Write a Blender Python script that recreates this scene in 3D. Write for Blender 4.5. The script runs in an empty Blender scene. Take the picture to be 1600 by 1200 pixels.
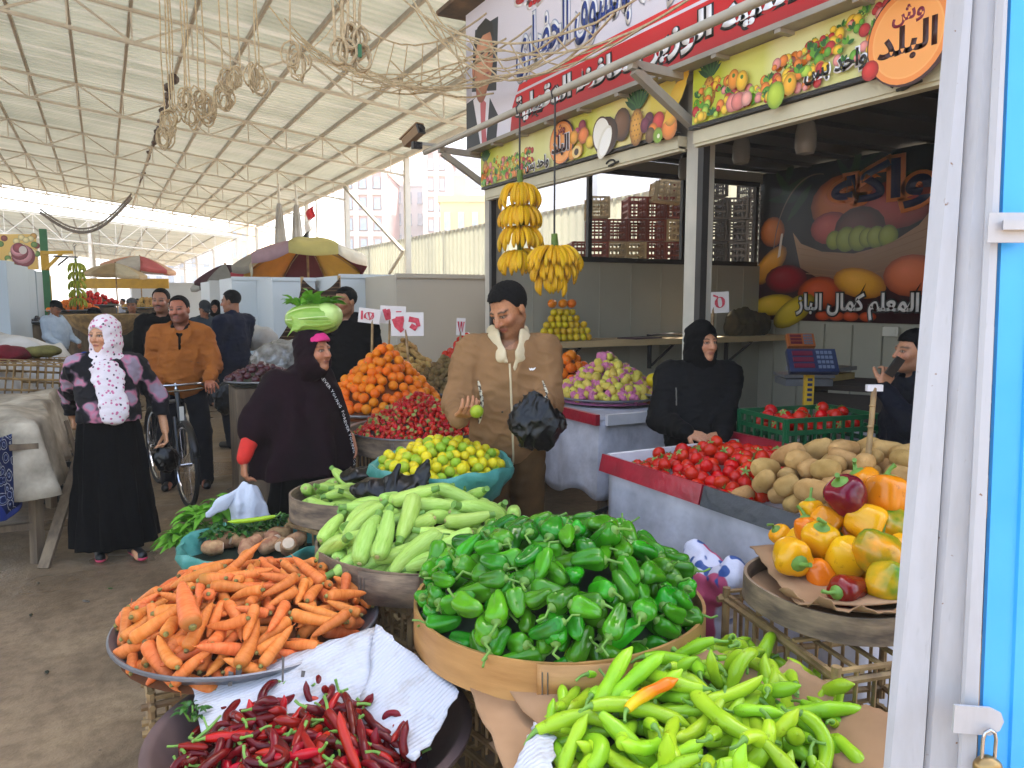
import bpy, math, random
import numpy as np
from mathutils import Vector, Matrix, Quaternion, Euler
R_ = math.radians
SC = bpy.context.scene
COL = SC.collection
# ---------------------------------------------------------------- camera, sky, sun, exposure
CAM = Vector((0, 0, 1.7)); YAW = R_(27.9); PIT = R_(-6.33)
_cd = bpy.data.cameras.new('camera'); _co = bpy.data.objects.new('camera', _cd); COL.objects.link(_co)
_co.location = CAM; _co.rotation_euler = (math.pi/2 + PIT, 0, -YAW)
_cd.sensor_width = 36; _cd.lens = 27; _cd.clip_end = 2000; _cd.clip_start = .05
SC.camera = _co
SUN_EL, SUN_AZ = R_(52), R_(62)          # azimuth clockwise from +Y
w = bpy.data.worlds.new('World'); SC.world = w; w.use_nodes = True
nt = w.node_tree; bg = nt.nodes['Background']
sk = nt.nodes.new('ShaderNodeTexSky'); sk.sky_type = 'NISHITA'; sk.sun_disc = False
sk.sun_elevation = SUN_EL; sk.sun_rotation = SUN_AZ; sk.dust_density = 4.0; sk.air_density = 1.2; sk.ozone_density = .6
nt.links.new(sk.outputs[0], bg.inputs[0]); bg.inputs[1].default_value = .15
sl = bpy.data.lights.new('sun', 'SUN'); so = bpy.data.objects.new('sun', sl); COL.objects.link(so)
sl.energy = 4.5; sl.angle = R_(.6); sl.color = (1, .93, .82)
_sd = Vector((math.sin(SUN_AZ)*math.cos(SUN_EL), math.cos(SUN_AZ)*math.cos(SUN_EL), math.sin(SUN_EL)))
so.rotation_euler = _sd.to_track_quat('Z', 'Y').to_euler()
SC.view_settings.view_transform = 'Standard'; SC.view_settings.look = 'None'
SC.view_settings.exposure = 2.55; SC.view_settings.gamma = 1
SC.cycles.max_bounces = 8; SC.cycles.diffuse_bounces = 4; SC.cycles.glossy_bounces = 3; SC.cycles.transmission_bounces = 6
SC.cycles.use_denoising = True; SC.cycles.sample_clamp_indirect = 4
# ---------------------------------------------------------------- pixel helpers (real positions measured from the photograph)
_f = Vector((math.sin(YAW)*math.cos(PIT), math.cos(YAW)*math.cos(PIT), math.sin(PIT)))
_r = Vector((math.cos(YAW), -math.sin(YAW), 0)); _u = _r.cross(_f)
def ray(px, py): return _f + _r*((px-800)/1200) + _u*((600-py)/1200)
def PD(px, py, d): return CAM + ray(px, py)*d
def PZ(px, py, z): v = ray(px, py); return CAM + v*((z-1.7)/v.z)
def PX(px, py, x): v = ray(px, py); return CAM + v*(x/v.x)
def PY(px, py, y): v = ray(px, py); return CAM + v*(y/v.y)
# ---------------------------------------------------------------- materials
def lin(h):
    if not isinstance(h, str): return tuple(h)[:3]
    h = h.lstrip('#'); o = []
    for i in (0, 2, 4):
        c = int(h[i:i+2], 16)/255
        o.append(c/12.92 if c <= .04045 else ((c+.055)/1.055)**2.4)
    return tuple(o)
_mc = {}
class NT:
    def __init__(s, name):
        s.m = bpy.data.materials.new(name); s.m.use_nodes = True; s.t = s.m.node_tree
        s.b = s.t.nodes['Principled BSDF']; s.out = s.t.nodes['Material Output']
    def n(s, typ, **kw):
        x = s.t.nodes.new('ShaderNode'+typ)
        for k, v in kw.items():
            if k.startswith('i_'):
                k = k[2:]; x.inputs[int(k) if k.isdigit() else k.replace('_', ' ')].default_value = v
            else: setattr(x, k, v)
        return x
    def l(s, a, b): s.t.links.new(a, b)
    def coord(s, kind='Object', scale=(1, 1, 1)):
        c = s.n('TexCoord'); mp = s.n('Mapping'); mp.inputs['Scale'].default_value = scale
        s.l(c.outputs[kind], mp.inputs[0]); return mp.outputs[0]
    def noise(s, vec, scale, detail=4, rough=.55):
        x = s.n('TexNoise'); x.inputs['Scale'].default_value = scale; x.inputs['Detail'].default_value = detail; x.inputs['Roughness'].default_value = rough
        s.l(vec, x.inputs['Vector']); return x.outputs['Fac']
    def ramp(s, fac, stops, const=False):
        x = s.n('ValToRGB'); cr = x.color_ramp
        if const: cr.interpolation = 'CONSTANT'
        while len(cr.elements) < len(stops): cr.elements.new(.5)
        for e, (p, c) in zip(cr.elements, stops):
            e.position = p; e.color = (*lin(c), 1)
        s.l(fac, x.inputs[0]); return x.outputs[0]
    def mix(s, fac, a, b, mode='MIX'):
        x = s.n('Mix', data_type='RGBA', blend_type=mode)
        for v, i in ((fac, 0), (a, 6), (b, 7)):
            if isinstance(v, (int, float)): x.inputs[i].default_value = v
            elif isinstance(v, (tuple, str)): x.inputs[i].default_value = (*lin(v), 1)
            else: s.l(v, x.inputs[i])
        return x.outputs[2]
    def mathn(s, op, a, b=0.):
        x = s.n('Math', operation=op)
        for v, i in ((a, 0), (b, 1)):
            if isinstance(v, (int, float)): x.inputs[i].default_value = v
            else: s.l(v, x.inputs[i])
        return x.outputs[0]
    def fin(s, col, rough=.6, bump=None, bstr=.2, bdist=.01, metal=0, spec=.5, coat=0, sss=0, transm=0, tint=None):
        b = s.b
        if isinstance(col, (tuple, str)): b.inputs['Base Color'].default_value = (*lin(col), 1)
        else: s.l(col, b.inputs['Base Color'])
        if isinstance(rough, (int, float)): b.inputs['Roughness'].default_value = rough
        else: s.l(rough, b.inputs['Roughness'])
        b.inputs['Metallic'].default_value = metal; b.inputs['Specular IOR Level'].default_value = spec
        b.inputs['Coat Weight'].default_value = coat; b.inputs['Coat Roughness'].default_value = .12
        if sss: b.inputs['Subsurface Weight'].default_value = sss; b.inputs['Subsurface Radius'].default_value = (.01, .004, .002); b.inputs['Subsurface Scale'].default_value = .6
        if bump is not None:
            x = s.n('Bump'); x.inputs['Strength'].default_value = bstr; x.inputs['Distance'].default_value = bdist
            s.l(bump, x.inputs['Height']); s.l(x.outputs[0], b.inputs['Normal'])
        if transm:
            tr = s.n('BsdfTranslucent'); mx = s.n('MixShader'); mx.inputs[0].default_value = transm
            if tint is not None: tr.inputs[0].default_value = (*lin(tint), 1)
            elif isinstance(col, (tuple, str)): tr.inputs[0].default_value = (*lin(col), 1)
            else: s.l(col, tr.inputs[0])
            s.l(b.outputs[0], mx.inputs[1]); s.l(tr.outputs[0], mx.inputs[2]); s.l(mx.outputs[0], s.out.inputs[0])
        return s.m
def M(name, col=None, rough=.6, var=.25, scale=6, bump=.15, bscale=40, bdist=.004, col2=None, rv=0, rh=0, metal=0, spec=.5, coat=0, sss=0, transm=0, sc3=(1, 1, 1), vcol=False, rs=0, thr=(.35, .65)):
    if name in _mc: return _mc[name]
    t = NT(name); v = t.coord('Object', sc3)
    base = None
    if vcol:
        a = t.n('Attribute', attribute_name='Col'); base = a.outputs['Color']
    if col2 is not None or var:
        f = t.noise(v, scale)
        rmp = t.n('MapRange'); rmp.inputs[1].default_value = thr[0]; rmp.inputs[2].default_value = thr[1]; t.l(f, rmp.inputs[0])
        fac = rmp.outputs[0]
        if vcol: c = t.mix(fac, base, t.mix(1., base, tuple([1-var]*3), 'MULTIPLY'))
        else:
            c1 = lin(col); c2 = lin(col2) if col2 is not None else tuple(x*(1-var) for x in c1)
            c = t.mix(fac, c1, c2)
    else: c = base if vcol else lin(col)
    if rv or rh or rs:
        if isinstance(c, tuple):
            rgb = t.n('RGB'); rgb.outputs[0].default_value = (*c, 1); c = rgb.outputs[0]
        oi = t.n('ObjectInfo'); hs = t.n('HueSaturation')
        r2 = t.n('TexWhiteNoise', noise_dimensions='1D'); t.l(oi.outputs['Random'], r2.inputs['W'])
        t.l(t.mathn('ADD', t.mathn('MULTIPLY', oi.outputs['Random'], 2*rv), 1-rv), hs.inputs['Value'])
        t.l(t.mathn('ADD', t.mathn('MULTIPLY', r2.outputs['Value'], 2*rh), .5-rh), hs.inputs['Hue'])
        if rs: t.l(t.mathn('ADD', t.mathn('MULTIPLY', r2.outputs['Value'], -rs), 1.), hs.inputs['Saturation'])
        t.l(c, hs.inputs['Color']); c = hs.outputs[0]
    bp = t.noise(v, bscale, 3) if bump else None
    _mc[name] = t.fin(c, rough, bp, bump, bdist, metal, spec, coat, sss, transm)
    return _mc[name]
# ---------------------------------------------------------------- mesh builder
def rotm(axis_to, axis_from=Vector((0, 0, 1))):
    return axis_from.rotation_difference(Vector(axis_to).normalized()).to_matrix()
class MB:
    def __init__(s): s.v = []; s.f = []; s.mi = []; s.c = []; s.cur = 0; s.col = (1, 1, 1)
    def add(s, vs, fs, mi=None, cols=None):
        o = len(s.v); s.v += [tuple(p) for p in vs]; s.f += [tuple(i+o for i in f) for f in fs]
        s.mi += [s.cur if mi is None else mi]*len(fs)
        s.c += list(cols) if cols is not None else [s.col]*len(vs)
        return s
    def box(s, c, sz, rz=0, rot=None, mi=None):
        x, y, z = [a/2 for a in sz]
        m = rot if rot is not None else Matrix.Rotation(rz, 3, 'Z')
        vs = [Vector(c)+m@Vector(p) for p in ((-x, -y, -z), (x, -y, -z), (x, y, -z), (-x, y, -z), (-x, -y, z), (x, -y, z), (x, y, z), (-x, y, z))]
        return s.add(vs, [(0, 3, 2, 1), (4, 5, 6, 7), (0, 1, 5, 4), (1, 2, 6, 5), (2, 3, 7, 6), (3, 0, 4, 7)], mi)
    def bar(s, a, b, w, h=None, mi=None, up=Vector((0, 0, 1))):
        a = Vector(a); b = Vector(b); h = h or w; d = (b-a); L = d.length
        if L < 1e-6: return s
        d /= L; x = d.cross(up)
        if x.length < 1e-4: x = d.cross(Vector((1, 0, 0)))
        x.normalize(); y = x.cross(d)
        m = Matrix((x, d, y)).transposed()
        return s.box((a+b)/2, (w, L, h), rot=m, mi=mi)
    def tube(s, pts, r, seg=8, mi=None, caps=True, closed=False):
        pts = [Vector(p) for p in pts]; n = len(pts)
        rr = r if isinstance(r, (list, tuple)) else [r]*n
        vs = []; fs = []; X = None
        for i, p in enumerate(pts):
            t = (pts[(i+1) % n]-pts[i-1]) if closed else (pts[min(i+1, n-1)]-pts[max(i-1, 0)])
            if t.length < 1e-9: t = Vector((0, 0, 1))
            t.normalize()
            if X is None: X = t.orthogonal().normalized()
            else:
                X = X-t*X.dot(t)
                X = X.normalized() if X.length > 1e-6 else t.orthogonal().normalized()
            Y = t.cross(X)
            for k in range(seg):
                a = 2*math.pi*k/seg; vs.append(p+(X*math.cos(a)+Y*math.sin(a))*rr[i])
        m = n if closed else n-1
        for i in range(m):
            j = (i+1) % n
            for k in range(seg):
                k2 = (k+1) % seg; fs.append((i*seg+k, i*seg+k2, j*seg+k2, j*seg+k))
        if caps and not closed:
            fs.append(tuple(range(seg-1, -1, -1))); fs.append(tuple((n-1)*seg+k for k in range(seg)))
        return s.add(vs, fs, mi)
    def lathe(s, prof, seg=32, c=(0, 0, 0), mi=None, fn=None, closed=False, rot=None):
        # prof: [(r, z)] ; fn(r, z, ang) -> (r, z)
        vs = []; fs = []; n = len(prof); c = Vector(c)
        for i, (r, z) in enumerate(prof):
            for k in range(seg):
                a = 2*math.pi*k/seg; r2, z2 = fn(r, z, a) if fn else (r, z)
                p = Vector((r2*math.cos(a), r2*math.sin(a), z2))
                vs.append(c+(rot@p if rot is not None else p))
        for i in range(n if closed else n-1):
            j = (i+1) % n
            for k in range(seg):
                k2 = (k+1) % seg; fs.append((i*seg+k, i*seg+k2, j*seg+k2, j*seg+k))
        return s.add(vs, fs, mi)
    def grid(s, fn, nu, nv, mi=None, thick=0, colfn=None):
        vs = [Vector(fn(i/nu, j/nv)) for j in range(nv+1) for i in range(nu+1)]
        W = nu+1
        fs = [(j*W+i, j*W+i+1, (j+1)*W+i+1, (j+1)*W+i) for j in range(nv) for i in range(nu)]
        cols = [colfn(i/nu, j/nv) for j in range(nv+1) for i in range(nu+1)] if colfn else None
        return s.add(vs, fs, mi, cols)
    def ell(s, c, r, seg=12, rings=8, rot=None, mi=None):
        vs = []; fs = []; c = Vector(c)
        r = (r, r, r) if isinstance(r, (int, float)) else r
        for i in range(1, rings):
            t = math.pi*i/rings
            for k in range(seg):
                a = 2*math.pi*k/seg
                p = Vector((r[0]*math.sin(t)*math.cos(a), r[1]*math.sin(t)*math.sin(a), r[2]*math.cos(t)))
                vs.append(c+(rot@p if rot is not None else p))
        for z in (r[2], -r[2]):
            p = Vector((0, 0, z)); vs.append(c+(rot@p if rot is not None else p))
        N = (rings-1)*seg
        for i in range(rings-2):
            for k in range(seg):
                k2 = (k+1) % seg; fs.append((i*seg+k, (i+1)*seg+k, (i+1)*seg+k2, i*seg+k2))
        for k in range(seg):
            k2 = (k+1) % seg; fs.append((k, k2, N)); fs.append(((rings-2)*seg+k2, (rings-2)*seg+k, N+1))
        return s.add(vs, fs, mi)
    def prism(s, poly, th, fr, mi=None):
        # polygon (2D) extruded by th; fr = (origin, U, V); normal = U x V, front face on the normal side
        o, U, V = Vector(fr[0]), Vector(fr[1]), Vector(fr[2]); N = U.cross(V).normalized(); n = len(poly)
        A = [o+U*x+V*y for x, y in poly]; B = [p-N*th for p in A]
        return s.add(A+B, [tuple(range(n)), tuple(range(2*n-1, n-1, -1))]+[(i, i+n, (i+1) % n+n, (i+1) % n) for i in range(n)], mi)
    def build(s, name, mats, parent=None, smooth=True, angle=50, solid=0):
        me = bpy.data.meshes.new(name)
        me.from_pydata(s.v, [], s.f); me.update()
        mats = mats if isinstance(mats, (list, tuple)) else [mats]
        for m in mats: me.materials.append(m)
        if len(mats) > 1: me.polygons.foreach_set('material_index', s.mi)
        at = me.color_attributes.new('Col', 'FLOAT_COLOR', 'POINT')
        at.data.foreach_set('color', np.array([(*c, 1) for c in s.c], dtype=np.float32).ravel())
        if smooth:
            me.polygons.foreach_set('use_smooth', [True]*len(s.f))
            try: me.set_sharp_from_angle(angle=R_(angle))
            except Exception: pass
        o = bpy.data.objects.new(name, me); COL.objects.link(o)
        if parent is not None: o.parent = parent
        if solid:
            md = o.modifiers.new('solid', 'SOLIDIFY'); md.thickness = solid; md.offset = 0
        return o
def tag(o, label=None, cat=None, group=None, kind=None):
    if label: o['label'] = label
    if cat: o['category'] = cat
    if group: o['group'] = group
    if kind: o['kind'] = kind
    return o
def thing(name, label, cat, loc=(0, 0, 0), rz=0, group=None):
    o = bpy.data.objects.new(name, None); COL.objects.link(o); o.empty_display_size = .1
    o.location = loc; o.rotation_euler = (0, 0, rz)
    return tag(o, label, cat, group)
_kids = {}
def copy_tree(o, parent=None, label=None, group=None):
    c = o.copy(); COL.objects.link(c)
    if parent is not None: c.parent = parent
    if label: c['label'] = label
    if group: c['group'] = group
    for ch in o.children: copy_tree(ch, c)
    return c
def noise3(p, seed=0):
    # cheap smooth noise on an (N,3) array, about -1..1
    rs = np.random.RandomState(seed); o = 0
    for i in range(6):
        d = rs.randn(3); d /= np.linalg.norm(d); f = 1+rs.rand()*1.6
        o = o+np.sin(p@d*f*2*math.pi+rs.rand()*7)*np.cos(p@np.roll(d, 1)*f*4+rs.rand()*7)
    return o/3
# ---------------------------------------------------------------- Arabic lettering
_AR = {}
for _ch, _st, _du in [('ا', 0xFE8D, 0), ('ب', 0xFE8F, 1), ('ة', 0xFE93, 0), ('ت', 0xFE95, 1), ('ج', 0xFE9D, 1), ('ح', 0xFEA1, 1), ('خ', 0xFEA5, 1), ('د', 0xFEA9, 0), ('ر', 0xFEAD, 0), ('ز', 0xFEAF, 0), ('س', 0xFEB1, 1), ('ش', 0xFEB5, 1), ('ص', 0xFEB9, 1), ('ض', 0xFEBD, 1), ('ط', 0xFEC1, 1), ('ظ', 0xFEC5, 1), ('ع', 0xFEC9, 1), ('ف', 0xFED1, 1), ('ق', 0xFED5, 1), ('ك', 0xFED9, 1), ('ل', 0xFEDD, 1), ('م', 0xFEE1, 1), ('ن', 0xFEE5, 1), ('ه', 0xFEE9, 1), ('و', 0xFEED, 0), ('ى', 0xFEEF, 0), ('ي', 0xFEF1, 1)]:
    _AR[_ch] = (_st, _du)
def arab(t):
    out = []; i = 0
    while i < len(t):
        c = t[i]
        if c not in _AR: out.append(c); i += 1; continue
        prev = i > 0 and t[i-1] in _AR and _AR[t[i-1]][1]
        if c == 'ل' and i+1 < len(t) and t[i+1] == 'ا':
            out.append(chr(0xFEFC if prev else 0xFEFB)); i += 2; continue
        st, du = _AR[c]; nxt = du and i+1 < len(t) and t[i+1] in _AR
        k = (3 if nxt else 1) if prev else (2 if nxt else 0)
        out.append(chr(st+k)); i += 1
    return ''.join(reversed(out))
def lettering(name, text, fr, width, height, mat, parent, off=0., lift=.002, align=(.5, .5), depth=.0008, squash=True):
    """text fitted into width x height on the frame fr=(origin,U,V) as a flat mesh"""
    cu = bpy.data.curves.new(name, 'FONT'); cu.body = text; cu.resolution_u = 2
    o = bpy.data.objects.new(name, cu); COL.objects.link(o)
    bpy.context.view_layer.update(); dg = bpy.context.evaluated_depsgraph_get()
    me0 = bpy.data.meshes.new_from_object(o.evaluated_get(dg))
    P0 = np.array([v.co[:] for v in me0.vertices]); lo, hi = P0.min(0), P0.max(0)
    if off:
        cu.offset = off; bpy.context.view_layer.update(); dg = bpy.context.evaluated_depsgraph_get()
        me = bpy.data.meshes.new_from_object(o.evaluated_get(dg))
    else: me = me0
    bpy.data.objects.remove(o); bpy.data.curves.remove(cu)
    O, U, V = Vector(fr[0]), Vector(fr[1]), Vector(fr[2]); N = U.cross(V).normalized()
    sx = width/(hi[0]-lo[0]); sy = height/(hi[1]-lo[1])
    for v in me.vertices:
        x = (v.co.x-(lo[0]+hi[0])/2)*sx; y = (v.co.y-(lo[1]+hi[1])/2)*sy
        v.co = O+U*(x+(.5-align[0])*width)+V*(y+(.5-align[1])*height)+N*lift
    me.materials.clear(); me.materials.append(mat); me.name = name
    ob = bpy.data.objects.new(name, me); COL.objects.link(ob); ob.parent = parent
    md = ob.modifiers.new('solid', 'SOLIDIFY'); md.thickness = depth; md.offset = 0
    return ob
# ---------------------------------------------------------------- signed-distance modelling for bodies, clothes, bags
class SD:
    def __init__(s): s.p = []; s.post = []; s.pts = []
    def _b(s, pts, r):
        a = np.array([list(q) for q in pts], dtype=np.float32); return a.min(0)-r, a.max(0)+r
    def ell(s, c, r, k=.02, sub=False, rot=None):
        c = np.array(list(c), np.float32); r = np.array([r]*3 if isinstance(r, (int, float)) else list(r), np.float32)
        Rm = np.array(rot, np.float32) if rot is not None else None
        def fn(P):
            q = P-c
            if Rm is not None: q = q@Rm
            k0 = np.linalg.norm(q/r, axis=1); k1 = np.linalg.norm(q/(r*r), axis=1)+1e-9
            return k0*(k0-1)/k1
        s.p.append((fn, k, sub, *s._b([c], float(r.max())))); return s
    def cap(s, a, b, ra, rb=None, k=.02, sub=False, flat=None):
        a = np.array(list(a), np.float32); b = np.array(list(b), np.float32); rb = ra if rb is None else rb
        ba = b-a; L2 = float(ba@ba)+1e-12
        def fn(P):
            q = P-a
            if flat is not None:
                nv = np.array(list(flat[0]), np.float32); nv /= np.linalg.norm(nv)
                bb = ba-nv*(ba@nv); t = np.clip((q@ba)/L2, 0, 1)
                d = q-t[:, None]*ba; e = d@nv; d = d+np.outer(e*(1/flat[1]-1), nv)
                return (np.linalg.norm(d, axis=1)-(ra+(rb-ra)*t))*(flat[1]**.5)
            t = np.clip((q@ba)/L2, 0, 1)
            return np.linalg.norm(q-t[:, None]*ba, axis=1)-(ra+(rb-ra)*t)
        s.p.append((fn, k, sub, *s._b([a, b], max(ra, rb)))); return s
    def chain(s, pts, rs, k=.02, flat=None):
        for i in range(len(pts)-1): s.cap(pts[i], pts[i+1], rs[i], rs[i+1], k, flat=flat)
        return s
    def fn(s, f, lo, hi, k=.02, sub=False): s.p.append((f, k, sub, np.array(lo, np.float32), np.array(hi, np.float32))); return s
    def ev(s, P):
        d = np.full(len(P), .3, np.float32)
        for f, k, sub, lo, hi in s.p:
            m = k+.09
            idx = np.nonzero(((P > lo-m) & (P < hi+m)).all(1))[0]
            if not len(idx): continue
            e = f(P[idx]).astype(np.float32); c = d[idx]
            if sub: e = -e; h = np.clip(.5-.5*(c-e)/k, 0, 1); d[idx] = c*(1-h)+e*h+k*h*(1-h)
            else: h = np.clip(.5+.5*(c-e)/k, 0, 1); d[idx] = c*(1-h)+e*h-k*h*(1-h)
        for g in s.post: d = g(P, d)
        return d
    def cutz(s, z, above=False):
        s.post.append((lambda P, d: np.maximum(d, (P[:, 2]-z) if above else (z-P[:, 2])))); return s
    def cutp(s, o, n):
        o = np.array(list(o), np.float32); n = np.array(list(n), np.float32); n /= np.linalg.norm(n)
        s.post.append(lambda P, d: np.maximum(d, (P-o)@n)); return s
    def wrinkle(s, amp, scale, seed=0, squash=(1, 1, 1)):
        sq = np.array(squash, np.float32)*scale
        s.post.append(lambda P, d: np.where(abs(d) < .1, d+amp*noise3(P*sq, seed), d)); return s
    def ridge(s, amp, scale, seed=0, squash=(1, 1, 1)):
        sq = np.array(squash, np.float32)*scale
        s.post.append(lambda P, d: np.where(abs(d) < .1, d+amp*(np.minimum(np.abs(noise3(P*sq, seed)), .5)*2-.6), d)); return s
    def mesh(s, name, h, mats, parent=None, colfn=None, matfn=None):
        adds = [q for q in s.p if not q[2]]
        lo = np.min([q[3] for q in adds], 0)-3*h-.012; hi = np.max([q[4] for q in adds], 0)+3*h+.012
        B = 4; nb = np.ceil((hi-lo)/(h*B)).astype(int)+1
        bi = np.stack(np.meshgrid(*[np.arange(q) for q in nb], indexing='ij'), -1).reshape(-1, 3)
        cen = (lo+(bi+.5)*B*h).astype(np.float32)
        cd = s.ev(cen); act = np.abs(cd) < B*h*.87*2.2+.008
        F = np.repeat(np.repeat(np.repeat(np.where(cd < 0, -1., 1.).astype(np.float32).reshape(nb), B, 0), B, 1), B, 2)
        ab = bi[act]; off = np.stack(np.meshgrid(*[np.arange(B)]*3, indexing='ij'), -1).reshape(-1, 3)
        gi = (ab[:, None, :]*B+off[None]).reshape(-1, 3)
        F[gi[:, 0], gi[:, 1], gi[:, 2]] = s.ev((lo+gi*h).astype(np.float32))
        ins = F < 0
        n = np.array(F.shape)-1
        cs = np.zeros(n, np.int8)
        for a in (0, 1):
            for b in (0, 1):
                for c in (0, 1): cs += ins[a:a+n[0], b:b+n[1], c:c+n[2]]
        ci = np.argwhere((cs > 0) & (cs < 8))
        if not len(ci): return None
        acc = np.zeros((len(ci), 3)); cnt = np.zeros(len(ci))
        cor = [(a, b, c) for a in (0, 1) for b in (0, 1) for c in (0, 1)]
        for p in cor:
            for ax in range(3):
                if p[ax]: continue
                q = list(p); q[ax] = 1
                fa = F[ci[:, 0]+p[0], ci[:, 1]+p[1], ci[:, 2]+p[2]]; fb = F[ci[:, 0]+q[0], ci[:, 1]+q[1], ci[:, 2]+q[2]]
                x = (fa < 0) != (fb < 0)
                t = np.where(x, fa/np.where(x, fa-fb, 1), 0); t = np.clip(t, .02, .98)
                pt = np.array(p, float)[None].repeat(len(ci), 0); pt[:, ax] += t
                acc += pt*x[:, None]; cnt += x
        V = lo+(ci+acc/cnt[:, None])*h
        ids = np.full(n, -1, np.int64); ids[ci[:, 0], ci[:, 1], ci[:, 2]] = np.arange(len(ci))
        faces = []
        for ax in range(3):
            sl0 = [slice(1, n[i]) for i in range(3)]; sl0[ax] = slice(0, n[ax])
            sl1 = list(sl0); sl1[ax] = slice(1, n[ax]+1)
            a = ins[tuple(sl0)]; b = ins[tuple(sl1)]
            e = np.argwhere(a != b)
            if not len(e): continue
            fl = a[e[:, 0], e[:, 1], e[:, 2]]
            base = e.copy()
            for i in range(3):
                if i != ax: base[:, i] += 1
            u, v = [(1, 2), (2, 0), (0, 1)][ax]
            def cell(du, dv):
                q = base.copy(); q[:, u] -= du; q[:, v] -= dv; return ids[q[:, 0], q[:, 1], q[:, 2]]
            quad = np.stack([cell(1, 1), cell(0, 1), cell(0, 0), cell(1, 0)], 1)
            quad[~fl] = quad[~fl][:, ::-1]
            faces.append(quad[(quad >= 0).all(1)])
        Fq = np.concatenate(faces)
        me = bpy.data.meshes.new(name)
        me.vertices.add(len(V)); me.vertices.foreach_set('co', V.astype(np.float32).ravel())
        me.loops.add(Fq.size); me.loops.foreach_set('vertex_index', Fq.ravel().astype(np.int32))
        me.polygons.add(len(Fq)); me.polygons.foreach_set('loop_start', np.arange(0, Fq.size, 4, dtype=np.int32))
        me.polygons.foreach_set('use_smooth', np.ones(len(Fq), bool))
        me.update(calc_edges=True); me.validate()
        mats = mats if isinstance(mats, (list, tuple)) else [mats]
        for m in mats: me.materials.append(m)
        if colfn is not None:
            cl = np.ones((len(V), 4), np.float32); cl[:, :3] = colfn(V)
            at = me.color_attributes.new('Col', 'FLOAT_COLOR', 'POINT'); at.data.foreach_set('color', cl.ravel())
        if matfn is not None and len(me.polygons) == len(Fq):
            me.polygons.foreach_set('material_index', matfn(V[Fq].mean(1)).astype(np.int32))
        o = bpy.data.objects.new(name, me); COL.objects.link(o)
        if parent is not None: o.parent = parent
        return o
# ================================================================= SETTING
rnd = random.Random(7)
def ground_mat():
    t = NT('dusty_ground'); v = t.coord('Object')
    a = t.noise(v, 1.1, 6, .6); b = t.noise(v, 14, 5, .65); c = t.noise(v, 70, 3)
    col = t.ramp(a, [(.3, '#6a5843'), (.5, '#846f56'), (.7, '#9a8466')])
    col = t.mix(t.ramp(b, [(.42, '#000000'), (.62, '#ffffff')]), col, t.mix(1., col, (.72, .7, .68), 'MULTIPLY'))
    vo = t.n('TexVoronoi', feature='F1'); vo.inputs['Scale'].default_value = 9; t.l(v, vo.inputs['Vector'])
    sp = t.ramp(vo.outputs['Distance'], [(.02, '#ffffff'), (.07, '#000000')])
    gate = t.ramp(t.noise(v, 3, 2), [(.52, '#000000'), (.6, '#ffffff')])
    col = t.mix(t.mix(1., sp, gate, 'MULTIPLY'), col, '#3a3128')
    st_ = t.ramp(t.noise(t.coord('Object', (1, .35, 1)), 1.7, 5, .7), [(.5, '#000000'), (.72, '#ffffff')]); col = t.mix(st_, col, t.mix(1., col, (.74, .72, .7), 'MULTIPLY'))
    cr = t.n('TexVoronoi', feature='DISTANCE_TO_EDGE'); cr.inputs['Scale'].default_value = .8; t.l(t.coord('Object'), cr.inputs['Vector']); pass
    wet = t.ramp(t.noise(v, .7, 3), [(.48, '#c8c8c8'), (.64, '#484848')])
    h = t.mathn('ADD', t.mathn('MULTIPLY', b, .7), t.mathn('MULTIPLY', c, .3))
    return t.fin(col, wet, h, .28, .03, spec=.35)
g = MB(); g.grid(lambda a, b: (-400+800*a, -150+900*b, 0), 4, 4)
tag(g.build('ground', ground_mat(), smooth=False), 'dusty brown market floor of trodden earth and concrete', 'ground', kind='structure')
# ---- big market roof
RX, RZ, RS, RY0, RY1 = 8.2, 5.9, .12, 3.6, 47.8
def rz_(x): return RZ+RS*(RX-x)
m_sheet = NT('roof_sheet')
_v = m_sheet.coord('Object'); _n = m_sheet.noise(_v, .5, 4)
_st = m_sheet.noise(m_sheet.coord('Object', (.05, 2.2, 1)), 1., 3)
_c = m_sheet.mix(m_sheet.ramp(_n, [(.35, '#000000'), (.7, '#ffffff')]), '#b9beb2', '#9da296')
_c = m_sheet.mix(m_sheet.ramp(_st, [(.5, '#000000'), (.68, '#ffffff')]), _c, '#c8c8c0')
m_sheet = m_sheet.fin(_c, .5, transm=.07, spec=.3)
m_white = M('white_steel', '#d6d2c6', .45, .12, 3, .05)
m_purl = M('purlin_steel', '#aaa496', .55, .2, 4, .05)
roof = thing('market_roof', 'large pitched market roof of cream corrugated sheets on white steel trusses', 'roof', (0, 0, 0))
def corr(mb, x0, x1, y0, y1, zf, per=.24, h=.035):
    n = int((y1-y0)/per)
    ys = []
    for i in range(n):
        y = y0+i*per; ys += [(y, 0), (y+per*.55, 0), (y+per*.65, h), (y+per*.9, h)]
    ys.append((y1, 0))
    vs = []
    for y, d in ys: vs += [(x0, y, zf(x0)+d), (x1, y, zf(x1)+d)]
    mb.add(vs, [(2*i, 2*i+1, 2*i+3, 2*i+2) for i in range(len(ys)-1)])
b = MB(); corr(b, -14, RX, RY0, RY1, lambda x: rz_(x)+.12); b.build('roof_sheet', m_sheet, roof, smooth=False)
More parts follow.
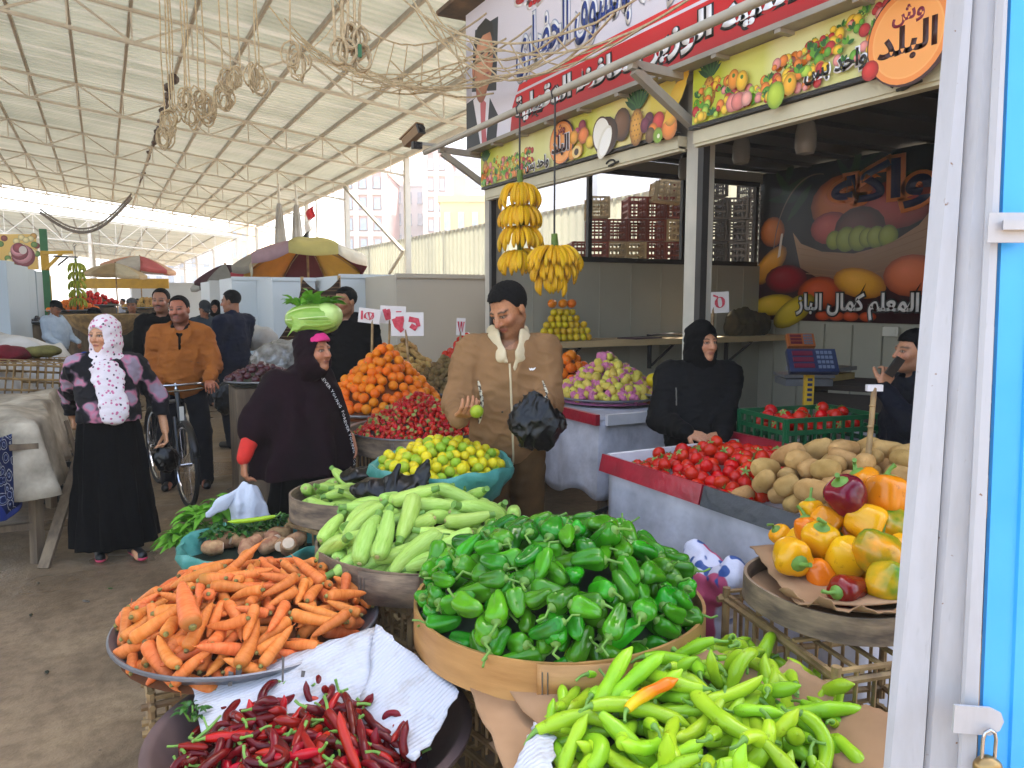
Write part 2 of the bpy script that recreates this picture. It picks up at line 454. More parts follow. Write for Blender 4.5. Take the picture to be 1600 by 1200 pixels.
def truss(y, x0, x1, zf, depth, parent, xs):
    b = MB(); up = Vector((0, 1, 0))
    b.bar((x0, y, zf(x0)), (x1, y, zf(x1)), .06, .06); b.bar((x0, y, zf(x0)-depth), (x1, y, zf(x1)-depth), .06, .06)
    for i, x in enumerate(xs):
        b.bar((x, y, zf(x)-.03), (x, y, zf(x)-depth+.03), .03)
        if i+1 < len(xs):
            x2 = xs[i+1]
            if i % 2: b.bar((x, y+.002, zf(x)), (x2, y+.002, zf(x2)-depth), .04)
            else: b.bar((x, y+.002, zf(x)-depth), (x2, y+.002, zf(x2)), .04)
    return b.build('truss', m_white, parent, smooth=False)
for k in range(7): truss(9.4+6.4*k-(.04 if k == 6 else 0), -14, RX, lambda x: rz_(x)+.0, .56, roof, [-13.3+i*1.0 for i in range(22)])
for k in range(-14, 8):
    x = .7+k; b = MB(); b.bar((x, RY0, rz_(x)+.07), (x, RY1, rz_(x)+.07), .06, .09); b.build('purlin', m_purl, roof, smooth=False)
b = MB(); b.bar((RX+.05, RY0, RZ+.06), (RX+.05, RY1, RZ+.06), .1, .16); b.build('eave_beam', m_white, roof, smooth=False)
for y in (22.2, 28.6, 35, 41.4, 47.7):
    b = MB(); b.bar((RX, y, 0), (RX, y, RZ-.05), .16, .16); b.box((RX, y, .02), (.4, .4, .04)); b.build('column', m_white, roof, smooth=False)
b = MB(); p0 = PX(538, 292, 8.1); p1 = PX(630, 393, 8.1); b.bar(p0, p1, .09); b.bar(p1, PX(608, 428, 8.1), .07); b.build('diagonal_brace', m_purl, roof, smooth=False)
# cable run tied along one purlin
b = MB(); pts = []
for i in range(40):
    t = i/39; p = PY(272-52*t, 120+165*t, 13+24*t); pts.append(p+Vector((rnd.uniform(-.04, .04), 0, rnd.uniform(-.05, .05))))
b.tube(pts, .03, 6)
for i in range(0, 40, 4): b.ell(pts[i], (.09, .14, .08), 6, 5)
b.build('cable_run', M('dark_cable', '#4b3a30', .7), roof)
# ---- second roof further down the market
roof2 = thing('market_roof', 'second lower market roof farther down the aisle, beyond the bright gap', 'roof')
A0 = PY(-80, 318, 60); A1 = PY(372, 372, 60)
def z2(x): return A1.z+(A0.z-A1.z)*(A1.x-x)/(A1.x-A0.x)
b = MB(); corr(b, A0.x-14, A1.x, 60, 118, lambda x: z2(x)+.1, .6, .06); b.build('roof_sheet', m_sheet, roof2, smooth=False)
for y in (60, 74, 88, 102): truss(y, A0.x-14, A1.x, lambda x: z2(x), 1.5, roof2, [A1.x-1.6*i for i in range(18)][::-1])
for k in range(12):
    b = MB(); x = A1.x-1.5*k; b.bar((x, 60, z2(x)+.02), (x, 118, z2(x)+.02), .07); b.build('purlin', m_purl, roof2, smooth=False)
for y in (60.2, 74, 88, 102):
    for x in (A1.x-.05, A1.x-9.6): b = MB(); b.bar((x, y, 0), (x, y, z2(x)-.1), .2); b.build('column', m_white, roof2, smooth=False)
# ---- corrugated perimeter fence
m_fence = M('fence_sheet', '#a9aa98', .5, .25, .6, 0, col2='#94968a', sc3=(1, 1, .2), transm=.25)
def fence(x, y0, y1, zt, label):
    f = thing('sheet_fence', label, 'fence', (x, y0, 0))
    b = MB(); n = int((y1-y0)/.3); pr = []
    for i in range(n): pr += [(i*.3, 0), (i*.3+.2, 0), (i*.3+.225, -.05), (i*.3+.275, -.05)]
    pr.append((y1-y0, 0)); vs = []
    for y, d in pr: vs += [(d, y, .02), (d, y, zt)]
    b.add(vs, [(2*i, 2*i+2, 2*i+3, 2*i+1) for i in range(len(pr)-1)]); b.build('sheet_panel', m_fence, f, smooth=False)
    for i in range(int((y1-y0)/4)+1): b = MB(); b.bar((.08, i*4, 0), (.08, i*4, zt-.05), .08); b.build('post', m_purl, f, smooth=False)
    b = MB(); b.bar((.02, 0, zt-.02), (.02, y1-y0, zt-.02), .06, .05); b.build('top_rail', m_purl, f, smooth=False)
fence(9.5, 6.5, 22.6, 3.78, 'tall beige corrugated fence behind the fruit stall, nearer stretch')
fence(9.7, 22.8, 70, 3.85, 'tall beige corrugated fence running away past the white steel column')
# ---- apartment blocks beyond the fence; haze painted in as pale facades and panes
m_pane = M('hazed_window', '#a9b2bd', .25, .2, 2, 0)
def block(label, px0, px1, pyt, d, depth, col, rows, cols, band=None, pyb=None):
    a = PD(px0, pyt, d); c = PD(px1, pyt, d); W = (c-a).length; H = a.z
    ang = math.atan2((c-a).y, (c-a).x)
    t = thing('apartment_block', label, 'building', (a.x, a.y, 0), ang)
    mw = M('facade_'+col, col, .8, .12, .15, 0)
    b = MB(); b.box((W/2, depth/2, H/2), (W, depth, H)); b.build('wall', mw, t, smooth=False)
    b = MB(); b.box((W/2, depth/2, H+.25), (W+.4, depth+.4, .5)); b.box((W*.3, depth*.5, H+1.5), (W*.25, depth*.3, 2.2)); b.build('roof', mw, t, smooth=False)
    fh = H/rows; cw = W/cols; w0 = None
    if band:
        for i in range(1, rows):
            b = MB(); b.box((W/2, -.12, i*fh), (W+.02, .3, .45)); b.build('floor_band', M('band_'+band, band, .8, .1, .2, 0), t, smooth=False)
        for j in range(cols+1):
            b = MB(); b.box((W*j/cols, -.1, H/2-.01), (.5, .25, H-.04)); b.build('pilaster', M('band_'+band, band, .8, .1, .2, 0), t, smooth=False)
    for i in range(rows):
        for j in range(cols):
            if (i+1)*fh < 3: continue
            if w0 is None:
                b = MB(); b.box((0, 0, 0), (cw*.42, .16, fh*.5)); b.box((0, -.1, -fh*.28), (cw*.5, .3, .12)); w0 = b.build('window', m_pane, t, smooth=False); o = w0
            else: o = w0.copy(); COL.objects.link(o)
            o.location = (cw*(j+.5), -.05, fh*(i+.5))
    return t
block('pink brick apartment tower with pale concrete bands, left of the white column', 533, 600, 268, 75, 14, '#c9a8a2', 7, 3, '#d8d2cc')
block('off-white apartment block with small windows, behind the white column', 598, 664, 292, 85, 14, '#cfd0cf', 6, 4)
block('pink brick tower standing tallest between two white blocks', 664, 699, 240, 80, 12, '#c8a5a0', 8, 2, '#d8d2cc')
block('blue-white apartment block seen left of the stall post', 700, 790, 236, 90, 16, '#c3ccd8', 8, 5)
block('low yellow house above the fence near the stall post', 688, 775, 316, 60, 10, '#dcc490', 3, 4)
block('wide hazy grey block seen through the stall side window', 800, 925, 250, 95, 16, '#c5cad2', 7, 6)
block('pale grey tower seen through the stall window above the crates', 935, 1090, 232, 100, 16, '#c9ccd4', 8, 6)
block('long white block closing the far end of the market', 200, 350, 395, 140, 14, '#dcdcdc', 3, 8)
block('orange-tinted house far off beside the second roof', 360, 388, 355, 110, 12, '#e0c4a4', 5, 2)
# ================================================================= FRUIT STALL
m_grey = M('grey_paint_steel', '#a29b8d', .5, .2, 5, .08)
m_gpost = M('post_paint', '#b7b0a0', .5, .22, 3, .08)
m_dark = M('dark_frame', '#231f1c', .5, .3, 6, .05)
m_inner = M('inner_panel', '#a9a492', .6, .1, 1.5, .04)
m_ceil = M('dark_ceiling', '#2b2825', .7, .3, 2, .1)
m_beige = M('shutter_box_paint', '#c8bfa0', .5, .15, 4, .05)
SX, SY0, SY1, SXB, SZ = 3.26, 1.15, 6.65, 6.84, 2.72
st = thing('fruit_stall', 'open-fronted metal fruit stall with printed fascia boards and hanging bananas', 'market stall')
for y in (6.65, 3.77, 1.0):
    b = MB(); b.box((SX+.06, y, 1.52), (.12, .12, 3.04)); b.box((SX+.01, y-.085, 1.36), (.05, .05, 2.72), mi=1); b.build('post', [m_gpost, m_dark], st, smooth=False)
# side wall with long window opening
b = MB(); zs = 2.08
b.box(((SX+.13+SXB)/2, 6.69, zs/2), (SXB-SX-.13, .05, zs))
for i in range(9): b.box((SX+.5+i*.4, 6.662, zs/2-.01), (.012, .008, zs-.04))
b.box(((SX+.13+SXB)/2, 6.69, 3.08), (SXB-SX-.13, .05, .12)); b.build('side_wall', m_inner, st, smooth=False)
b = MB()
for x in (4.42, 5.64, 6.0, 6.72): b.bar((x, 6.67, 2.1), (x, 6.67, 3.02), .045)
b.bar((SX+.13, 6.66, 2.1), (6.74, 6.66, 2.1), .05); b.bar((SX+.13, 6.66, 3.0), (6.74, 6.66, 3.0), .05); b.build('window_frame', m_dark, st, smooth=False)
b = MB(); b.box((SXB+.03, 3.8, 1.55), (.06, 5.8, 3.1)); b.build('back_wall', m_inner, st, smooth=False)
b = MB()
for i in range(16): b.box((SXB-.012, 1.2+i*.35, .72), (.03, .05, 1.42))
b.build('back_wall_rib', m_inner, st, smooth=False)
b = MB(); b.box((5.1, .97, 1.55), (3.5, .05, 3.1)); b.build('end_wall', m_inner, st, smooth=False)
b = MB(); b.box(((SX+.2+SXB)/2+.1, 3.83, 3.2), (3.65, 5.75, .1))
for i in range(12): b.box(((SX+.2+SXB)/2+.1, 1.2+i*.48, 3.13), (3.5, .05, .04))
b.build('ceiling', m_ceil, st, smooth=False)
b = MB(); b.box((SX+.08, 3.83, 2.88), (.05, 5.7, .34)); b.build('fascia_backing', m_grey, st, smooth=False)
for y0, y1 in ((1.06, 3.7), (3.84, 6.58)):
    b = MB(); b.box((SX+.0, (y0+y1)/2, 2.665), (.13, y1-y0, .075)); b.box((SX-.03, (y0+y1)/2, 2.625), (.05, y1-y0, .03)); b.build('shutter_box', m_beige, st, smooth=False)
    b = MB(); b.box((SX-.075, (y0+y1)/2, 2.716), (.04, y1-y0+.02, .018)); b.build('fascia_trim', m_dark, st, smooth=False)
for y in (2.32, 4.55):
    b = MB(); pts = [Vector((SX-.07, y+.05*math.cos(a)+.0, 2.645+.02*math.sin(a))) for a in np.linspace(0, 5.2, 10)]+[Vector((SX-.075, y-.1, 2.64))]
    b.tube(pts, .007, 6); b.build('shutter_hook', m_dark, st)
# canopy lip and dark soffit between banner and fascia
b = MB(); b.box((SX-.03, 3.83, 3.065), (.34, 5.8, .03))
for i in range(13): b.box((SX-.03, 1.1+i*.46, 3.04), (.33, .04, .02))
b.build('soffit', m_grey, st, smooth=False)
for y in (6.65, 3.77, 1.0):
    b = MB(); b.bar((SX-.02, y, 3.03), (2.77, y, 3.05), .05, .05); b.bar((SX-.02, y, 2.76), (2.80, y, 3.02), .05, .05)
    b.build('awning_bracket', m_grey, st, smooth=False)
b = MB(); b.tube([(2.77, 7.0, 3.08), (2.77, .6, 3.08)], .026, 10); b.build('awning_rail', m_gpost, st)
# shelf on the side wall
m_ply = M('pale_wood', '#c6ab7d', .6, .2, 3, .1, sc3=(.6, 4, 4))
b = MB(); b.box((5.15, 6.42, 1.265), (3.5, .44, .06)); b.build('wall_shelf', m_ply, st, smooth=False)
b = MB()
for x in (4.05, 5.2, 6.3):
    b.bar((x, 6.6, 1.235), (x, 6.25, 1.235), .05, .02); b.bar((x, 6.645, .95), (x, 6.645, 1.24), .06, .02); b.bar((x+.02, 6.63, .98), (x+.02, 6.28, 1.22), .02)
b.build('shelf_bracket', m_dark, st, smooth=False)
b = MB(); b.box((6.805, 4.92, 1.38), (.03, .17, .09)); b.box((6.788, 4.92, 1.38), (.008, .12, .05)); b.build('wall_socket', M('socket_plastic', '#d6d2c4', .4, 0, bump=0), st, smooth=False)
# pendant bulbs
def bulb(p, label):
    t = thing('ceiling_lamp', label, 'lamp', p)
    b = MB(); b.lathe([(.075, .2), (.075, .18), (.03, .17), (.03, .11), (.045, .1), (.045, .07)], 14); b.build('lamp_holder', m_dark, t)
    b = MB(); b.lathe([(.03, .08), (.05, .06), (.062, .0), (.062, -.08), (.05, -.115), (.0, -.125)], 16); b.build('lamp_globe', M('opal_glass', '#8f8981', .25, .05, bump=0, transm=.3), t)
    b = MB(); b.bar((0, 0, .2), (0, 0, 3.14-p[2]), .02); b.build('drop_rod', m_dark, t)
bulb((3.77, 3.36, 2.68), 'pale bulb hanging under the dark ceiling, nearest the circular shop badge')
bulb((4.1, 4.23, 2.78), 'pale bulb hanging just right of the middle stall post')
bulb((4.75, 5.6, 2.9), 'pale bulb just left of the middle stall post, above the window')
# ---------------------------------------------------------------- printed boards
m_print = M('printed_vinyl', None, .35, 0, bump=0, vcol=True, spec=.4)
class Pic(MB):
    """flat print: coloured shapes stacked a hair apart on a board"""
    def __init__(s, fr): super().__init__(); s.O, s.U, s.V = [Vector(q) for q in fr]; s.N = s.U.cross(s.V).normalized(); s.k = 0
    def P(s, x, y): return s.O+s.U*x+s.V*y+s.N*(.003+.00004*s.k)
    def poly(s, pts, col, col2=None):
        s.k += 1; n = len(pts); c0 = lin(col); c1 = lin(col2) if col2 else c0
        ys = [p[1] for p in pts]; lo, hi = min(ys), max(ys)+1e-6
        s.add([s.P(*p) for p in pts], [tuple(range(n))], cols=[tuple(a+(b-a)*(1-(p[1]-lo)/(hi-lo)) for a, b in zip(c0, c1)) for p in pts])
    def disc(s, x, y, rx, ry, col, edge=None, hl=None, n=16, rot=0):
        s.k += 1; c = lin(col); e = lin(edge) if edge else tuple(q*.45 for q in c); h = lin(hl) if hl else tuple(min(1, q*1.25+.03) for q in c)
        vs = [s.P(x-rx*.25, y+ry*.3)]; cs = [h]; fs = []
        for j, (f, cc) in enumerate(((.62, c), (1, e))):
            for i in range(n):
                a = 2*math.pi*i/n; u, v = math.cos(a)*rx*f-(rx*.1 if j == 0 else 0), math.sin(a)*ry*f+(ry*.1 if j == 0 else 0)
                vs.append(s.P(x+u*math.cos(rot)-v*math.sin(rot), y+u*math.sin(rot)+v*math.cos(rot))); cs.append(cc)
        for i in range(n):
            k = (i+1) % n; fs += [(0, 1+i, 1+k), (1+i, 1+n+i, 1+n+k, 1+k)]
        s.add(vs, fs, cols=cs)
    def flat(s, x, y, rx, ry, col, n=24, rot=0):
        s.poly([(x+rx*math.cos(2*math.pi*i/n)*math.cos(rot)-ry*math.sin(2*math.pi*i/n)*math.sin(rot), y+rx*math.cos(2*math.pi*i/n)*math.sin(rot)+ry*math.sin(2*math.pi*i/n)*math.cos(rot)) for i in range(n)], col)
    def leaf(s, x, y, L, w, rot, col): 
        c, q = math.cos(rot), math.sin(rot)
        s.poly([(x+u*L*c-v*w*q, y+u*L*q+v*w*c) for u, v in ((0, 0), (.3, .5), (.7, .4), (1, 0), (.7, -.4), (.3, -.5))], col)
FR = dict(red='#b3201f', yel='#e5b91e', org='#df7b1b', gre='#5f9a1f', dgr='#1f5a1c', pin='#d98a80', lim='#a9c43a', pur='#4a1a2e')
def fruit_pile(p, rg, x0, x1, base, hfun, n, s0, s1):
    its = []
    for _ in range(n):
        x = rg.uniform(x0, x1); its.append((x, base+rg.random()*hfun((x-x0)/(x1-x0))))
    its.sort(key=lambda q: -q[1])
    for x, y in its:
        r = rg.uniform(s0, s1); c = rg.choice(['red', 'yel', 'org', 'gre', 'dgr', 'red', 'pin', 'lim', 'org', 'yel', 'dgr'])
        y = max(y, base+r)
        if c == 'dgr':
            for k in range(6): p.leaf(x, y, r*1.5, r*.7, rg.uniform(.2, 2.9), FR[rg.choice(['dgr', 'gre'])])
        elif c == 'lim' and rg.random() < .6:
            for k in range(9): p.disc(x+rg.uniform(-r, r), y+rg.uniform(-r, r), r*.3, r*.3, '#a3be45')
        else: p.disc(x, y, r, r*rg.uniform(.85, 1.1), FR[c])
def pineapple(p, x, y, s):
    for k in range(11): p.leaf(x, y+s*.9, s*1.3, s*.32, math.pi/2+(k-5)*.2, '#3e6a35' if k % 2 else '#27502b')
    p.disc(x, y, s*.62, s, '#c98f2c', '#7a4a16')
    for i in range(6):
        for j in range(4): p.flat(x+(j-1.5+.5*(i % 2))*s*.28, y+(i-2.5)*s*.28, s*.05, s*.06, '#7d4d18', 5)
def badge(p, x, y, rx, ry):
    p.flat(x+.01, y, rx*1.08, ry*1.06, '#3a140c', 32); p.flat(x, y, rx, ry, '#e98a3f', 32); p.flat(x, y, rx*.88, ry*.88, '#f2a85c', 32); p.flat(x, y, rx*.84, ry*.84, '#ef9f52', 32)
m_k = M('black_ink', '#15120f', .4, 0, bump=0); m_w = M('white_ink', '#ece8e6', .4, 0, bump=0); m_br = M('brown_ink', '#3a1410', .4, 0, bump=0)
m_mag = M('magenta_ink', '#7d1a35', .4, 0, bump=0); m_navy = M('navy_ink', '#13204f', .4, 0, bump=0); m_blue = M('blue_ink', '#16357f', .4, 0, bump=0)
m_redi = M('red_ink', '#c1121a', .4, 0, bump=0); m_orgi = M('orange_ink', '#d07a3c', .4, 0, bump=0); m_gout = M('grey_outline', '#9fa3b4', .4, 0, bump=0)
def board(name, label, y0, y1, z0, z1, x, parts):
    """board facing the aisle; local print frame: u to the viewer's right (-Y), v up"""
    b = MB(); b.box((0, 0, 0), (.012, y0-y1, z1-z0)); o = b.build(name, m_white, smooth=False); o.location = (x+.008, (y0+y1)/2, (z0+z1)/2)
    tag(o, label, 'sign'); return o
def lf(o, y0, z0, x): return ((x-o.location.x, y0-o.location.y, z0-o.location.z), (0, -1, 0), (0, 0, 1))
def px_u(px, py, x, y0, z0): q = PX(px, py, x); return y0-q.y, q.z-z0
def fascia(y0, y1, z0, z1, x, left, label):
    o = board('fascia_sign', label, y0, y1, z0, z1, x, None); fr = lf(o, y0, z0, x); W, H = y0-y1, z1-z0
    p = Pic(fr); rg = random.Random(3 if left else 5)
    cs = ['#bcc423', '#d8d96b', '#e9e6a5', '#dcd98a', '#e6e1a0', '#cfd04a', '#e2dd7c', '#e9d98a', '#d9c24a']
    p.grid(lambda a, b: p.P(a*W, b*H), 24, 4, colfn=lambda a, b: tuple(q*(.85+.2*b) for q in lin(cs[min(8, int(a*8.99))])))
    U = lambda px, py: px_u(px, py, x, y0, z0)
    if left:
        pineapple(p, .10, .13, .10)
        fruit_pile(p, rg, .04, 1.0, .0, lambda t: .11+.1*math.exp(-((t-.25)/.2)**2)+.1*t, 150, .014, .034)
        bx, by = U(880, 228); badge(p, bx, .155, (U(898, 228)[0]-U(862, 228)[0])/2, .155)
        for (px, py, r, c) in ((913, 197, .05, '#8e2540'), (905, 205, .03, '#b5405a'), (900, 215, .06, '#e49a25'), (915, 212, .07, '#e0762a'), (925, 222, .055, '#dcb52a'), (907, 235, .06, '#e0a01f'), (897, 242, .05, '#d98b1e')):
            u, v = U(px, py); p.disc(u, v, r, r*.85, c)
        u, v = U(904, 246); p.flat(u, max(v, .05), .06, .045, '#e8c47a'); p.flat(u, max(v, .05), .03, .025, '#3a2413')
        u, v = U(975, 200); p.disc(u, v+.02, .1, .11, '#6b431f', '#2e1a0c'); p.disc(u-.19, v-.02, .15, .13, '#4a2c14'); p.flat(u-.24, v-.0, .11, .125, '#4b2a12', rot=.3); p.flat(u-.24, v, .1, .113, '#efe9dc', rot=.3); p.flat(u-.2, v-.06, .07, .12, '#e3dccb', rot=-.6); p.flat(u-.19, v-.06, .055, .1, '#f3efe6', rot=-.6)
        u, v = U(994, 196); pineapple(p, u+.03, v-.02, .12)
        for (px, py, r, c) in ((1018, 188, .05, '#5a1c33'), (1012, 196, .05, '#6d2440'), (1022, 200, .045, '#41162a'), (1033, 190, .06, '#c5362a'), (1024, 205, .05, '#e07b1e'), (1020, 212, .05, '#6b4a26'), (1032, 212, .05, '#8b9a2d'), (1050, 200, .075, '#e2822a'), (1052, 182, .06, '#e5a22c')):
            u, v = U(px, py); p.disc(u, v, r, r, c)
        u, v = U(1033, 213); p.flat(u, v, .04, .04, '#7ba02e'); p.flat(u, v, .014, .014, '#e8e8c0')
        b0, b1 = U(1040, 195), U(1062, 165)
        for k in range(3): p.leaf(b0[0]+.02*k, b0[1]+.05*k, .3, .07, .75, '#e3b52a')
        tx, ty = U(843, 257); tw = U(861, 255)[0]-U(825, 255)[0]; bw = U(893, 228)[0]-U(867, 228)[0]
    else:
        pineapple(p, .14, .16, .09)
        fruit_pile(p, rg, .04, .95, .0, lambda t: .17+.05*math.sin(t*9), 150, .014, .036)
        fruit_pile(p, rg, .62, 1.3, .06, lambda t: .12+.13*t, 100, .014, .034)
        for (px, py, r, c) in ((1150, 165, .05, '#d98378'), (1163, 160, .045, '#dc8f84'), (1158, 172, .05, '#d4786c'), (1172, 170, .04, '#dd9a8a')):
            u, v = U(px, py); p.disc(u, max(v, .05), r, r, c)
        for (px, py, c) in ((1152, 125, '#e08a1a'), (1165, 127, '#e8b31c'), (1240, 133, '#e8a51c')):
            u, v = U(px, py); p.disc(u, v, .045, .055, c); p.flat(u, v+.02, .012, .012, '#4f7a1f', 8)
        u, v = U(1218, 150); p.disc(u, v, .06, .07, '#a8bd2a', '#6b8a1a')
        bx, by = U(1424, 58); badge(p, bx, by, bx-U(1364, 58)[0], .2)
        u, v = U(1366, 112); p.disc(u, v, .045, .045, '#c22419')
        tx, ty = U(1310, 105); tw = U(1358, 105)[0]-U(1263, 105)[0]; bw = .27
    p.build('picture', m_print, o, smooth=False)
    ft = lambda u, v: (Vector(fr[0])+Vector(fr[1])*u+Vector(fr[2])*v, fr[1], fr[2])
    L = .026
    by2 = .155 if left else by
    if not left: bx = bx
    lettering('lettering', arab('وش'), ft(bx, by2+.09), bw*.55, .08, m_mag, o, .03, L+.003)
    lettering('lettering', arab('البلد'), ft(bx, by2-.025), bw, .14, m_w, o, .085, L)
    lettering('lettering', arab('البلد'), ft(bx, by2-.025), bw, .14, m_br, o, .035, L+.003)
    lettering('lettering', arab('واحد بس'), ft(tx, ty), tw, .1, m_w, o, .1, L)
    lettering('lettering', arab('واحد بس'), ft(tx, ty), tw, .1, m_k, o, .03, L+.003)
fascia(6.6, 3.84, 2.73, 3.045, 3.17, True, 'fruit-printed fascia board over the banana bay, with coconut and round orange badge')
fascia(3.68, 1.05, 2.73, 3.045, 3.17, False, 'fruit-printed fascia board over the nearer bay, vegetables left of an orange badge')
# top banner
def banner():
    y0, y1, z0, z1, x = 6.76, .6, 3.09, 4.3, 3.1
    o = board('banner', 'large white and red banner with blue lettering and a suited man portrait', y0, y1, z0, z1, x, None); fr = lf(o, y0, z0, x); W, H = y0-y1, z1-z0
    p = Pic(fr); U = lambda px, py: px_u(px, py, x, y0, z0)
    p.poly([(0, 0), (W, 0), (W, H), (0, H)], '#dcd6de'); 
    # portrait: dark suit, white collar, red tie, plain face
    p.poly([(0, 0), (.62, 0), (.66, .18), (.5, .36), (.3, .44), (.0, .42)], '#1d2430')
    p.poly([(0, .42), (.12, .45), (.12, .95), (.0, .95)], '#b9b4bd'); p.poly([(.12, .5), (.62, .4), (.66, 1.0), (.2, 1.02)], '#232a36')
    p.poly([(.15, .42), (.3, .0), (.42, .0), (.5, .4), (.38, .48)], '#e4e0e6'); p.poly([(.3, .36), (.36, .38), (.42, .34), (.4, .2), (.43, 0), (.33, 0), (.31, .2)], '#c05a63')
    p.disc(.33, .5, .12, .14, '#b06a4c', '#8a4a34'); p.disc(.36, .72, .2, .29, '#c98762', '#b57450', '#dba07c', 24)
    p.disc(.16, .68, .03, .07, '#b8714f'); p.poly([(.14, .72), (.16, .9), (.25, 1.03), (.42, 1.06), (.55, .98), (.57, .86), (.5, .92), (.36, .93), (.24, .88), (.19, .72)], '#161414')
    p.poly([(.3, .77), (.39, .775), (.38, .79), (.31, .79)], '#3a2218'); p.poly([(.45, .775), (.52, .77), (.52, .785), (.46, .79)], '#3a2218'); p.flat(.35, .745, .03, .01, '#2a1a14'); p.flat(.48, .745, .025, .01, '#2a1a14')
    p.poly([(.42, .74), (.45, .74), (.47, .66), (.41, .65)], '#b8704e'); p.flat(.43, .585, .055, .012, '#9b4a44')
    p.poly([(.88, 0), (W, 0), (W, .28), (.98, .28), (.92, .2)], '#cf1822', '#a9131c'); p.poly([(1.0, .3), (W, .3), (W, .35), (1.04, .35)], '#e0262a')
    p.build('picture', m_print, o, smooth=False)
    ft = lambda u, v: (Vector(fr[0])+Vector(fr[1])*u+Vector(fr[2])*v, fr[1], fr[2])
    a = arab('سيادة السيد الوزير محافظ الدقهلية'); Lw = 3.75
    lettering('lettering', a, ft(.98+Lw/2, .14), Lw, .2, m_k, o, .09, .006); lettering('lettering', a, ft(.98+Lw/2, .145), Lw, .2, m_w, o, .035, .009)
    a = arab('والخضراوات بالسوق الحضارى'); Lw = 2.75
    lettering('lettering', a, ft(1.0+Lw/2, .6), Lw, .42, m_gout, o, .1, .006); lettering('lettering', a, ft(1.0+Lw/2, .6), Lw, .42, m_w, o, .075, .009); lettering('lettering', a, ft(1.0+Lw/2, .6), Lw, .42, m_blue, o, .015, .012)
    a = arab('جمهورية'); lettering('lettering', a, ft(1.75, 1.02), 1.5, .26, m_w, o, .1, .006); lettering('lettering', a, ft(1.75, 1.02), 1.5, .26, m_redi, o, .03, .009)
    b = MB(); b.box((.03, 0, 0), (.04, W-.01, H-.01)); b.build('backing_frame', m_grey, o, smooth=False)
banner()
b = MB(); a0 = PX(700, 62, 3.15); a1 = PX(800, 5, 3.15)
b.box((3.5, 4.0, 4.36), (1.2, 6.0, .04)); b.build('canopy_sheet', M('rusty_sheet', '#7d5c34', .7, .4, 4, .3, col2='#4a3520'), st, smooth=False)
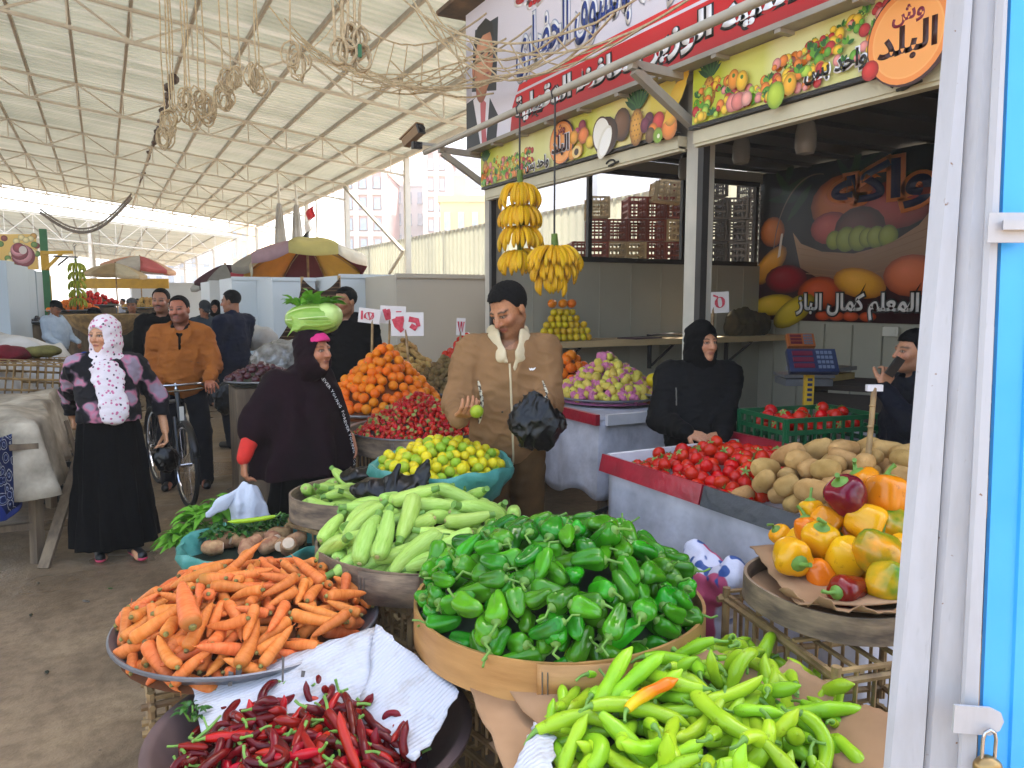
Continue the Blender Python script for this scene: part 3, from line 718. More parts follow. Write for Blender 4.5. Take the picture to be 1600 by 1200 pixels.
# back-wall fruit poster
def poster():
    y0, y1, z0, z1, x = 6.69, 3.0, 1.46, 3.13, 6.81
    o = board('fruit_poster', 'glossy dark poster of a fruit basket with blue and white lettering, on the back wall', y0, y1, z0, z1, x, None); fr = lf(o, y0, z0, x); W, H = y0-y1, z1-z0
    p = Pic(fr); U = lambda px, py: px_u(px, py, x, y0, z0)
    p.poly([(0, 0), (W, 0), (W, H), (0, H)], '#101a17', '#2a0c10'); p.poly([(0, .55), (1.6, .6), (W, .6), (W, 0), (0, 0)], '#3a1216', '#2a0a0e')
    for k in range(14): p.leaf(.25+.12*k, H-.3+.1*math.sin(k*2), .5, .1, .4+k*.9, '#16301c' if k % 2 else '#1d3a1a')
    p.disc(.2, 1.0, .18, .17, '#b5651f', '#6a3310'); u, v = U(1275, 330)
    p.disc(1.15, 1.22, .42, .3, '#c0692c', '#7a3a18'); p.disc(1.75, 1.15, .4, .24, '#a5403a', '#6a2320'); p.disc(1.0, .98, .26, .17, '#b3514a', '#7a2c2a')
    p.disc(1.35, .95, .3, .22, '#5a3026', '#3a1a16')
    for (q, s) in ((1.05, .1), (1.2, .13), (1.35, .13), (1.45, .1), (1.55, .11), (1.68, .11)): p.disc(q, .85, s, s, '#8d9a3c', '#5a6a24')
    pts = [(.48, 1.02)]+[(.5+1.5*t, .78-.12*math.sin(t*3.1)) for t in np.linspace(0, 1, 12)]+[(2.2, 1.15), (2.05, .55), (1.7, .42), (.9, .42), (.55, .6)]
    p.poly([(.5, .97), (.62, .84), (.9, .74), (1.3, .7), (1.7, .77), (2.0, .93), (2.15, 1.1), (2.25, .9), (2.1, .56), (1.7, .42), (.95, .42), (.62, .58)], '#b08a66', '#7a5a42')
    for k in range(5): p.poly([(.58+.03*k, .8-.07*k), (1.3, .66-.05*k), (2.1-.03*k, .9-.08*k), (2.1-.03*k, .89-.08*k), (1.3, .65-.05*k), (.58+.03*k, .79-.07*k)], '#8d6a4c')
    hp = [(.22+.9*(1-math.cos(t))*.62, .72+.85*math.sin(t)) for t in np.linspace(0, 1.75, 20)]
    for i in range(19): p.poly([hp[i], hp[i+1], (hp[i+1][0]+.012, hp[i+1][1]-.012), (hp[i][0]+.012, hp[i][1]-.012)], '#6b5a48')
    p.disc(.18, .62, .3, .14, '#c98a1c', '#6a3e10', rot=.7); p.disc(.42, .46, .3, .16, '#8a1220', '#4a0a12'); p.disc(.9, .3, .3, .18, '#c04a18', '#702410'); p.disc(1.38, .4, .32, .15, '#d99a1a', '#9a5a10', rot=-.2); p.disc(1.95, .46, .3, .2, '#d0693a', '#8a3a1a')
    p.disc(.25, .17, .32, .12, '#d9b21a', '#8a6a10', rot=.1); p.disc(.55, .1, .32, .14, '#cdb020', '#7a6410', rot=.5)
    for q in (.95, 1.12, 1.3, 1.5): p.disc(q, .06, .1, .05, '#c0461c')
    p.poly([(.33, .97), (.36, .97), (.33, .72), (.29, .7)], '#c9b9a0')
    p.build('picture', M('glossy_vinyl', None, .22, 0, bump=0, vcol=True, spec=.16), o, smooth=False)
    ft = lambda u, v: (Vector(fr[0])+Vector(fr[1])*u+Vector(fr[2])*v, fr[1], fr[2])
    a = arab('فواكه'); u = 1.02+.72
    lettering('lettering', a, ft(u, 1.34), 1.44, .46, M('bright_orange_ink', '#e8915a', .4, 0, bump=0), o, .1, .014); lettering('lettering', a, ft(u, 1.34), 1.44, .46, m_navy, o, .03, .017)
    a = arab('المعلم كمال الباز'); u0, v0 = U(1250, 478); u1, v1 = U(1432, 478)
    lettering('lettering', a, ft((u0+u1)/2, v0), u1-u0+.06, .26, m_k, o, .1, .014); lettering('lettering', a, ft((u0+u1)/2, v0), u1-u0+.06, .26, m_w, o, .03, .017)
poster()
# ================================================================= PRODUCE
def spin(prof, seg=12, lobes=0, lamp=0., bend=0., nz=0., seed=0, flat=1., twist=0.):
    """closed turned form along +X from profile [(x, r)]; lobes, bend and bumps shape it"""
    rg = random.Random(seed); vs = []; fs = []; n = len(prof); ph = [rg.random()*6 for _ in range(4)]
    for i, (x, r) in enumerate(prof):
        for k in range(seg):
            a = 2*math.pi*k/seg
            q = r*(1+lamp*(abs(math.sin(lobes*(a+twist*x)/2+ph[0]))*2-1 if lobes else 0))
            q *= 1+nz*math.sin(3*a+ph[1]+x*60)*math.cos(2*a+ph[2]-x*37)
            vs.append((x, q*math.cos(a)*flat, q*math.sin(a)+bend*x*x+bend*.4*x*abs(x)*math.sin(ph[3])))
    for i in range(n-1):
        for k in range(seg):
            k2 = (k+1) % seg; fs.append((i*seg+k, i*seg+k2, (i+1)*seg+k2, (i+1)*seg+k))
    m = MB(); m.add(vs, fs); 
    m.add([(prof[0][0], 0, bend*prof[0][0]**2)]+vs[:seg], [(0, 1+(k+1) % seg, 1+k) for k in range(seg)])
    m.add([(prof[-1][0], 0, bend*prof[-1][0]**2)]+vs[-seg:], [(0, 1+k, 1+(k+1) % seg) for k in range(seg)])
    return m
def interp(pts, n):
    xs = [p[0] for p in pts]; rs = [p[1] for p in pts]
    q = np.linspace(0, 1, n); q = .5-.5*np.cos(q*math.pi)
    X = xs[0]+(xs[-1]-xs[0])*q; return list(zip(X.tolist(), np.interp(X, xs, rs).tolist()))
def smoothp(pts, n):
    P = interp(pts, n*4); r = np.array([p[1] for p in P]); k = np.ones(5)/5
    r2 = np.convolve(np.pad(r, 2, 'edge'), k, 'valid'); return [(P[i][0], float(r2[i])) for i in range(0, len(P), 4)]+[(P[-1][0], float(r2[-1])*.5)]
def heap(n, kinds, cen, R, top, depth, seed=1, K=26, pack=.78, Ry=None, rot=0, samp=None, stop=True, over=.012, tilt=True):
    """drop n items one by one on a mound; kinds = [(half length, radius), ...]; returns (pos, axis, kind)"""
    rg = np.random.RandomState(seed); Ry = Ry or R; rmin = min(k[1] for k in kinds); Lmax = max(k[0] for k in kinds)
    g = max(rmin*.45, .006); Nx = int(2*(R+Lmax)/g)+3; Ny = int(2*(Ry+Lmax)/g)+3; ox, oy = -(R+Lmax)-g, -(Ry+Lmax)-g
    gx = ox+np.arange(Nx)*g; gy = oy+np.arange(Ny)*g; GX, GY = np.meshgrid(gx, gy, indexing='ij')
    T = np.vectorize(top)(GX, GY); Hm = T-depth
    out = []; ca, sa = math.cos(rot), math.sin(rot)
    def hq(x, y, w):
        i = int((x-ox)/g); j = int((y-oy)/g); w = max(1, int(w/g))
        s = Hm[max(0, i-w):i+w+1, max(0, j-w):j+w+1]; return float(s.max()) if s.size else -9
    for it in range(n):
        kd = rg.randint(len(kinds)); L, r = kinds[kd]; best = None
        for _ in range(K):
            if samp: x, y = samp(rg)
            else:
                q = math.sqrt(rg.rand()); a = rg.rand()*2*math.pi; x, y = q*(R-r*.9)*math.cos(a), q*(Ry-r*.9)*math.sin(a)
            if L > r*1.25:
                th = rg.rand()*math.pi*2; dx, dy = math.cos(th), math.sin(th); l = L*.72
                xa, ya, xb, yb = x-dx*l, y-dy*l, x+dx*l, y+dy*l
                if not samp and ((xa/R)**2+(ya/Ry)**2 > 1.02 or (xb/R)**2+(yb/Ry)**2 > 1.02): continue
                za, zb, zm = hq(xa, ya, r*.6), hq(xb, yb, r*.6), hq(x, y, r*.6)
                if not tilt: za = zb = max(za, zb)
                if (za+zb)/2 < zm: d = zm-(za+zb)/2; za += d; zb += d
                sl = (zb-za)/(2*l)
                if abs(sl) > .9: continue
                z = (za+zb)/2+r*pack; ax = Vector((dx, dy, sl)).normalized()
            else: z = hq(x, y, r*.6)+r*pack; ax = Vector(rg.randn(3)).normalized(); xa, ya, xb, yb = x, y, x, y; za = zb = z
            sc = z+r*.4-top(x, y)
            if best is None or sc < best[0]: best = (sc, x, y, z, ax, kd)
        if best is None: continue
        if stop and best[0] > over: continue
        sc, x, y, z, ax, kd = best; L, r = kinds[kd]
        m = 5 if L > r*1.25 else 1
        for t in (np.linspace(-.85, .85, m) if m > 1 else [0.]):
            cx, cy, cz = x+ax.x*L*t, y+ax.y*L*t, z+ax.z*L*t
            i0, i1 = int((cx-r-ox)/g), int((cx+r-ox)/g)+2; j0, j1 = int((cy-r-oy)/g), int((cy+r-oy)/g)+2
            i0 = max(i0, 0); j0 = max(j0, 0)
            d2 = (GX[i0:i1, j0:j1]-cx)**2+(GY[i0:i1, j0:j1]-cy)**2
            h = np.where(d2 < r*r, cz+np.sqrt(np.maximum(r*r-d2, 0))*.92, -9); Hm[i0:i1, j0:j1] = np.maximum(Hm[i0:i1, j0:j1], h)
        out.append((Vector(cen)+Vector((x*ca-y*sa, x*sa+y*ca, z)), Vector((ax.x*ca-ax.y*sa, ax.x*sa+ax.y*ca, ax.z)), kd))
    vis = []
    for p_, ax, kd in out:
        L, r = kinds[kd]; q = p_-Vector(cen); lx, ly = q.x*ca+q.y*sa, -q.x*sa+q.y*ca; al = Vector((ax.x*ca+ax.y*sa, -ax.x*sa+ax.y*ca, ax.z)); n_ = 0; c_ = 0
        for t in ((-.8, -.4, 0, .4, .8) if L > r*1.25 else (0,)):
            for dx, dy in ((0, 0), (.6, 0), (-.6, 0), (0, .6), (0, -.6), (0, -.85), (-.7, -.5)):
                X, Y = lx+al.x*L*t+dx*r, ly+al.y*L*t+dy*r; i = int((X-ox)/g); j = int((Y-oy)/g)
                if 0 <= i < Nx and 0 <= j < Ny: c_ += 1; n_ += Hm[i, j] <= q.z+al.z*L*t+r*math.sqrt(max(0, 1-dx*dx-dy*dy))*.95+1.0*r
        if n_ >= (1 if c_ < 9 else 3): vis.append((p_, ax, kd))
    return vis
def scatter(items, protos, seed=0, label=None, group=None, sc=(.9, 1.1), flip=True, roll=None):
    """protos: list per kind of lists of prototype roots; the first use of a prototype moves the prototype itself"""
    rg = random.Random(seed); used = set()
    for p, ax, kd in items:
        o = rg.choice(protos[kd])
        if o.name in used: o = copy_tree(o)
        else: used.add(o.name)
        if label: o['label'] = rg.choice(label) if isinstance(label, list) else label
        if group: o['group'] = group
        a = ax if not flip or rg.random() < .5 else -ax
        q = Vector((1, 0, 0)).rotation_difference(a)
        ro = rg.uniform(0, 6.283) if roll is None else rg.uniform(-roll, roll)
        o.rotation_mode = 'QUATERNION'; o.rotation_quaternion = Quaternion(a, ro) @ q
        o.location = p; s = rg.uniform(*sc); o.scale = (s, s, s)
    for ps in protos:
        for o in ps:
            if o.name not in used:
                for c in list(o.children): bpy.data.objects.remove(c)
                bpy.data.objects.remove(o)
def dome(R, h, z0=0, pw=1.6): return lambda x, y: z0+h*max(0, 1-(math.hypot(x, y)/R)**pw)
# ---- materials of produce
def body_mat(name, c1, c2, rough, scale=14, coat=0, rv=.12, rh=.012, ramp=None, bump=.08, bscale=60, sc3=(1, 1, 1), bd=.002, sss=0, end=None, spec=.22):
    t = NT(name); v = t.coord('Object', sc3); c = t.ramp(t.noise(v, scale, 4), [(.35, c1), (.68, c2)])
    if end:                                                    # coloured ends along the length: [(x, colour, width)]
        gx = t.n('SeparateXYZ'); tc = t.n('TexCoord'); t.l(tc.outputs['Object'], gx.inputs[0]); nz = t.noise(v, 60, 2)
        for x0, x1, ec in end:
            mr = t.n('MapRange'); mr.inputs[1].default_value = x0; mr.inputs[2].default_value = x1
            t.l(t.mathn('ADD', gx.outputs[0], t.mathn('MULTIPLY', t.mathn('SUBTRACT', nz, .5), .02)), mr.inputs[0]); c = t.mix(mr.outputs[0], c, ec)
    oi = t.n('ObjectInfo'); hs = t.n('HueSaturation'); r2 = t.n('TexWhiteNoise', noise_dimensions='1D'); t.l(oi.outputs['Random'], r2.inputs['W'])
    vo = t.n('VectorMath', operation='ADD'); t.l(v, vo.inputs[0]); t.l(oi.outputs['Random'], vo.inputs[1]); sp_ = t.ramp(t.noise(vo.outputs[0], 34, 3, .7), [(.62, '#000000'), (.76, '#ffffff')]); c = t.mix(sp_, c, t.mix(1., c, (.62, .5, .4), 'MULTIPLY'))
    t.l(t.mathn('ADD', t.mathn('MULTIPLY', oi.outputs['Random'], 2*rv), 1-rv), hs.inputs['Value'])
    t.l(t.mathn('ADD', t.mathn('MULTIPLY', r2.outputs['Value'], 2*rh), .5-rh), hs.inputs['Hue']); t.l(c, hs.inputs['Color'])
    return t.fin(hs.outputs[0], rough, t.noise(v, bscale, 3), bump, bd, coat=coat*.5, sss=sss, spec=spec)
m_car = body_mat('carrot_skin', '#d67c40', '#c76728', .5, 25, rv=.14, rh=.01, bump=.35, bscale=30, sc3=(4, 1, 1), end=[(.075, .1, '#a86a2c')], sss=.1)
m_carend = M('carrot_stub', '#8a8440', .75, .4, 60, .3, col2='#5e4a24')
m_gpep = body_mat('green_pepper_skin', '#3d8c10', '#235f0a', .17, 10, coat=.5, rv=.32, rh=.02, bump=.06, bscale=25)
m_stem = M('green_stem', '#6f9a3a', .55, .3, 30, .2)
m_zuc = body_mat('squash_skin', '#97b84c', '#aeca66', .38, 40, rv=.14, rh=.012, bump=.08, sc3=(.35, 3, 3), coat=.1)
m_zend = M('squash_stub', '#b4a468', .7, .35, 60, .3)
m_lch = body_mat('long_chili_skin', '#9cc028', '#84b01e', .25, 9, coat=.3, rv=.15, rh=.02, bump=.06)
m_rch = body_mat('red_chili_skin', '#7c0a0e', '#46070b', .25, 9, coat=.2, rv=.45, rh=.006, bump=.15, bscale=40)
m_rch2 = body_mat('bright_chili_skin', '#b40e0a', '#980c0a', .2, 9, coat=.4, rv=.1, rh=.008)
m_lime = body_mat('lemon_lime_skin', '#d8c21c', '#c6b818', .38, 12, rv=.1, rh=.012, bump=.3, bscale=160, coat=.1)
m_lime2 = body_mat('green_lime_skin', '#98b028', '#82a022', .38, 12, rv=.12, rh=.02, bump=.3, bscale=160, coat=.1)
m_tom = body_mat('tomato_skin', '#c4200a', '#b01808', .2, 8, coat=.35, rv=.12, rh=.004)
m_pot = body_mat('potato_skin', '#b8925a', '#9c7642', .75, 18, rv=.12, rh=.01, bump=.4, bscale=50)
m_str = body_mat('strawberry_skin', '#c0160c', '#9a0c0a', .32, 40, coat=.12, rv=.25, rh=.005, bump=.6, bscale=220, bd=.003, end=[(.010, .016, '#c87850')])
m_ora = body_mat('orange_peel', '#e2780e', '#d86a0a', .42, 20, rv=.1, rh=.012, bump=.35, bscale=170)
m_yap = body_mat('yellow_apple_skin', '#d8b81c', '#c9a818', .28, 8, coat=.25, rv=.12, rh=.02)
m_gua = body_mat('guava_skin', '#d8c45a', '#c6b24a', .4, 14, rv=.1, rh=.02, bump=.25, bscale=60)
m_kiw = body_mat('kiwi_skin', '#7a6238', '#5c4a2a', .85, 60, rv=.15, rh=.01, bump=.5, bscale=200)
m_gin = body_mat('ginger_skin', '#c09a58', '#a07c42', .75, 30, rv=.15, rh=.01, bump=.5, bscale=60)
m_ypep = body_mat('yellow_pepper_skin', '#e39a0a', '#e0a814', .16, 7, coat=.5, rv=.1, rh=.018)
m_opep = body_mat('orange_pepper_skin', '#de7a0c', '#e08a12', .16, 6, coat=.5, rv=.08, rh=.012)
m_mpep = body_mat('mottled_pepper_skin', '#e09a10', '#4a7a18', .16, 9, coat=.5, rv=.08, rh=.01)
m_rpep = body_mat('dark_red_pepper_skin', '#7c0c18', '#5a0a18', .14, 7, coat=.6, rv=.1, rh=.01)
m_tar = body_mat('taro_skin', '#b08a62', '#8a5e42', .85, 24, rv=.15, rh=.012, bump=.6, bscale=50, bd=.005)
m_tarcut = M('taro_cut_face', '#d8bc9e', .7, .15, 30, .1)
m_ban = body_mat('banana_peel', '#dba80e', '#cc9a0c', .45, 10, rv=.1, rh=.008, bump=.08, end=[(.072, .088, '#4a3a16'), (-.075, -.09, '#8a9a2a')])
m_ban2 = body_mat('green_banana_peel', '#9ca02a', '#86902a', .5, 8, rv=.12, rh=.012)
m_banst = M('banana_stalk', '#5f7a22', .6, .3, 20, .2)
m_beige_sk = M('calyx_green', '#5b8a2c', .6, .3, 60, .2, col2='#8a9a4a')
# ---- prototypes
def P_carrot(L, r, s, bend=.0):
    m = spin(smoothp([(-L, .003), (-L*.97, r*.22), (-L*.8, r*.48), (-L*.45, r*.72), (0, r*.88), (L*.6, r), (L*.9, r*.98), (L, r*.55)], 14), 12, bend=bend, nz=.05, seed=s)
    o = m.build('carrot', m_car); tag(o, 'x', 'carrot')
    e = MB(); e.lathe([(.0, 0), (r*.34, 0), (r*.38, .006), (r*.25, .012), (0, .012)], 8, rot=Matrix.Rotation(math.pi/2, 3, 'Y'), c=(L*.97, 0, bend*L*L)); e.build('stem_stub', m_carend, o)
    if s % 2 == 0: e = MB(); e.tube([(-L, 0, bend*L*L), (-L*1.12, .004, bend*L*L-.003), (-L*1.25, .0, bend*L*L+.004)], [.0018, .0012, .0007], 5); e.build('root_tip', m_car, o)
    return o
def P_pepper(L, r, s, mat, name='green_pepper', cat='pepper', lob=3, amp=.13, pts=None, bend=0, st=1., seg=24):
    pts = pts or [(-L, r*.1), (-L*.93, r*.42), (-L*.55, r*.72), (0, r*.88), (L*.5, r*1.02), (L*.85, r*.9), (L, r*.55), (L*.96, r*.25)]
    P = pts if pts[-1][0] < pts[-2][0] else pts
    Q = smoothp([p for p in pts if p is not pts[-1]], 14)
    Q = Q[:-1]+[(L*1.0, r*.55), (L*.95, r*.22)]
    m = spin(Q, seg, lobes=lob, lamp=amp, bend=bend, nz=.04, seed=s, twist=6)
    o = m.build(name, mat); tag(o, 'x', cat)
    rg = random.Random(s); e = MB(); z = bend*L*L
    q = [(L*.93, 0, z), (L*1.0+.012*st, .002, z+.002), (L+.03*st, .01*rg.uniform(-1, 1), z+.008), (L+.048*st, .022*rg.uniform(-1, 1), z+.016)]
    e.tube(q, [r*.3, r*.14, r*.11, r*.14], 8); e.lathe([(r*.55, .0), (r*.4, .008), (.0, .014)], 10, c=(L*.93, 0, z), rot=Matrix.Rotation(math.pi/2, 3, 'Y')); e.build('stem', m_stem, o)
    return o
def P_zuc(L, r, s, bend):
    m = spin(smoothp([(-L, r*.45), (-L*.93, r*.85), (-L*.6, r*1.03), (0, r), (L*.6, r*.85), (L*.92, r*.6), (L, r*.5)], 14), 14, lobes=5, lamp=.035, bend=bend, nz=.03, seed=s)
    o = m.build('squash', m_zuc); tag(o, 'x', 'squash')
    e = MB(); e.lathe([(0, 0), (r*.5, 0), (r*.42, .022), (r*.46, .03), (0, .03)], 8, c=(L*.97, 0, bend*L*L), rot=Matrix.Rotation(math.pi/2, 3, 'Y')); e.build('stem_stub', m_stem, o)
    e = MB(); e.lathe([(r*.3, 0), (r*.24, .005), (0, .006)], 8, c=(-L*.985, 0, bend*L*L), rot=Matrix.Rotation(-math.pi/2, 3, 'Y')); e.build('blossom_end', m_zend, o)
    return o
def P_chili(L, r, s, mat, curve, name, st=.03):
    """a long pepper bent along an arc, with its stem"""
    rg = random.Random(s); n = 18; pts = []; rs = []; a = 0; p = Vector((L, 0, 0)); d = Vector((-1, 0, 0)); step = 2*L/n; ax = Vector((0, 1, rg.uniform(-.3, .3))).normalized()
    for i in range(n+1):
        t = i/n; pts.append(p.copy()); rs.append(r*(.62+.38*math.sin(min(1, t*3)*1.57))*(1-.12*t)*(1 if t < .8 else max(.14, 1-((t-.8)/.2)**2.0))*(1+.07*math.sin(t*17+s)))
        d = Quaternion(ax, curve*(1+.8*math.sin(t*5+s))/n)@d; p = p+d*step
    c = sum(pts, Vector())/len(pts); pts = [q-c for q in pts]
    m = MB(); m.tube(pts, rs, 10); o = m.build(name, mat); tag(o, 'x', 'chili')
    d0 = (pts[0]-pts[1]).normalized(); e = MB(); q = [pts[0]-d0*.004, pts[0]+d0*.006, pts[0]+d0*st*.6+Vector((0, 0, .006)), pts[0]+d0*st+Vector((0, rg.uniform(-.01, .01), .015))]
    e.tube(q, [rs[0]*.95, rs[0]*.5, .0035, .004], 7); e.build('stem', m_stem, o); return o
def P_ball(r, s, mat, name, cat, squash=1., nz=.03, nip=0., seg=14, calyx=None, seams=0):
    pr = []
    for i in range(11):
        t = math.pi*(i+.35)/10.7; pr.append((-r*squash*math.cos(t)*(1+nip*(max(0, -math.cos(t))**8)), r*math.sin(t)))
    m = spin(pr, seg, lobes=seams, lamp=.02 if seams else 0, nz=nz, seed=s); o = m.build(name, mat); tag(o, 'x', cat)
    if calyx == 'star':
        e = MB()
        for k in range(5):
            a = k*1.2566+s; u = Vector((0, math.cos(a), math.sin(a))); w_ = Vector((0, -math.sin(a), math.cos(a))); X = Vector((1, 0, 0))
            b0 = X*r*squash*.96; tip = b0+u*r*.75+X*(.004*(k % 3)); mid = b0+u*r*.4+X*.006
            e.add([b0+w_*.003, mid+w_*.005, tip, mid-w_*.005, b0-w_*.003, b0-w_*.0+X*.004], [(0, 1, 2, 3, 4, 5)])
        e.tube([X*r*squash*.9, X*(r*squash+.012)+Vector((0, .004, 0))], [.003, .0025], 5); e.build('calyx', m_beige_sk, o, smooth=False)
    elif calyx == 'dot': e = MB(); e.lathe([(.0, .003), (.004, .002), (.0055, -.002)], 7, c=(r*squash*.985, 0, 0), rot=Matrix.Rotation(math.pi/2, 3, 'Y')); e.build('stem_scar', m_stem, o)
    return o
# ---- containers
m_steel = M('dull_aluminium', '#8d8f96', .38, .2, 8, .1, metal=.75)
m_hoop = M('bent_wood_hoop', '#b98a50', .55, .3, 3, .15, col2='#9a6c38', sc3=(1, 1, 6))
m_hoopold = M('weathered_hoop', '#927a60', .85, .45, 7, .5, col2='#57473a', sc3=(1, 1, 4))
m_turq = M('turquoise_sack', '#5aa598', .45, .35, 7, .35, bscale=30, bdist=.012, col2='#3f8a7e', transm=.12)
m_mound = M('produce_shade', '#3a3a20', .9, .4, 20, .3)  # default tone of the added heap filler: produce in shade, painted in
m_bamboo = M('palm_rib', '#a88a5a', .65, .4, 12, .25, col2='#75593a')
m_staple = M('wire', '#7a766e', .4, .2, 20, 0, metal=.6)
def tray(name, label, cat, cen, R, mat=m_steel, h=.09, flare=1.0, mound=None, moundmat=None):
    t = thing(name, label, cat, cen); b = MB()
    b.lathe([(0, -h+.004), (R*.72, -h+.004), (R*.93, -h*.25), (R*.985, 0), (R*1.0, .006), (R*1.015, .003), (R*1.015, -.006), (R*.985, -.012), (R*.95, -h*.3), (R*.73, -h-.004), (0, -h-.004)], 56); b.build('dish', mat, t)
    if mound: b = MB(); b.lathe([(R*.94*i/12, mound(R*.94*i/12, 0)) for i in range(13)], 32); b.build('gap_filler', moundmat or m_mound, t)
    return t
def hoop(label, cen, R, h=.11, mat=m_hoop, rot=0, mound=None, moundmat=None):
    t = thing('sieve_basket', label, 'basket', cen, rot); b = MB(); rg = random.Random(int(R*1e4))
    n = 72; ph = rg.random()*6
    b.lathe([(R-.006, -h+.012), (R-.006, .0), (R+.004, .001), (R+.006, -h), (R-.004, -h)], n, closed=True, fn=lambda r, z, a: (r*(1+.006*math.sin(2*a+ph))+.002*math.sin(5*a), z+.004*math.sin(3*a+ph)))
    b.build('hoop', mat, t)
    b = MB(); m_ = 14; b.lathe([(R+.0075, -h+.004), (R+.0085, -.003)], n, fn=lambda r, z, a: (r+.003, z)); 
    b = MB(); a0 = 3.75
    vs = []
    for i in range(m_+1):
        a = a0+.5*i/m_
        for z in (-h+.002, -.002): vs.append(((R+.014)*math.cos(a), (R+.014)*math.sin(a), z))
    b.add(vs, [(2*i, 2*i+2, 2*i+3, 2*i+1) for i in range(m_)]); b.build('overlap', mat, t, solid=.006)
    b = MB()
    for a in (a0+.03, a0+.06):
        b.tube([((R+.019)*math.cos(a), (R+.019)*math.sin(a), z) for z in (-h+.02, -.02)], .0018, 5)
    b.build('stitching', m_staple, t)
    b = MB(); b.lathe([(0, -h+.008), (R-.006, -h+.008), (R-.006, -h+.003), (0, -h+.003)], 40); b.build('mesh_floor', m_hoopold, t)
    if mound: b = MB(); b.lathe([((R-.012)*i/12, mound((R-.012)*i/12, 0)) for i in range(13)], 36); b.build('gap_filler', moundmat or m_mound, t)
    return t
def sack_bowl(label, cen, R, h, seed, mound=None, moundmat=None, Ry=1.):
    t = thing('lined_basket', label, 'basket', cen); rg = random.Random(seed); ph = [rg.random()*6 for _ in range(6)]
    def fn(r, z, a):
        wv = .010*math.sin(9*a+ph[0]+z*30)+.007*math.sin(17*a+ph[1]-z*50)+.005*math.sin(31*a+ph[2]+z*80)
        return (r+wv*(1 if z < -.01 else .5), (z+.008*math.sin(4*a+ph[3])+.006*math.sin(11*a+ph[4])))
    b = MB(); b.lathe([(0, -h+.03), (R*.6, -h+.03), (R*.86, -h*.4), (R*.95, -.02), (R*.985, .008), (R*1.03, .012), (R*1.05, -.005), (R*1.03, -.035), (R*.97, -h*.35), (R*.85, -h*.65), (R*.65, -h*.95), (0, -h)], 90, fn=fn)
    b.build('sack_lining', m_turq, t)
    if mound: b = MB(); b.lathe([(R*.9*i/12, mound(R*.9*i/12, 0)) for i in range(13)], 36); b.build('gap_filler', moundmat or m_mound, t)
    return t
def cage(label, cen, sz, rz=0, seed=0, cat='crate', name='palm_rib_crate', n=None, tiltz=None, mat=m_bamboo):
    """crate of split palm ribs: corner sticks, horizontal rails, thin uprights"""
    X, Y, H = sz; t = thing(name, label, cat, cen, rz); rg = random.Random(seed)
    j = lambda s=.006: rg.uniform(-s, s)
    for sx in (-1, 1):
        for sy in (-1, 1):
            b = MB(); b.tube([(sx*X/2+j(), sy*Y/2+j(), 0), (sx*X/2, sy*Y/2, H+.02)], .013, 7); b.build('corner_stick', mat, t)
    for (ax, L, off) in (('x', X, Y), ('y', Y, X)):
        for s in (-1, 1):
            b = MB()
            for z in (.04, H*.5, H-.02):
                q = [(-L/2-.03, s*off/2+j(), z+j()), (0, s*off/2+j(), z+j()), (L/2+.03, s*off/2+j(), z+j())]
                b.tube(q if ax == 'x' else [(p[1], p[0], p[2]) for p in q], .011, 6)
            k = max(4, int(L/.055))
            for i in range(k+1):
                u = -L/2+L*i/k+j(.004); q = [(u, s*(off/2-.004), .0), (u+j(), s*(off/2-.004), H)]
                b.tube(q if ax == 'x' else [(p[1], p[0], p[2]) for p in q], .0065, 5)
            b.build('slat_side', mat, t)
    b = MB(); k = max(4, int(X/.07))
    for i in range(k+1): b.bar((-X/2+X*i/k, -Y/2, H-.005), (-X/2+X*i/k+j(.01), Y/2, H-.005+j()), .014, .008)
    k = max(3, int(Y/.16))
    for i in range(k+1): b.bar((-X/2, -Y/2+Y*i/k, H+.006), (X/2, -Y/2+Y*i/k+j(.01), H+.006), .016, .008)
    b.build('slat_top', mat, t); return t
def place_at(px, py, z): q = PZ(px, py, z); return (q.x, q.y, z)
# ================================================================= CARROTS
c_car = place_at(390, 965, .60); Rc = .435
dm = dome(Rc, .13, .0, 1.8)
tray('metal_tray', 'wide dull aluminium tray heaped with orange carrots', 'tray', c_car, Rc, mound=lambda x, y: dm(x, y)-.075, moundmat=M('carrot_sacking', '#6a3a16', .9, .3, 20, .2))  # added filler, coloured like carrots in shade
kk = [(.074, .02), (.064, .0185), (.086, .0225), (.055, .017)]
it = heap(330, kk, c_car, Rc*.94, dm, .085, 3, K=18, pack=.62, over=.05)
pr = [[P_carrot(L, r, 10*i+j, b_) for j, b_ in enumerate((0, 1.8, -2.2, .9))] for i, (L, r) in enumerate(kk)]
for k in ((-1, -.3), (.7, -.5)): pass
scatter(it, pr, 4, 'orange carrot with a dull green stub in the heap on the aluminium tray', 'carrots heaped on the aluminium tray')
def single(o, p, ax, label, roll=0, group=None):
    a = Vector(ax).normalized(); o.rotation_mode = 'QUATERNION'; o.rotation_quaternion = Quaternion(a, roll)@Vector((1, 0, 0)).rotation_difference(a); o.location = p; o['label'] = label
    if group: o['group'] = group
    return o
single(P_carrot(.105, .033, 91, .5), PD(291, 945, 2.36), (.05, -.93, -.36), 'biggest carrot, thick and lying stub-down on the near left of the carrot heap')
single(P_carrot(.12, .025, 93, .8), PD(370, 902, 2.62), (-.95, .1, -.05), 'long carrot lying sideways across the top left of the carrot heap')
single(P_carrot(.1, .018, 94, 0), PD(372, 880, 2.68), (-.75, -.2, -.5), 'carrot standing up with its tip pointing right above the back of the carrot heap')
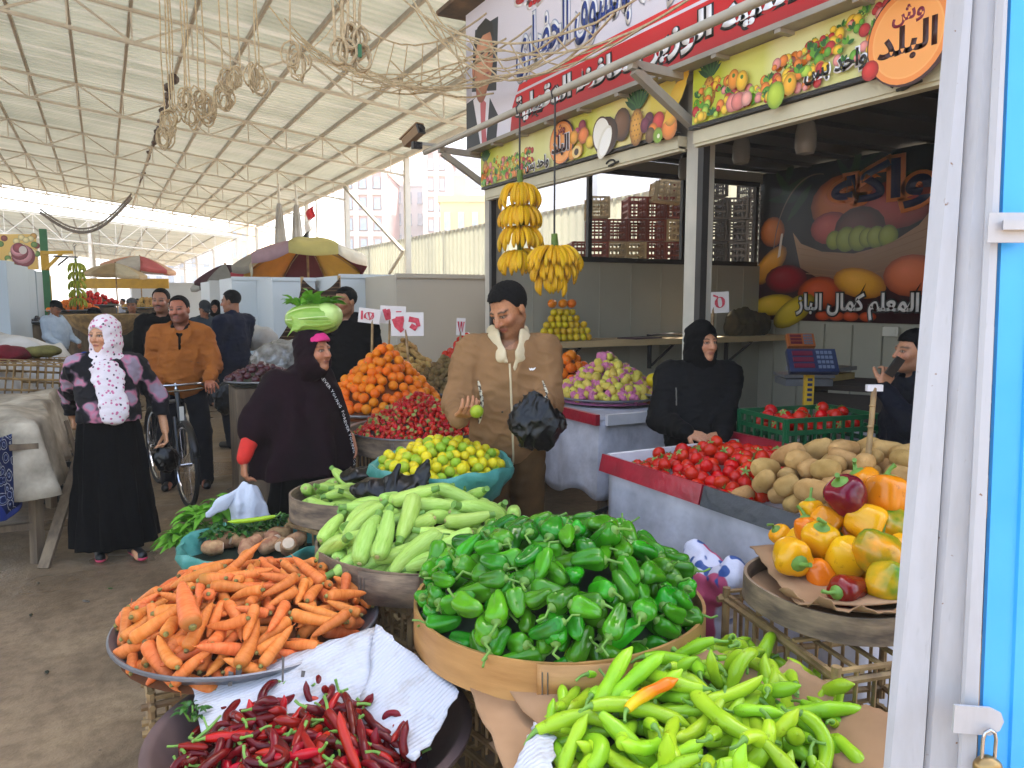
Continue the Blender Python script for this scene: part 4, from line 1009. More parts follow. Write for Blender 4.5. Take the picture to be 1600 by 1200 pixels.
# ================================================================= GREEN PEPPERS
c_pep = place_at(872, 930, .76); Rp = .455
dm2 = dome(Rp*1.08, .2, -.02, 1.7)
hoop('wide round sieve basket of clean tan wood heaped with green peppers', c_pep, Rp, .115, m_hoop, .3, mound=lambda x, y: dm2(x, y)-.06, moundmat=M('pepper_sacking', '#10240c', .9, .3, 20, .2))  # added filler; its dark green paints shade between the peppers
kk = [(.052, .0295), (.046, .028), (.058, .027)]
it = heap(520, [(L, r*.84) for L, r in kk], c_pep, Rp*.985, dm2, .075, 5, K=18, pack=.66, over=.07)
pr = [[P_pepper(L, r, 10*i+j, m_gpep, lob=l, amp=a_, bend=b_) for j, (l, a_, b_) in enumerate(((3, .2, 0), (4, .16, 2.5), (3, .22, -2.8), (3, .18, 1.2)))] for i, (L, r) in enumerate(kk)]
scatter(it, pr, 6, 'glossy green pepper in the heap on the clean tan sieve basket', 'green peppers heaped on the tan sieve basket', (.88, 1.15))
single(P_pepper(.07, .037, 77, m_gpep, bend=1.), PD(835, 822, 2.55), (.9, -.1, .1), 'green pepper at the very top of the green pepper heap')
# ================================================================= ZUCCHINI
c_zuc = place_at(672, 836, .74); Rz = .45
dm3 = dome(Rz*1.05, .17, -.03, 1.7)
hoop('weathered grey-brown sieve basket heaped with pale green squash, in the middle of the display', c_zuc, Rz, .12, m_hoopold, .0, mound=lambda x, y: dm3(x, y)-.085, moundmat=M('squash_sacking', '#3f4a1e', .9, .3, 20, .2))  # added filler in the tone of shaded squash
kk = [(.095, .031), (.08, .028), (.105, .032)]
it = heap(170, kk, c_zuc, Rz*.98, dm3, .1, 8, K=26, pack=.62, over=.05)
mk = lambda: [[P_zuc(L, r, 10*i+j, b_) for j, b_ in enumerate((0, 1.4, -1.6, .6))] for i, (L, r) in enumerate(kk)]
scatter(it, mk(), 9, 'pale green squash in the heap on the weathered middle sieve basket', 'squash heaped on the middle sieve basket', (.9, 1.1))
c_z2 = place_at(545, 766, .74); Rz2 = .29
dm4 = dome(Rz2*1.05, .06, -.04, 1.7)
hoop('smaller sieve basket behind, with a few pale green squash and a black bag', c_z2, Rz2, .12, m_hoopold, .6, mound=lambda x, y: dm4(x, y)-.07, moundmat=M('squash_sacking', '#3f4a1e', .9, .3, 20, .2))  # same shaded squash tone on the added filler
it = heap(26, kk, c_z2, Rz2*.96, dm4, .08, 12, K=26, pack=.62, over=.06)
scatter(it, mk(), 13, 'pale green squash in the smaller back sieve basket', 'squash in the smaller back basket', (.85, 1.05))
# ================================================================= LIMES
c_lim = place_at(690, 724, .9); Rl = .335
dm5 = dome(Rl, .115, .0, 1.5)
sack_bowl('turquoise sack-lined bowl heaped with yellow and green limes', c_lim, Rl, .2, 4, mound=lambda x, y: dm5(x, y)-.055, moundmat=M('lime_sacking', '#6a5a14', .9, .3, 20, .2))  # added filler painted as limes in shade
kk = [(.024, .0255), (.023, .0245)]
it = heap(200, kk, c_lim, Rl*.93, dm5, .06, 15, K=24, pack=.72, over=.02)
yl = [(p, a, 0) for p, a, k in it if hash((round(p.x*997), round(p.y*991))) % 3]; gl = [q for q in it if not hash((round(q[0].x*997), round(q[0].y*991))) % 3]
scatter([(p, a, 0) for p, a, k in yl], [[P_ball(.0245, j, m_lime, 'lime', 'lime', 1.06, .03, .12, calyx='dot') for j in range(3)]], 16, 'yellow lime in the heap in the turquoise bowl', 'yellow limes in the turquoise bowl')
scatter([(p, a, 0) for p, a, k in gl], [[P_ball(.0245, j+5, m_lime2, 'lime', 'lime', 1.06, .03, .12, calyx='dot') for j in range(3)]], 17, 'green lime among the yellow ones in the turquoise bowl', 'green limes in the turquoise bowl')
# ================================================================= TARO BOWL
c_tar = place_at(396, 846, .56); Rt = .325
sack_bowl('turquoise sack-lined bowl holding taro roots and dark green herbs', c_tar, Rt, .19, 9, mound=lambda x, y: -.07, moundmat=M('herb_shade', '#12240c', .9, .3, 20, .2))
def P_taro(s):
    m = spin(smoothp([(-.062, .012), (-.05, .03), (-.015, .042), (.02, .04), (.045, .034), (.05, .03)], 12), 14, lobes=3, lamp=.05, nz=.1, seed=s); o = m.build('taro_root', m_tar); tag(o, 'x', 'taro')
    e = MB(); e.lathe([(0, .003), (.026, .002), (.029, -.003)], 12, c=(.051, 0, 0), rot=Matrix.Rotation(math.pi/2, 3, 'Y')); e.build('cut_end', m_tarcut, o); return o
tl = [(333, 850), (350, 838), (372, 838), (395, 842), (408, 830), (420, 846), (436, 830), (440, 845), (462, 838), (385, 852), (425, 836), (452, 848)]
tp = [P_taro(s) for s in range(4)]; its = []
for i, (x, y) in enumerate(tl): rg_ = random.Random(i); its.append((PZ(x, y+6, .535), Vector((rg_.uniform(-1, 1), rg_.uniform(-1, .2), rg_.uniform(-.3, .3))).normalized(), 0))
scatter(its, [tp], 21, 'knobbly brown taro root lying in the turquoise bowl with herbs', 'taro roots in the turquoise bowl', (.8, 1.05))
m_herb = M('herb_leaf', '#2f6a1c', .45, .4, 20, .1, rv=.0, col2='#1c4a12', transm=.15)
m_lett = M('lettuce_leaf', '#74b030', .45, .4, 9, .15, col2='#4c8c20', transm=.25)
def leafy(name, label, cat, cen, rad, n, ls, mat, seed, zs=.6, kind=None, stems=True, group=None, wid=.55, droop=.35):
    """bunch of leaf-sized curved blades spreading from a tied base"""
    rg = random.Random(seed); b = MB(); e = MB()
    for i in range(n):
        a = rg.uniform(0, 6.283); q = math.sqrt(rg.random()); p = Vector((rad[0]*q*math.cos(a), rad[1]*q*math.sin(a), rad[2]*rg.random()*(1-q*.6)))
        d = Vector((math.cos(a)*q+rg.uniform(-.5, .5), math.sin(a)*q+rg.uniform(-.5, .5), zs*rg.uniform(.2, 1.2))).normalized(); L = ls*rg.uniform(.6, 1.25); w = L*wid*rg.uniform(.7, 1.1)
        s_ = d.cross(Vector((0, 0, 1)));  s_ = s_.normalized() if s_.length > .01 else Vector((1, 0, 0)); up = s_.cross(d)
        vs = []; tw = rg.uniform(-.8, .8)
        for k in range(5):
            t = k/4; c = p+d*L*t-Vector((0, 0, droop*L*t*t))+up*.1*L*math.sin(t*3); hw = w*.5*math.sin(math.pi*(.12+.86*t))**.8; s2 = s_*math.cos(tw*t)+up*math.sin(tw*t)
            vs += [c-s2*hw+up*hw*.4, c, c+s2*hw+up*hw*.4]
        b.add(vs, [f for k in range(4) for f in ((3*k, 3*k+1, 3*k+4, 3*k+3), (3*k+1, 3*k+2, 3*k+5, 3*k+4))])
        if stems and i % 4 == 0: e.tube([p, Vector((p.x*.3, p.y*.3, -rad[2]*.3))], .003, 5)
    t = b.build(name, mat); t.location = cen; tag(t, label, cat, group, kind)
    if e.v: e.build('stalks', m_stem, t)
    return t
for i, (x, y, s_) in enumerate(((352, 828, .075), (385, 828, .09), (405, 822, .07), (432, 816, .07), (340, 838, .06))):
    leafy('herb_bunch', 'dark green herb bunch lying at the back of the taro bowl', 'herbs', PZ(x, y+4, .55), (s_, s_*.8, .05), 70, .045, m_herb, 40+i, group='herb bunches in the taro bowl')
single(P_chili(.11, .012, 5, m_lch, .15, 'long_pepper'), PZ(393, 812, .635), (.96, -.2, .12), 'single long light green pepper lying over the herbs in the turquoise bowl')
# ================================================================= RED CHILIES
c_rch = place_at(490, 1128, .50); Rr = .43
m_basin = M('brown_plastic', '#5d4a47', .55, .25, 6, .12)
bs = thing('plastic_basin', 'wide dusky brown basin lined with white cardboard, holding dark red chilies', 'basin', c_rch); b = MB()
b.lathe([(0, -.155), (Rr*.6, -.155), (Rr*.86, -.09), (Rr*.97, -.01), (Rr*1.0, .0), (Rr*1.05, -.004), (Rr*1.05, -.016), (Rr*1.0, -.02), (Rr*.9, -.1), (Rr*.62, -.165), (0, -.165)], 60); b.build('basin_wall', m_basin, bs)
def wcard_mat():
    t = NT('white_card'); v = t.coord('Object'); w_ = t.n('TexWave', wave_type='BANDS', bands_direction='Y'); w_.inputs['Scale'].default_value = 26; w_.inputs['Distortion'].default_value = .6; t.l(v, w_.inputs['Vector'])
    st_ = t.ramp(t.noise(v, 9, 5, .7), [(.5, '#000000'), (.75, '#ffffff')]); c = t.mix(st_, '#bcbcc2', '#a39a90'); c = t.mix(t.ramp(t.noise(t.coord('Object', (1, 8, 8)), 5, 3), [(.64, '#000000'), (.7, '#909090')]), c, '#6e6254')
    return t.fin(c, .8, t.mathn('ADD', t.mathn('MULTIPLY', w_.outputs['Fac'], .25), t.noise(v, 12, 4)), .55, .012, spec=.2)
m_wcard = wcard_mat()
m_card = M('brown_card', '#a9835f', .8, .22, 4, .15, col2='#94704e', bscale=14)
m_blueprint = M('blue_print', '#2a5f9a', .7, .2, 20, 0)
m_cardgrey = M('card_scuff', '#6a625c', .8, .3, 30, 0)
def sheet_obj(name, label, cat, corners, mats, parent=None, nu=14, nv=8, sag=.02, seed=0, th=.004, bulge=None):
    """a bent sheet over four corner points with a little crumple"""
    A, B, C, D = [Vector(q) for q in corners]; rg = random.Random(seed); ph = [rg.random()*6 for _ in range(4)]
    N = (B-A).cross(D-A).normalized()
    def fn(u, v):
        p = A*(1-u)*(1-v)+B*u*(1-v)+C*u*v+D*(1-u)*v
        w_ = sag*(math.sin(u*5+ph[0]+v*2)*.5+math.sin(v*7+ph[1]-u*3)*.3+math.sin(u*13+v*9+ph[2])*.15)
        return p+N*(w_+(bulge(u, v) if bulge else 0))+Vector((rg.uniform(-1, 1), rg.uniform(-1, 1), 0))*(.006 if u in (0, 1) or v in (0, 1) else 0)
    b = MB(); b.grid(fn, nu, nv); o = b.build(name, mats, parent, solid=th)
    if label: tag(o, label, cat)
    return o
cd = thing('cardboard_liner', 'white cardboard sheets lining the back of the red chili basin', 'cardboard', (0, 0, 0))
V3 = Vector
sheet_obj('back_sheet', None, None, (PD(320, 1160, 2.05), PD(590, 1110, 2.2), PD(588, 985, 2.42), PD(298, 1068, 2.3)), m_wcard, cd, sag=.004, seed=1, nu=20, nv=10, bulge=lambda u, v: .02*abs(u-.3)-.018*abs(u-.75))
sheet_obj('right_sheet', None, None, (PD(560, 1130, 2.15), PD(650, 1195, 1.98), PD(722, 1085, 2.12), PD(592, 980, 2.4)), m_wcard, cd, sag=.005, seed=2, nu=16, nv=12, bulge=lambda u, v: .03*abs(v-.5))
b = MB()
for (x, y, d, w_, h_) in ((356, 1072, 2.262, .012, .04), (368, 1060, 2.272, .016, .06), (585, 1062, 2.29, .04, .012), (440, 1066, 2.25, .006, .07), (470, 1058, 2.26, .01, .018)):
    p = PD(x, y, d); b.add([p, p+_r*w_, p+_r*(w_*1.4)+_u*h_, p+_r*(w_*.2)+_u*h_*1.1], [(0, 1, 2, 3)])
b.build('torn_patch', m_cardgrey, cd, smooth=False, solid=.001)
sheet_obj('printed_patch', None, None, (PZ(590, 1199, .44), PZ(655, 1196, .45), PZ(660, 1165, .46), PZ(610, 1178, .45)), m_blueprint, cd, sag=.002, seed=5, nu=6, nv=3, th=.002)
kk = [(.062, .0125), (.05, .0115), (.07, .012)]
_q = PZ(470, 1168, .5); c_h = (_q.x, _q.y, .49)
dm6 = dome(.36, .075, -.0, 1.7)
b = MB(); b.lathe([(.34*i/10, dm6(.34*i/10, 0)-.05-.01) for i in range(11)], 30, c=(c_h[0]-c_rch[0], c_h[1]-c_rch[1], 0)); b.build('gap_filler', M('chili_sacking', '#2a0a0a', .9, .3, 20, .2), bs)  # added filler; dark red stands for shade among the chilies
it = heap(300, kk, c_h, .31, dm6, .05, 31, K=20, pack=.6, over=.075)
mk2 = lambda mt, s0: [[P_chili(L, r, s0+7*i+j, mt, c_, 'red_chili') for j, c_ in enumerate((.5, 1.4, 2.6, .2))] for i, (L, r) in enumerate(kk)]
itb = it[::3][:64]; ita = [q for i, q in enumerate(it) if q not in itb]
scatter(ita, mk2(m_rch, 3), 32, 'dark red chili in the pile in the brown basin', 'dark red chilies in the brown basin', (.85, 1.2))
scatter(itb, mk2(m_rch2, 40), 33, 'bright scarlet chili among the darker ones in the brown basin', 'bright chilies in the brown basin', (.9, 1.25))
for i, (x, y, d, ax, lb) in enumerate(((545, 1165, 1.93, (.25, -.6, -.75), 'bright red chili standing tall near the right of the basin'), (455, 1180, 1.92, (.5, -.5, .3), 'thick bright red chili pointing up in the middle of the basin'), (375, 1150, 2.0, (-.95, .1, .1), 'long bright red chili lying sideways at the left of the basin'))):
    single(P_chili(.085, .0135, 60+i, m_rch2, .35, 'red_chili'), PD(x, y, d), ax, lb)
leafy('leaf_sprig', 'small wilted green sprig at the left edge of the red chili basin', 'leaves', PD(300, 1118, 2.15), (.03, .03, .05), 22, .03, m_herb, 61)
b = MB(); b.tube([PD(300, 1160, 2.0), PD(325, 1140, 2.02), PD(345, 1118, 2.06)], [.004, .005, .003], 6); b.tube([PD(325, 1140, 2.02), PD(318, 1120, 2.04)], .003, 5)
tag(b.build('green_stalk', m_stem), 'green plant stalk lying across the left of the red chilies', 'stalk')
# ================================================================= LONG GREEN PEPPERS
c_lg = place_at(1095, 1150, .60)
kk = [(.095, .0175), (.085, .017), (.11, .0185)]
dm7 = dome(.53, .14, -.02, 1.6)
bx = thing('cardboard_box', 'opened brown cardboard box heaped with long light green peppers', 'box', c_lg)
b = MB(); b.lathe([(.49*i/10, dm7(.49*i/10, 0)-.07) for i in range(11)], 30); b.build('gap_filler', M('lpepper_shade', '#2f3a10', .9, .3, 20, .2), bx)  # added filler, toned as shade between the long peppers
L_ = Vector(c_lg)
def flap(name, pts, seed, mat=m_card): return sheet_obj(name, None, None, [Vector(p)-L_ for p in pts], mat, bx, sag=.012, seed=seed)
flap('left_flap', (PD(800, 1230, 1.75), PD(875, 1135, 1.9), PD(830, 1068, 2.1), PD(722, 1050, 2.15)), 1)
flap('inner_flap', (PD(862, 1170, 1.83), PD(1010, 1075, 1.98), PD(960, 1050, 2.05), PD(785, 1062, 2.08)), 2)
flap('back_flap', (PD(1040, 1080, 2.02), PD(1185, 1090, 1.98), PD(1208, 1042, 2.05), PD(1105, 1012, 2.12)), 3)
flap('right_flap', (PD(1150, 1110, 1.95), PD(1290, 1130, 1.88), PD(1308, 1080, 1.95), PD(1232, 1028, 2.03)), 4)
flap('outer_flap', (PD(1280, 1190, 1.72), PD(1400, 1230, 1.6), PD(1420, 1120, 1.75), PD(1295, 1095, 1.9)), 5)
flap('bottom_board', (Vector(c_lg)+V3((-.4, -.4, -.2)), Vector(c_lg)+V3((.42, -.4, -.2)), Vector(c_lg)+V3((.42, .4, -.12)), Vector(c_lg)+V3((-.4, .4, -.12))), 7)
flap('front_edge', (PD(806, 1195, 1.74), PD(860, 1230, 1.66), PD(868, 1150, 1.82), PD(836, 1128, 1.88)), 6, m_wcard)
it = heap(330, kk, c_lg, .43, dm7, .075, 35, K=20, pack=.6, over=.06)
scatter(it, [[P_chili(L, r, 80+7*i+j, m_lch, c_, 'long_pepper', .035) for j, c_ in enumerate((.6, 1.7, 3.2, 1.1, 2.3))] for i, (L, r) in enumerate(kk)], 36, 'long light green pepper in the heap in the cardboard box', 'long green peppers in the cardboard box', (.85, 1.2))
single(P_chili(.075, .016, 95, body_mat('turning_pepper_skin', '#e07a10', '#d8560c', .2, 6, coat=.4, rv=0, rh=0, end=[(-.01, .05, '#e0b418')]), .5, 'long_pepper'), PD(1018, 1082, 1.82), (-.85, -.25, -.35), 'single orange and yellow pepper lying on top of the long green peppers')
for i, (x, y, d, ax) in enumerate(((955, 1065, 1.9, (-.7, -.3, -.7)), (990, 1062, 1.9, (-.8, .1, -.6)))): single(P_chili(.105, .021, 97+i, m_lch, .3, 'long_pepper'), PD(x, y, d), ax, ('broad long green pepper leaning up at the back left of the box heap', 'broad long green pepper leaning up beside the orange one in the box heap')[i])
# ================================================================= BELL PEPPERS
c_bp = place_at(1318, 905, .86)
Rb = .285
hp_ = hoop('old brown sieve basket lined with torn cardboard, holding yellow bell peppers', c_bp, Rb, .075, m_hoopold, 1.0, mound=lambda x, y: -.05, moundmat=m_card)
ln = sheet_obj('card_liner', None, None, (V3((-.2, -.23, -.0)), V3((.22, -.22, -.0)), V3((.24, .22, .01)), V3((-.24, .2, .015))), m_card, hp_, sag=.02, seed=8)
b = MB(); _rg = random.Random(5); vs = []; n_ = 90
for i in range(n_+1):
    a = 2.2+4.6*i/n_; j_ = .012*math.sin(i*.9)+_rg.uniform(-.008, .012)
    for r_, z_ in ((.2, -.01), (.262, .004), (.29, .022+j_)): vs.append((r_*math.cos(a), r_*math.sin(a), z_))
b.add(vs, [f for i in range(n_) for f in ((3*i, 3*i+1, 3*i+4, 3*i+3), (3*i+1, 3*i+2, 3*i+5, 3*i+4))]); b.build('card_rim', m_card, hp_, solid=.003)
ln2 = sheet_obj('card_flap', None, None, (V3((-.12, -.31, -.09)), V3((.2, -.24, -.12)), V3((.16, -.22, .01)), V3((-.16, -.3, .015))), m_card, hp_, sag=.01, seed=9)
def P_bell(r, s, mat, name='bell_pepper'):
    pts = [(-r*1.05, r*.3), (-r*.98, r*.62), (-r*.6, r*.86), (0, r*1.0), (r*.55, r*1.06), (r*.9, r*.9), (r*1.05, r*.6), (r*.98, r*.2)]
    return P_pepper(r*1.05, r, s, mat, name, 'bell pepper', lob=4 if s % 2 else 3, amp=.085, pts=pts, st=.8, seg=28)
lst = [(1236, 868, 2.33, .046, m_ypep, (-.35, -.85, -.1)), (1280, 845, 2.36, .043, m_ypep, (-.2, -.3, .9)), (1322, 868, 2.3, .046, m_ypep, (.2, .3, -.9)), (1368, 862, 2.24, .052, m_mpep, (.5, -.7, -.45)), (1352, 815, 2.36, .047, m_ypep, (.35, -.8, -.2)), (1290, 812, 2.42, .036, m_opep, (.4, -.6, -.6)), (1262, 830, 2.43, .035, m_opep, (.1, .3, .9)), (1385, 775, 2.4, .05, m_opep, (.3, .2, .9)), (1352, 760, 2.5, .045, m_opep, (-.3, .4, .8)), (1268, 800, 2.47, .03, m_ypep, (0, .2, .9)), (1280, 895, 2.3, .034, m_opep, (.3, -.3, -.8)), (1395, 825, 2.35, .045, m_mpep, (.6, .5, .2)), (1385, 912, 2.16, .046, m_mpep, (.8, .1, .5)), (1222, 838, 2.5, .028, m_ypep, (-.6, .2, .7)), (1318, 830, 2.45, .04, m_opep, (.2, .5, .5)), (1405, 870, 2.25, .046, m_ypep, (.7, .4, .3)), (1355, 885, 2.33, .04, m_ypep, (.1, .5, .2)), (1300, 865, 2.42, .04, m_opep, (.1, .5, .2)), (1340, 840, 2.48, .042, m_ypep, (.1, .5, .2)), (1250, 850, 2.46, .036, m_ypep, (.1, .5, .2))]
for i, (x, y, d, r, mt, ax) in enumerate(lst):
    nm = {m_ypep.name: 'yellow', m_opep.name: 'orange', m_mpep.name: 'yellow-green mottled'}[mt.name]
    single(P_bell(r*1.17, i, mt), PD(x, y, d), ax, nm+' bell pepper in the card-lined basket on the palm-rib crate', roll=i, group=nm+' bell peppers in the card-lined basket')
single(P_bell(.056, 31, m_rpep), PD(1324, 776, 2.38), (-.5, .1, .8), 'dark red bell pepper on top of the yellow ones, beside the potatoes'); single(P_bell(.05, 33, m_rpep), PD(1328, 922, 2.17), (-.95, -.1, .1), 'dark red bell pepper lying low at the front of the yellow pepper basket').scale = (1.25, .85, .85)
cage('palm-rib crate of thin uprights under the yellow bell pepper basket', (c_bp[0]+.06, c_bp[1]-.04, .3), (.62, .56, .44), -.25, 3)
cage('lower palm-rib crate standing on the ground under the bell pepper crate', (c_bp[0]+.06, c_bp[1]-.03, .0), (.62, .56, .28), -.22, 4)
# ================================================================= STRAWBERRIES, ORANGES, OTHER HEAPS AT THE BACK
c_st = place_at(655, 668, .85); Rs = .455
dm8 = dome(Rs, .25, .0, 1.15)
h8 = hoop('big old sieve basket heaped with red strawberries', c_st, Rs, .12, m_hoopold, .2); b = MB(); b.lathe([(Rs*.98*i/12, dm8(Rs*.98*i/12, 0)-.035) for i in range(13)], 36); b.build('gap_filler', M('berry_shade', '#2c0808', .9, .3, 20, .2), h8)  # added filler painted as the shade between berries
b = MB(); b.lathe([(Rs+.004, .004), (Rs+.022, .008), (Rs+.022, -.002), (Rs+.004, -.004)], 48, closed=True); b.build('rim_plate', m_steel, h8)
def P_straw(s):
    m = spin(smoothp([(-.02, .003), (-.014, .0095), (-.002, .0155), (.01, .0165), (.015, .011)], 8), 9, nz=.06, seed=s); e = m
    e.mi = [0]*len(e.f); e.cur = 1
    for k in range(6):
        a = k*1.05; u = V3((0, math.cos(a), math.sin(a))); w_ = V3((0, -math.sin(a), math.cos(a)))
        e.add([V3((.016, 0, 0)), V3((.016, 0, 0))+u*.008+w_*.004, V3((.012+.004*(k % 2), 0, 0))+u*.017, V3((.016, 0, 0))+u*.008-w_*.004], [(0, 1, 2, 3)])
    o = e.build('strawberry', [m_str, m_beige_sk]); tag(o, 'x', 'strawberry'); return o
it = heap(560, [(.016, .0165)], c_st, Rs*.98, dm8, .036, 41, K=18, pack=.7, over=.014)
it.sort(key=lambda q: (q[0]-CAM).length-q[0].z*.6); it = it[:296]
scatter(it, [[P_straw(s) for s in range(4)]], 42, 'ripe red strawberry in the heap on the old sieve basket', 'strawberries on the old sieve basket', (.85, 1.25))
def mound_of(name, label, cat, cen, R, h, mk, kk, n, seed, grp, lab, base=None, pw=1.0, shade_col='#7a3a08', sc=(.95, 1.1), flat=True, over=.035, Ry=None):
    d_ = lambda x, y: h*max(-.05, 1-(math.hypot(x/R, y/(Ry or R)))**pw)
    t = tray(name, label, cat, cen, R*1.04, h=.05); rr = max(k[1] for k in kk)
    b = MB(); b.lathe([(R*.97*i/12, h*max(0, 1-(i/12)**pw)*.99-rr*1.25) for i in range(13)], 28); b.build('gap_filler', M(name+lab[:6]+'_sacking', shade_col, .9, .3, 20, .2), t)  # added filler; its colour imitates the fruit in shade
    it = heap(int(n*1.6), kk, cen, R, d_, rr*1.4, seed, K=20, pack=.72, over=over)
    v = [q for q in it]; scatter(v, [mk(i) for i in range(len(kk))], seed, lab, grp, sc); return t
c_or = place_at(606, 648, .86)
c_or = (PD(600, 640, 6.0).x, PD(600, 640, 6.0).y, .86)
mound_of('fruit_tray', 'round tray under the tall heap of oranges', 'tray', c_or, .47, .49, lambda i: [P_ball(.0375, s, m_ora, 'orange_fruit', 'orange', .94, .015, calyx='dot') for s in range(3)], [(.036, .0375)], 170, 51, 'oranges in the tall heap', 'orange in the tall heap behind the strawberries', pw=1.1)
q = PD(650, 560, 6.9); mound_of('fruit_tray', 'tray under the heap of knobbly pale ginger roots', 'tray', (q.x, q.y, .9), .42, .42, lambda i: [P_taro_g(s) for s in range(3)], [(.05, .025), (.04, .022)], 150, 53, 'ginger roots in the heap', 'knobbly pale ginger root in the heap behind the oranges', pw=1.1, shade_col='#5a4420') if False else None
def P_ging(s):
    m = spin(smoothp([(-.05, .008), (-.04, .02), (-.015, .024), (.01, .018), (.03, .022), (.048, .01)], 10), 9, lobes=3, lamp=.12, nz=.12, seed=s); o = m.build('ginger_root', m_gin); tag(o, 'x', 'ginger'); return o
q = PD(632, 560, 6.9); mound_of('fruit_tray', 'tray under the heap of knobbly pale ginger roots', 'tray', (q.x, q.y, .9), .42, .42, lambda i: [P_ging(s+5*i) for s in range(3)], [(.05, .023), (.042, .02)], 170, 53, 'ginger roots in the heap', 'knobbly pale ginger root in the heap behind the oranges', pw=1.1, shade_col='#5a4420')
q = PD(694, 592, 6.5); mound_of('fruit_tray', 'tray under the heap of brown kiwi fruit', 'tray', (q.x, q.y, .93), .28, .26, lambda i: [P_ball(.026, s, m_kiw, 'kiwi_fruit', 'kiwi', 1.2, .02) for s in range(3)], [(.028, .0255)], 150, 55, 'kiwi fruit in the heap', 'brown kiwi fruit in the heap left of the man in brown', pw=1.2, shade_col='#2a2010')
q = PD(586, 558, 7.6); mound_of('fruit_tray', 'tray under the farther heap of small oranges', 'tray', (q.x, q.y, 1.0), .3, .34, lambda i: [P_ball(.034, s, m_ora, 'orange_fruit', 'orange', .94, .015) for s in range(2)], [(.033, .034)], 90, 57, 'small oranges in the farther heap', 'small orange in the farther heap beside the man in black', pw=1.1)
q = PD(728, 560, 7.3); mound_of('fruit_tray', 'tray under the heap of red tomatoes behind the man in brown', 'tray', (q.x, q.y, 1.02), .3, .36, lambda i: [P_ball(.036, s, m_tom, 'tomato', 'tomato', .88, .02) for s in range(2)], [(.034, .036)], 40, 59, 'tomatoes behind the man in brown', 'red tomato in the heap behind the man in brown', pw=1.1)
q = PD(890, 600, 6.9); mound_of('fruit_tray', 'tray under the few oranges between the man in brown and the guavas', 'tray', (q.x, q.y, .95), .24, .3, lambda i: [P_ball(.045, s, m_ora, 'orange_fruit', 'orange', .95, .015, calyx='dot') for s in range(2)], [(.043, .045)], 40, 61, 'large oranges beside the guava tray', 'large orange piled between the man in brown and the guavas', pw=1.1)
# guavas with pink wraps
c_gu = PD(950, 622, 6.15); c_gu = (c_gu.x, c_gu.y, .94)
def P_guava(s):
    m = spin(smoothp([(-.037, .006), (-.034, .02), (-.02, .033), (0, .035), (.02, .026), (.036, .016), (.042, .008)], 12), 12, nz=.05, seed=s); o = m.build('guava', m_gua); tag(o, 'x', 'guava')
    e = MB(); e.lathe([(.0, .004), (.006, .003), (.008, -.003)], 7, c=(-.036, 0, 0), rot=Matrix.Rotation(-math.pi/2, 3, 'Y')); e.build('blossom_end', m_banst, o); return o
mound_of('fruit_tray', 'round metal tray under the guava cone, on the white-clothed table', 'tray', c_gu, .41, .3, lambda i: [P_guava(s) for s in range(4)], [(.036, .033)], 190, 63, 'guavas in the cone', 'pale yellow guava in the cone on the metal tray', pw=1.15, shade_col='#b0608a')
m_pink = M('pink_net', '#ee8ab4', .45, .3, 20, .3, bscale=60, transm=.3)
rg = random.Random(4); wr = None
for i in range(84):
    a = rg.uniform(2.3, 6.0) if i else 1.2; t_ = rg.uniform(.25, .97) if i > 2 else .1; x, y = .405*t_*math.cos(a), .405*t_*math.sin(a); z = .3*(1-t_**1.15)+.03
    if wr is None:
        b = MB(); n_ = 7
        b.grid(lambda u, v: ((u-.5)*.085, (v-.5)*.07, .035*(1-((u-.5)**2+(v-.5)**2)*3.4)+.007*math.sin(u*19+v*5)+.006*math.sin(v*23)), n_, n_); wr = b.build('paper_wrap', m_pink, solid=.001); o = wr
    else: o = wr.copy(); COL.objects.link(o)
    s_ = rg.uniform(.6, 1.0) if i > 2 else 1.5; o.scale = (s_, s_, s_*1.1); o.location = V3(c_gu)+V3((x, y, z-.025)); nrm = V3((math.cos(a)*.8, math.sin(a)*.8, .75)); o.rotation_mode = 'QUATERNION'; o.rotation_quaternion = nrm.to_track_quat('Z', 'Y')@Quaternion((0, 0, 1), rg.uniform(0, 6))
    tag(o, 'pink paper wrap between the pale guavas', 'wrap', 'pink wraps among the guavas')
# yellow apples stacked on the shelf
q = PY(876, 524, 6.4)
rows = [8, 8, 7, 5, 4]; k_ = 0; ap = [P_ball(.036, s, m_yap, 'yellow_apple', 'apple', .92, .03, calyx='dot') for s in range(3)]; its = []
for i, n_ in enumerate(rows):
    for dpt in range(2):
        for j in range(n_-(dpt*2)):
            its.append((V3((q.x+(j-(n_-1)/2+dpt)*.07+rg.uniform(-.006, .006)-.04*i*.0, 6.28+.062*dpt+.02*i+rg.uniform(-.005, .005), 1.33+i*.06)), V3((rg.uniform(-1, 1), rg.uniform(-1, 1), rg.uniform(-1, 1))).normalized(), 0))
scatter(its, [ap], 71, 'yellow apple in the stacked pyramid on the wall shelf', 'yellow apples stacked on the wall shelf', (.95, 1.06))
for i, dx in enumerate((-.12, .0, .1)): single(P_ball(.042, 9+i, m_opep if i == 0 else m_ora, 'mango', 'mango', 1.15, .04), V3((q.x+dx-.02, 6.33, 1.655)), (1, .2, .1), 'orange mango on top of the yellow apple pyramid', group='mangoes on the apple pyramid')
q = PD(1050, 590, 5.9); mound_of('fruit_tray', 'tray with yellow melons half hidden behind the woman in black', 'tray', (q.x, q.y, .98), .22, .22, lambda i: [P_ball(.06, s, m_yap, 'melon', 'melon', 1.1, .02) for s in range(2)], [(.06, .06)], 14, 73, 'yellow melons behind the woman in black', 'yellow melon piled behind the woman in black', pw=1.2)
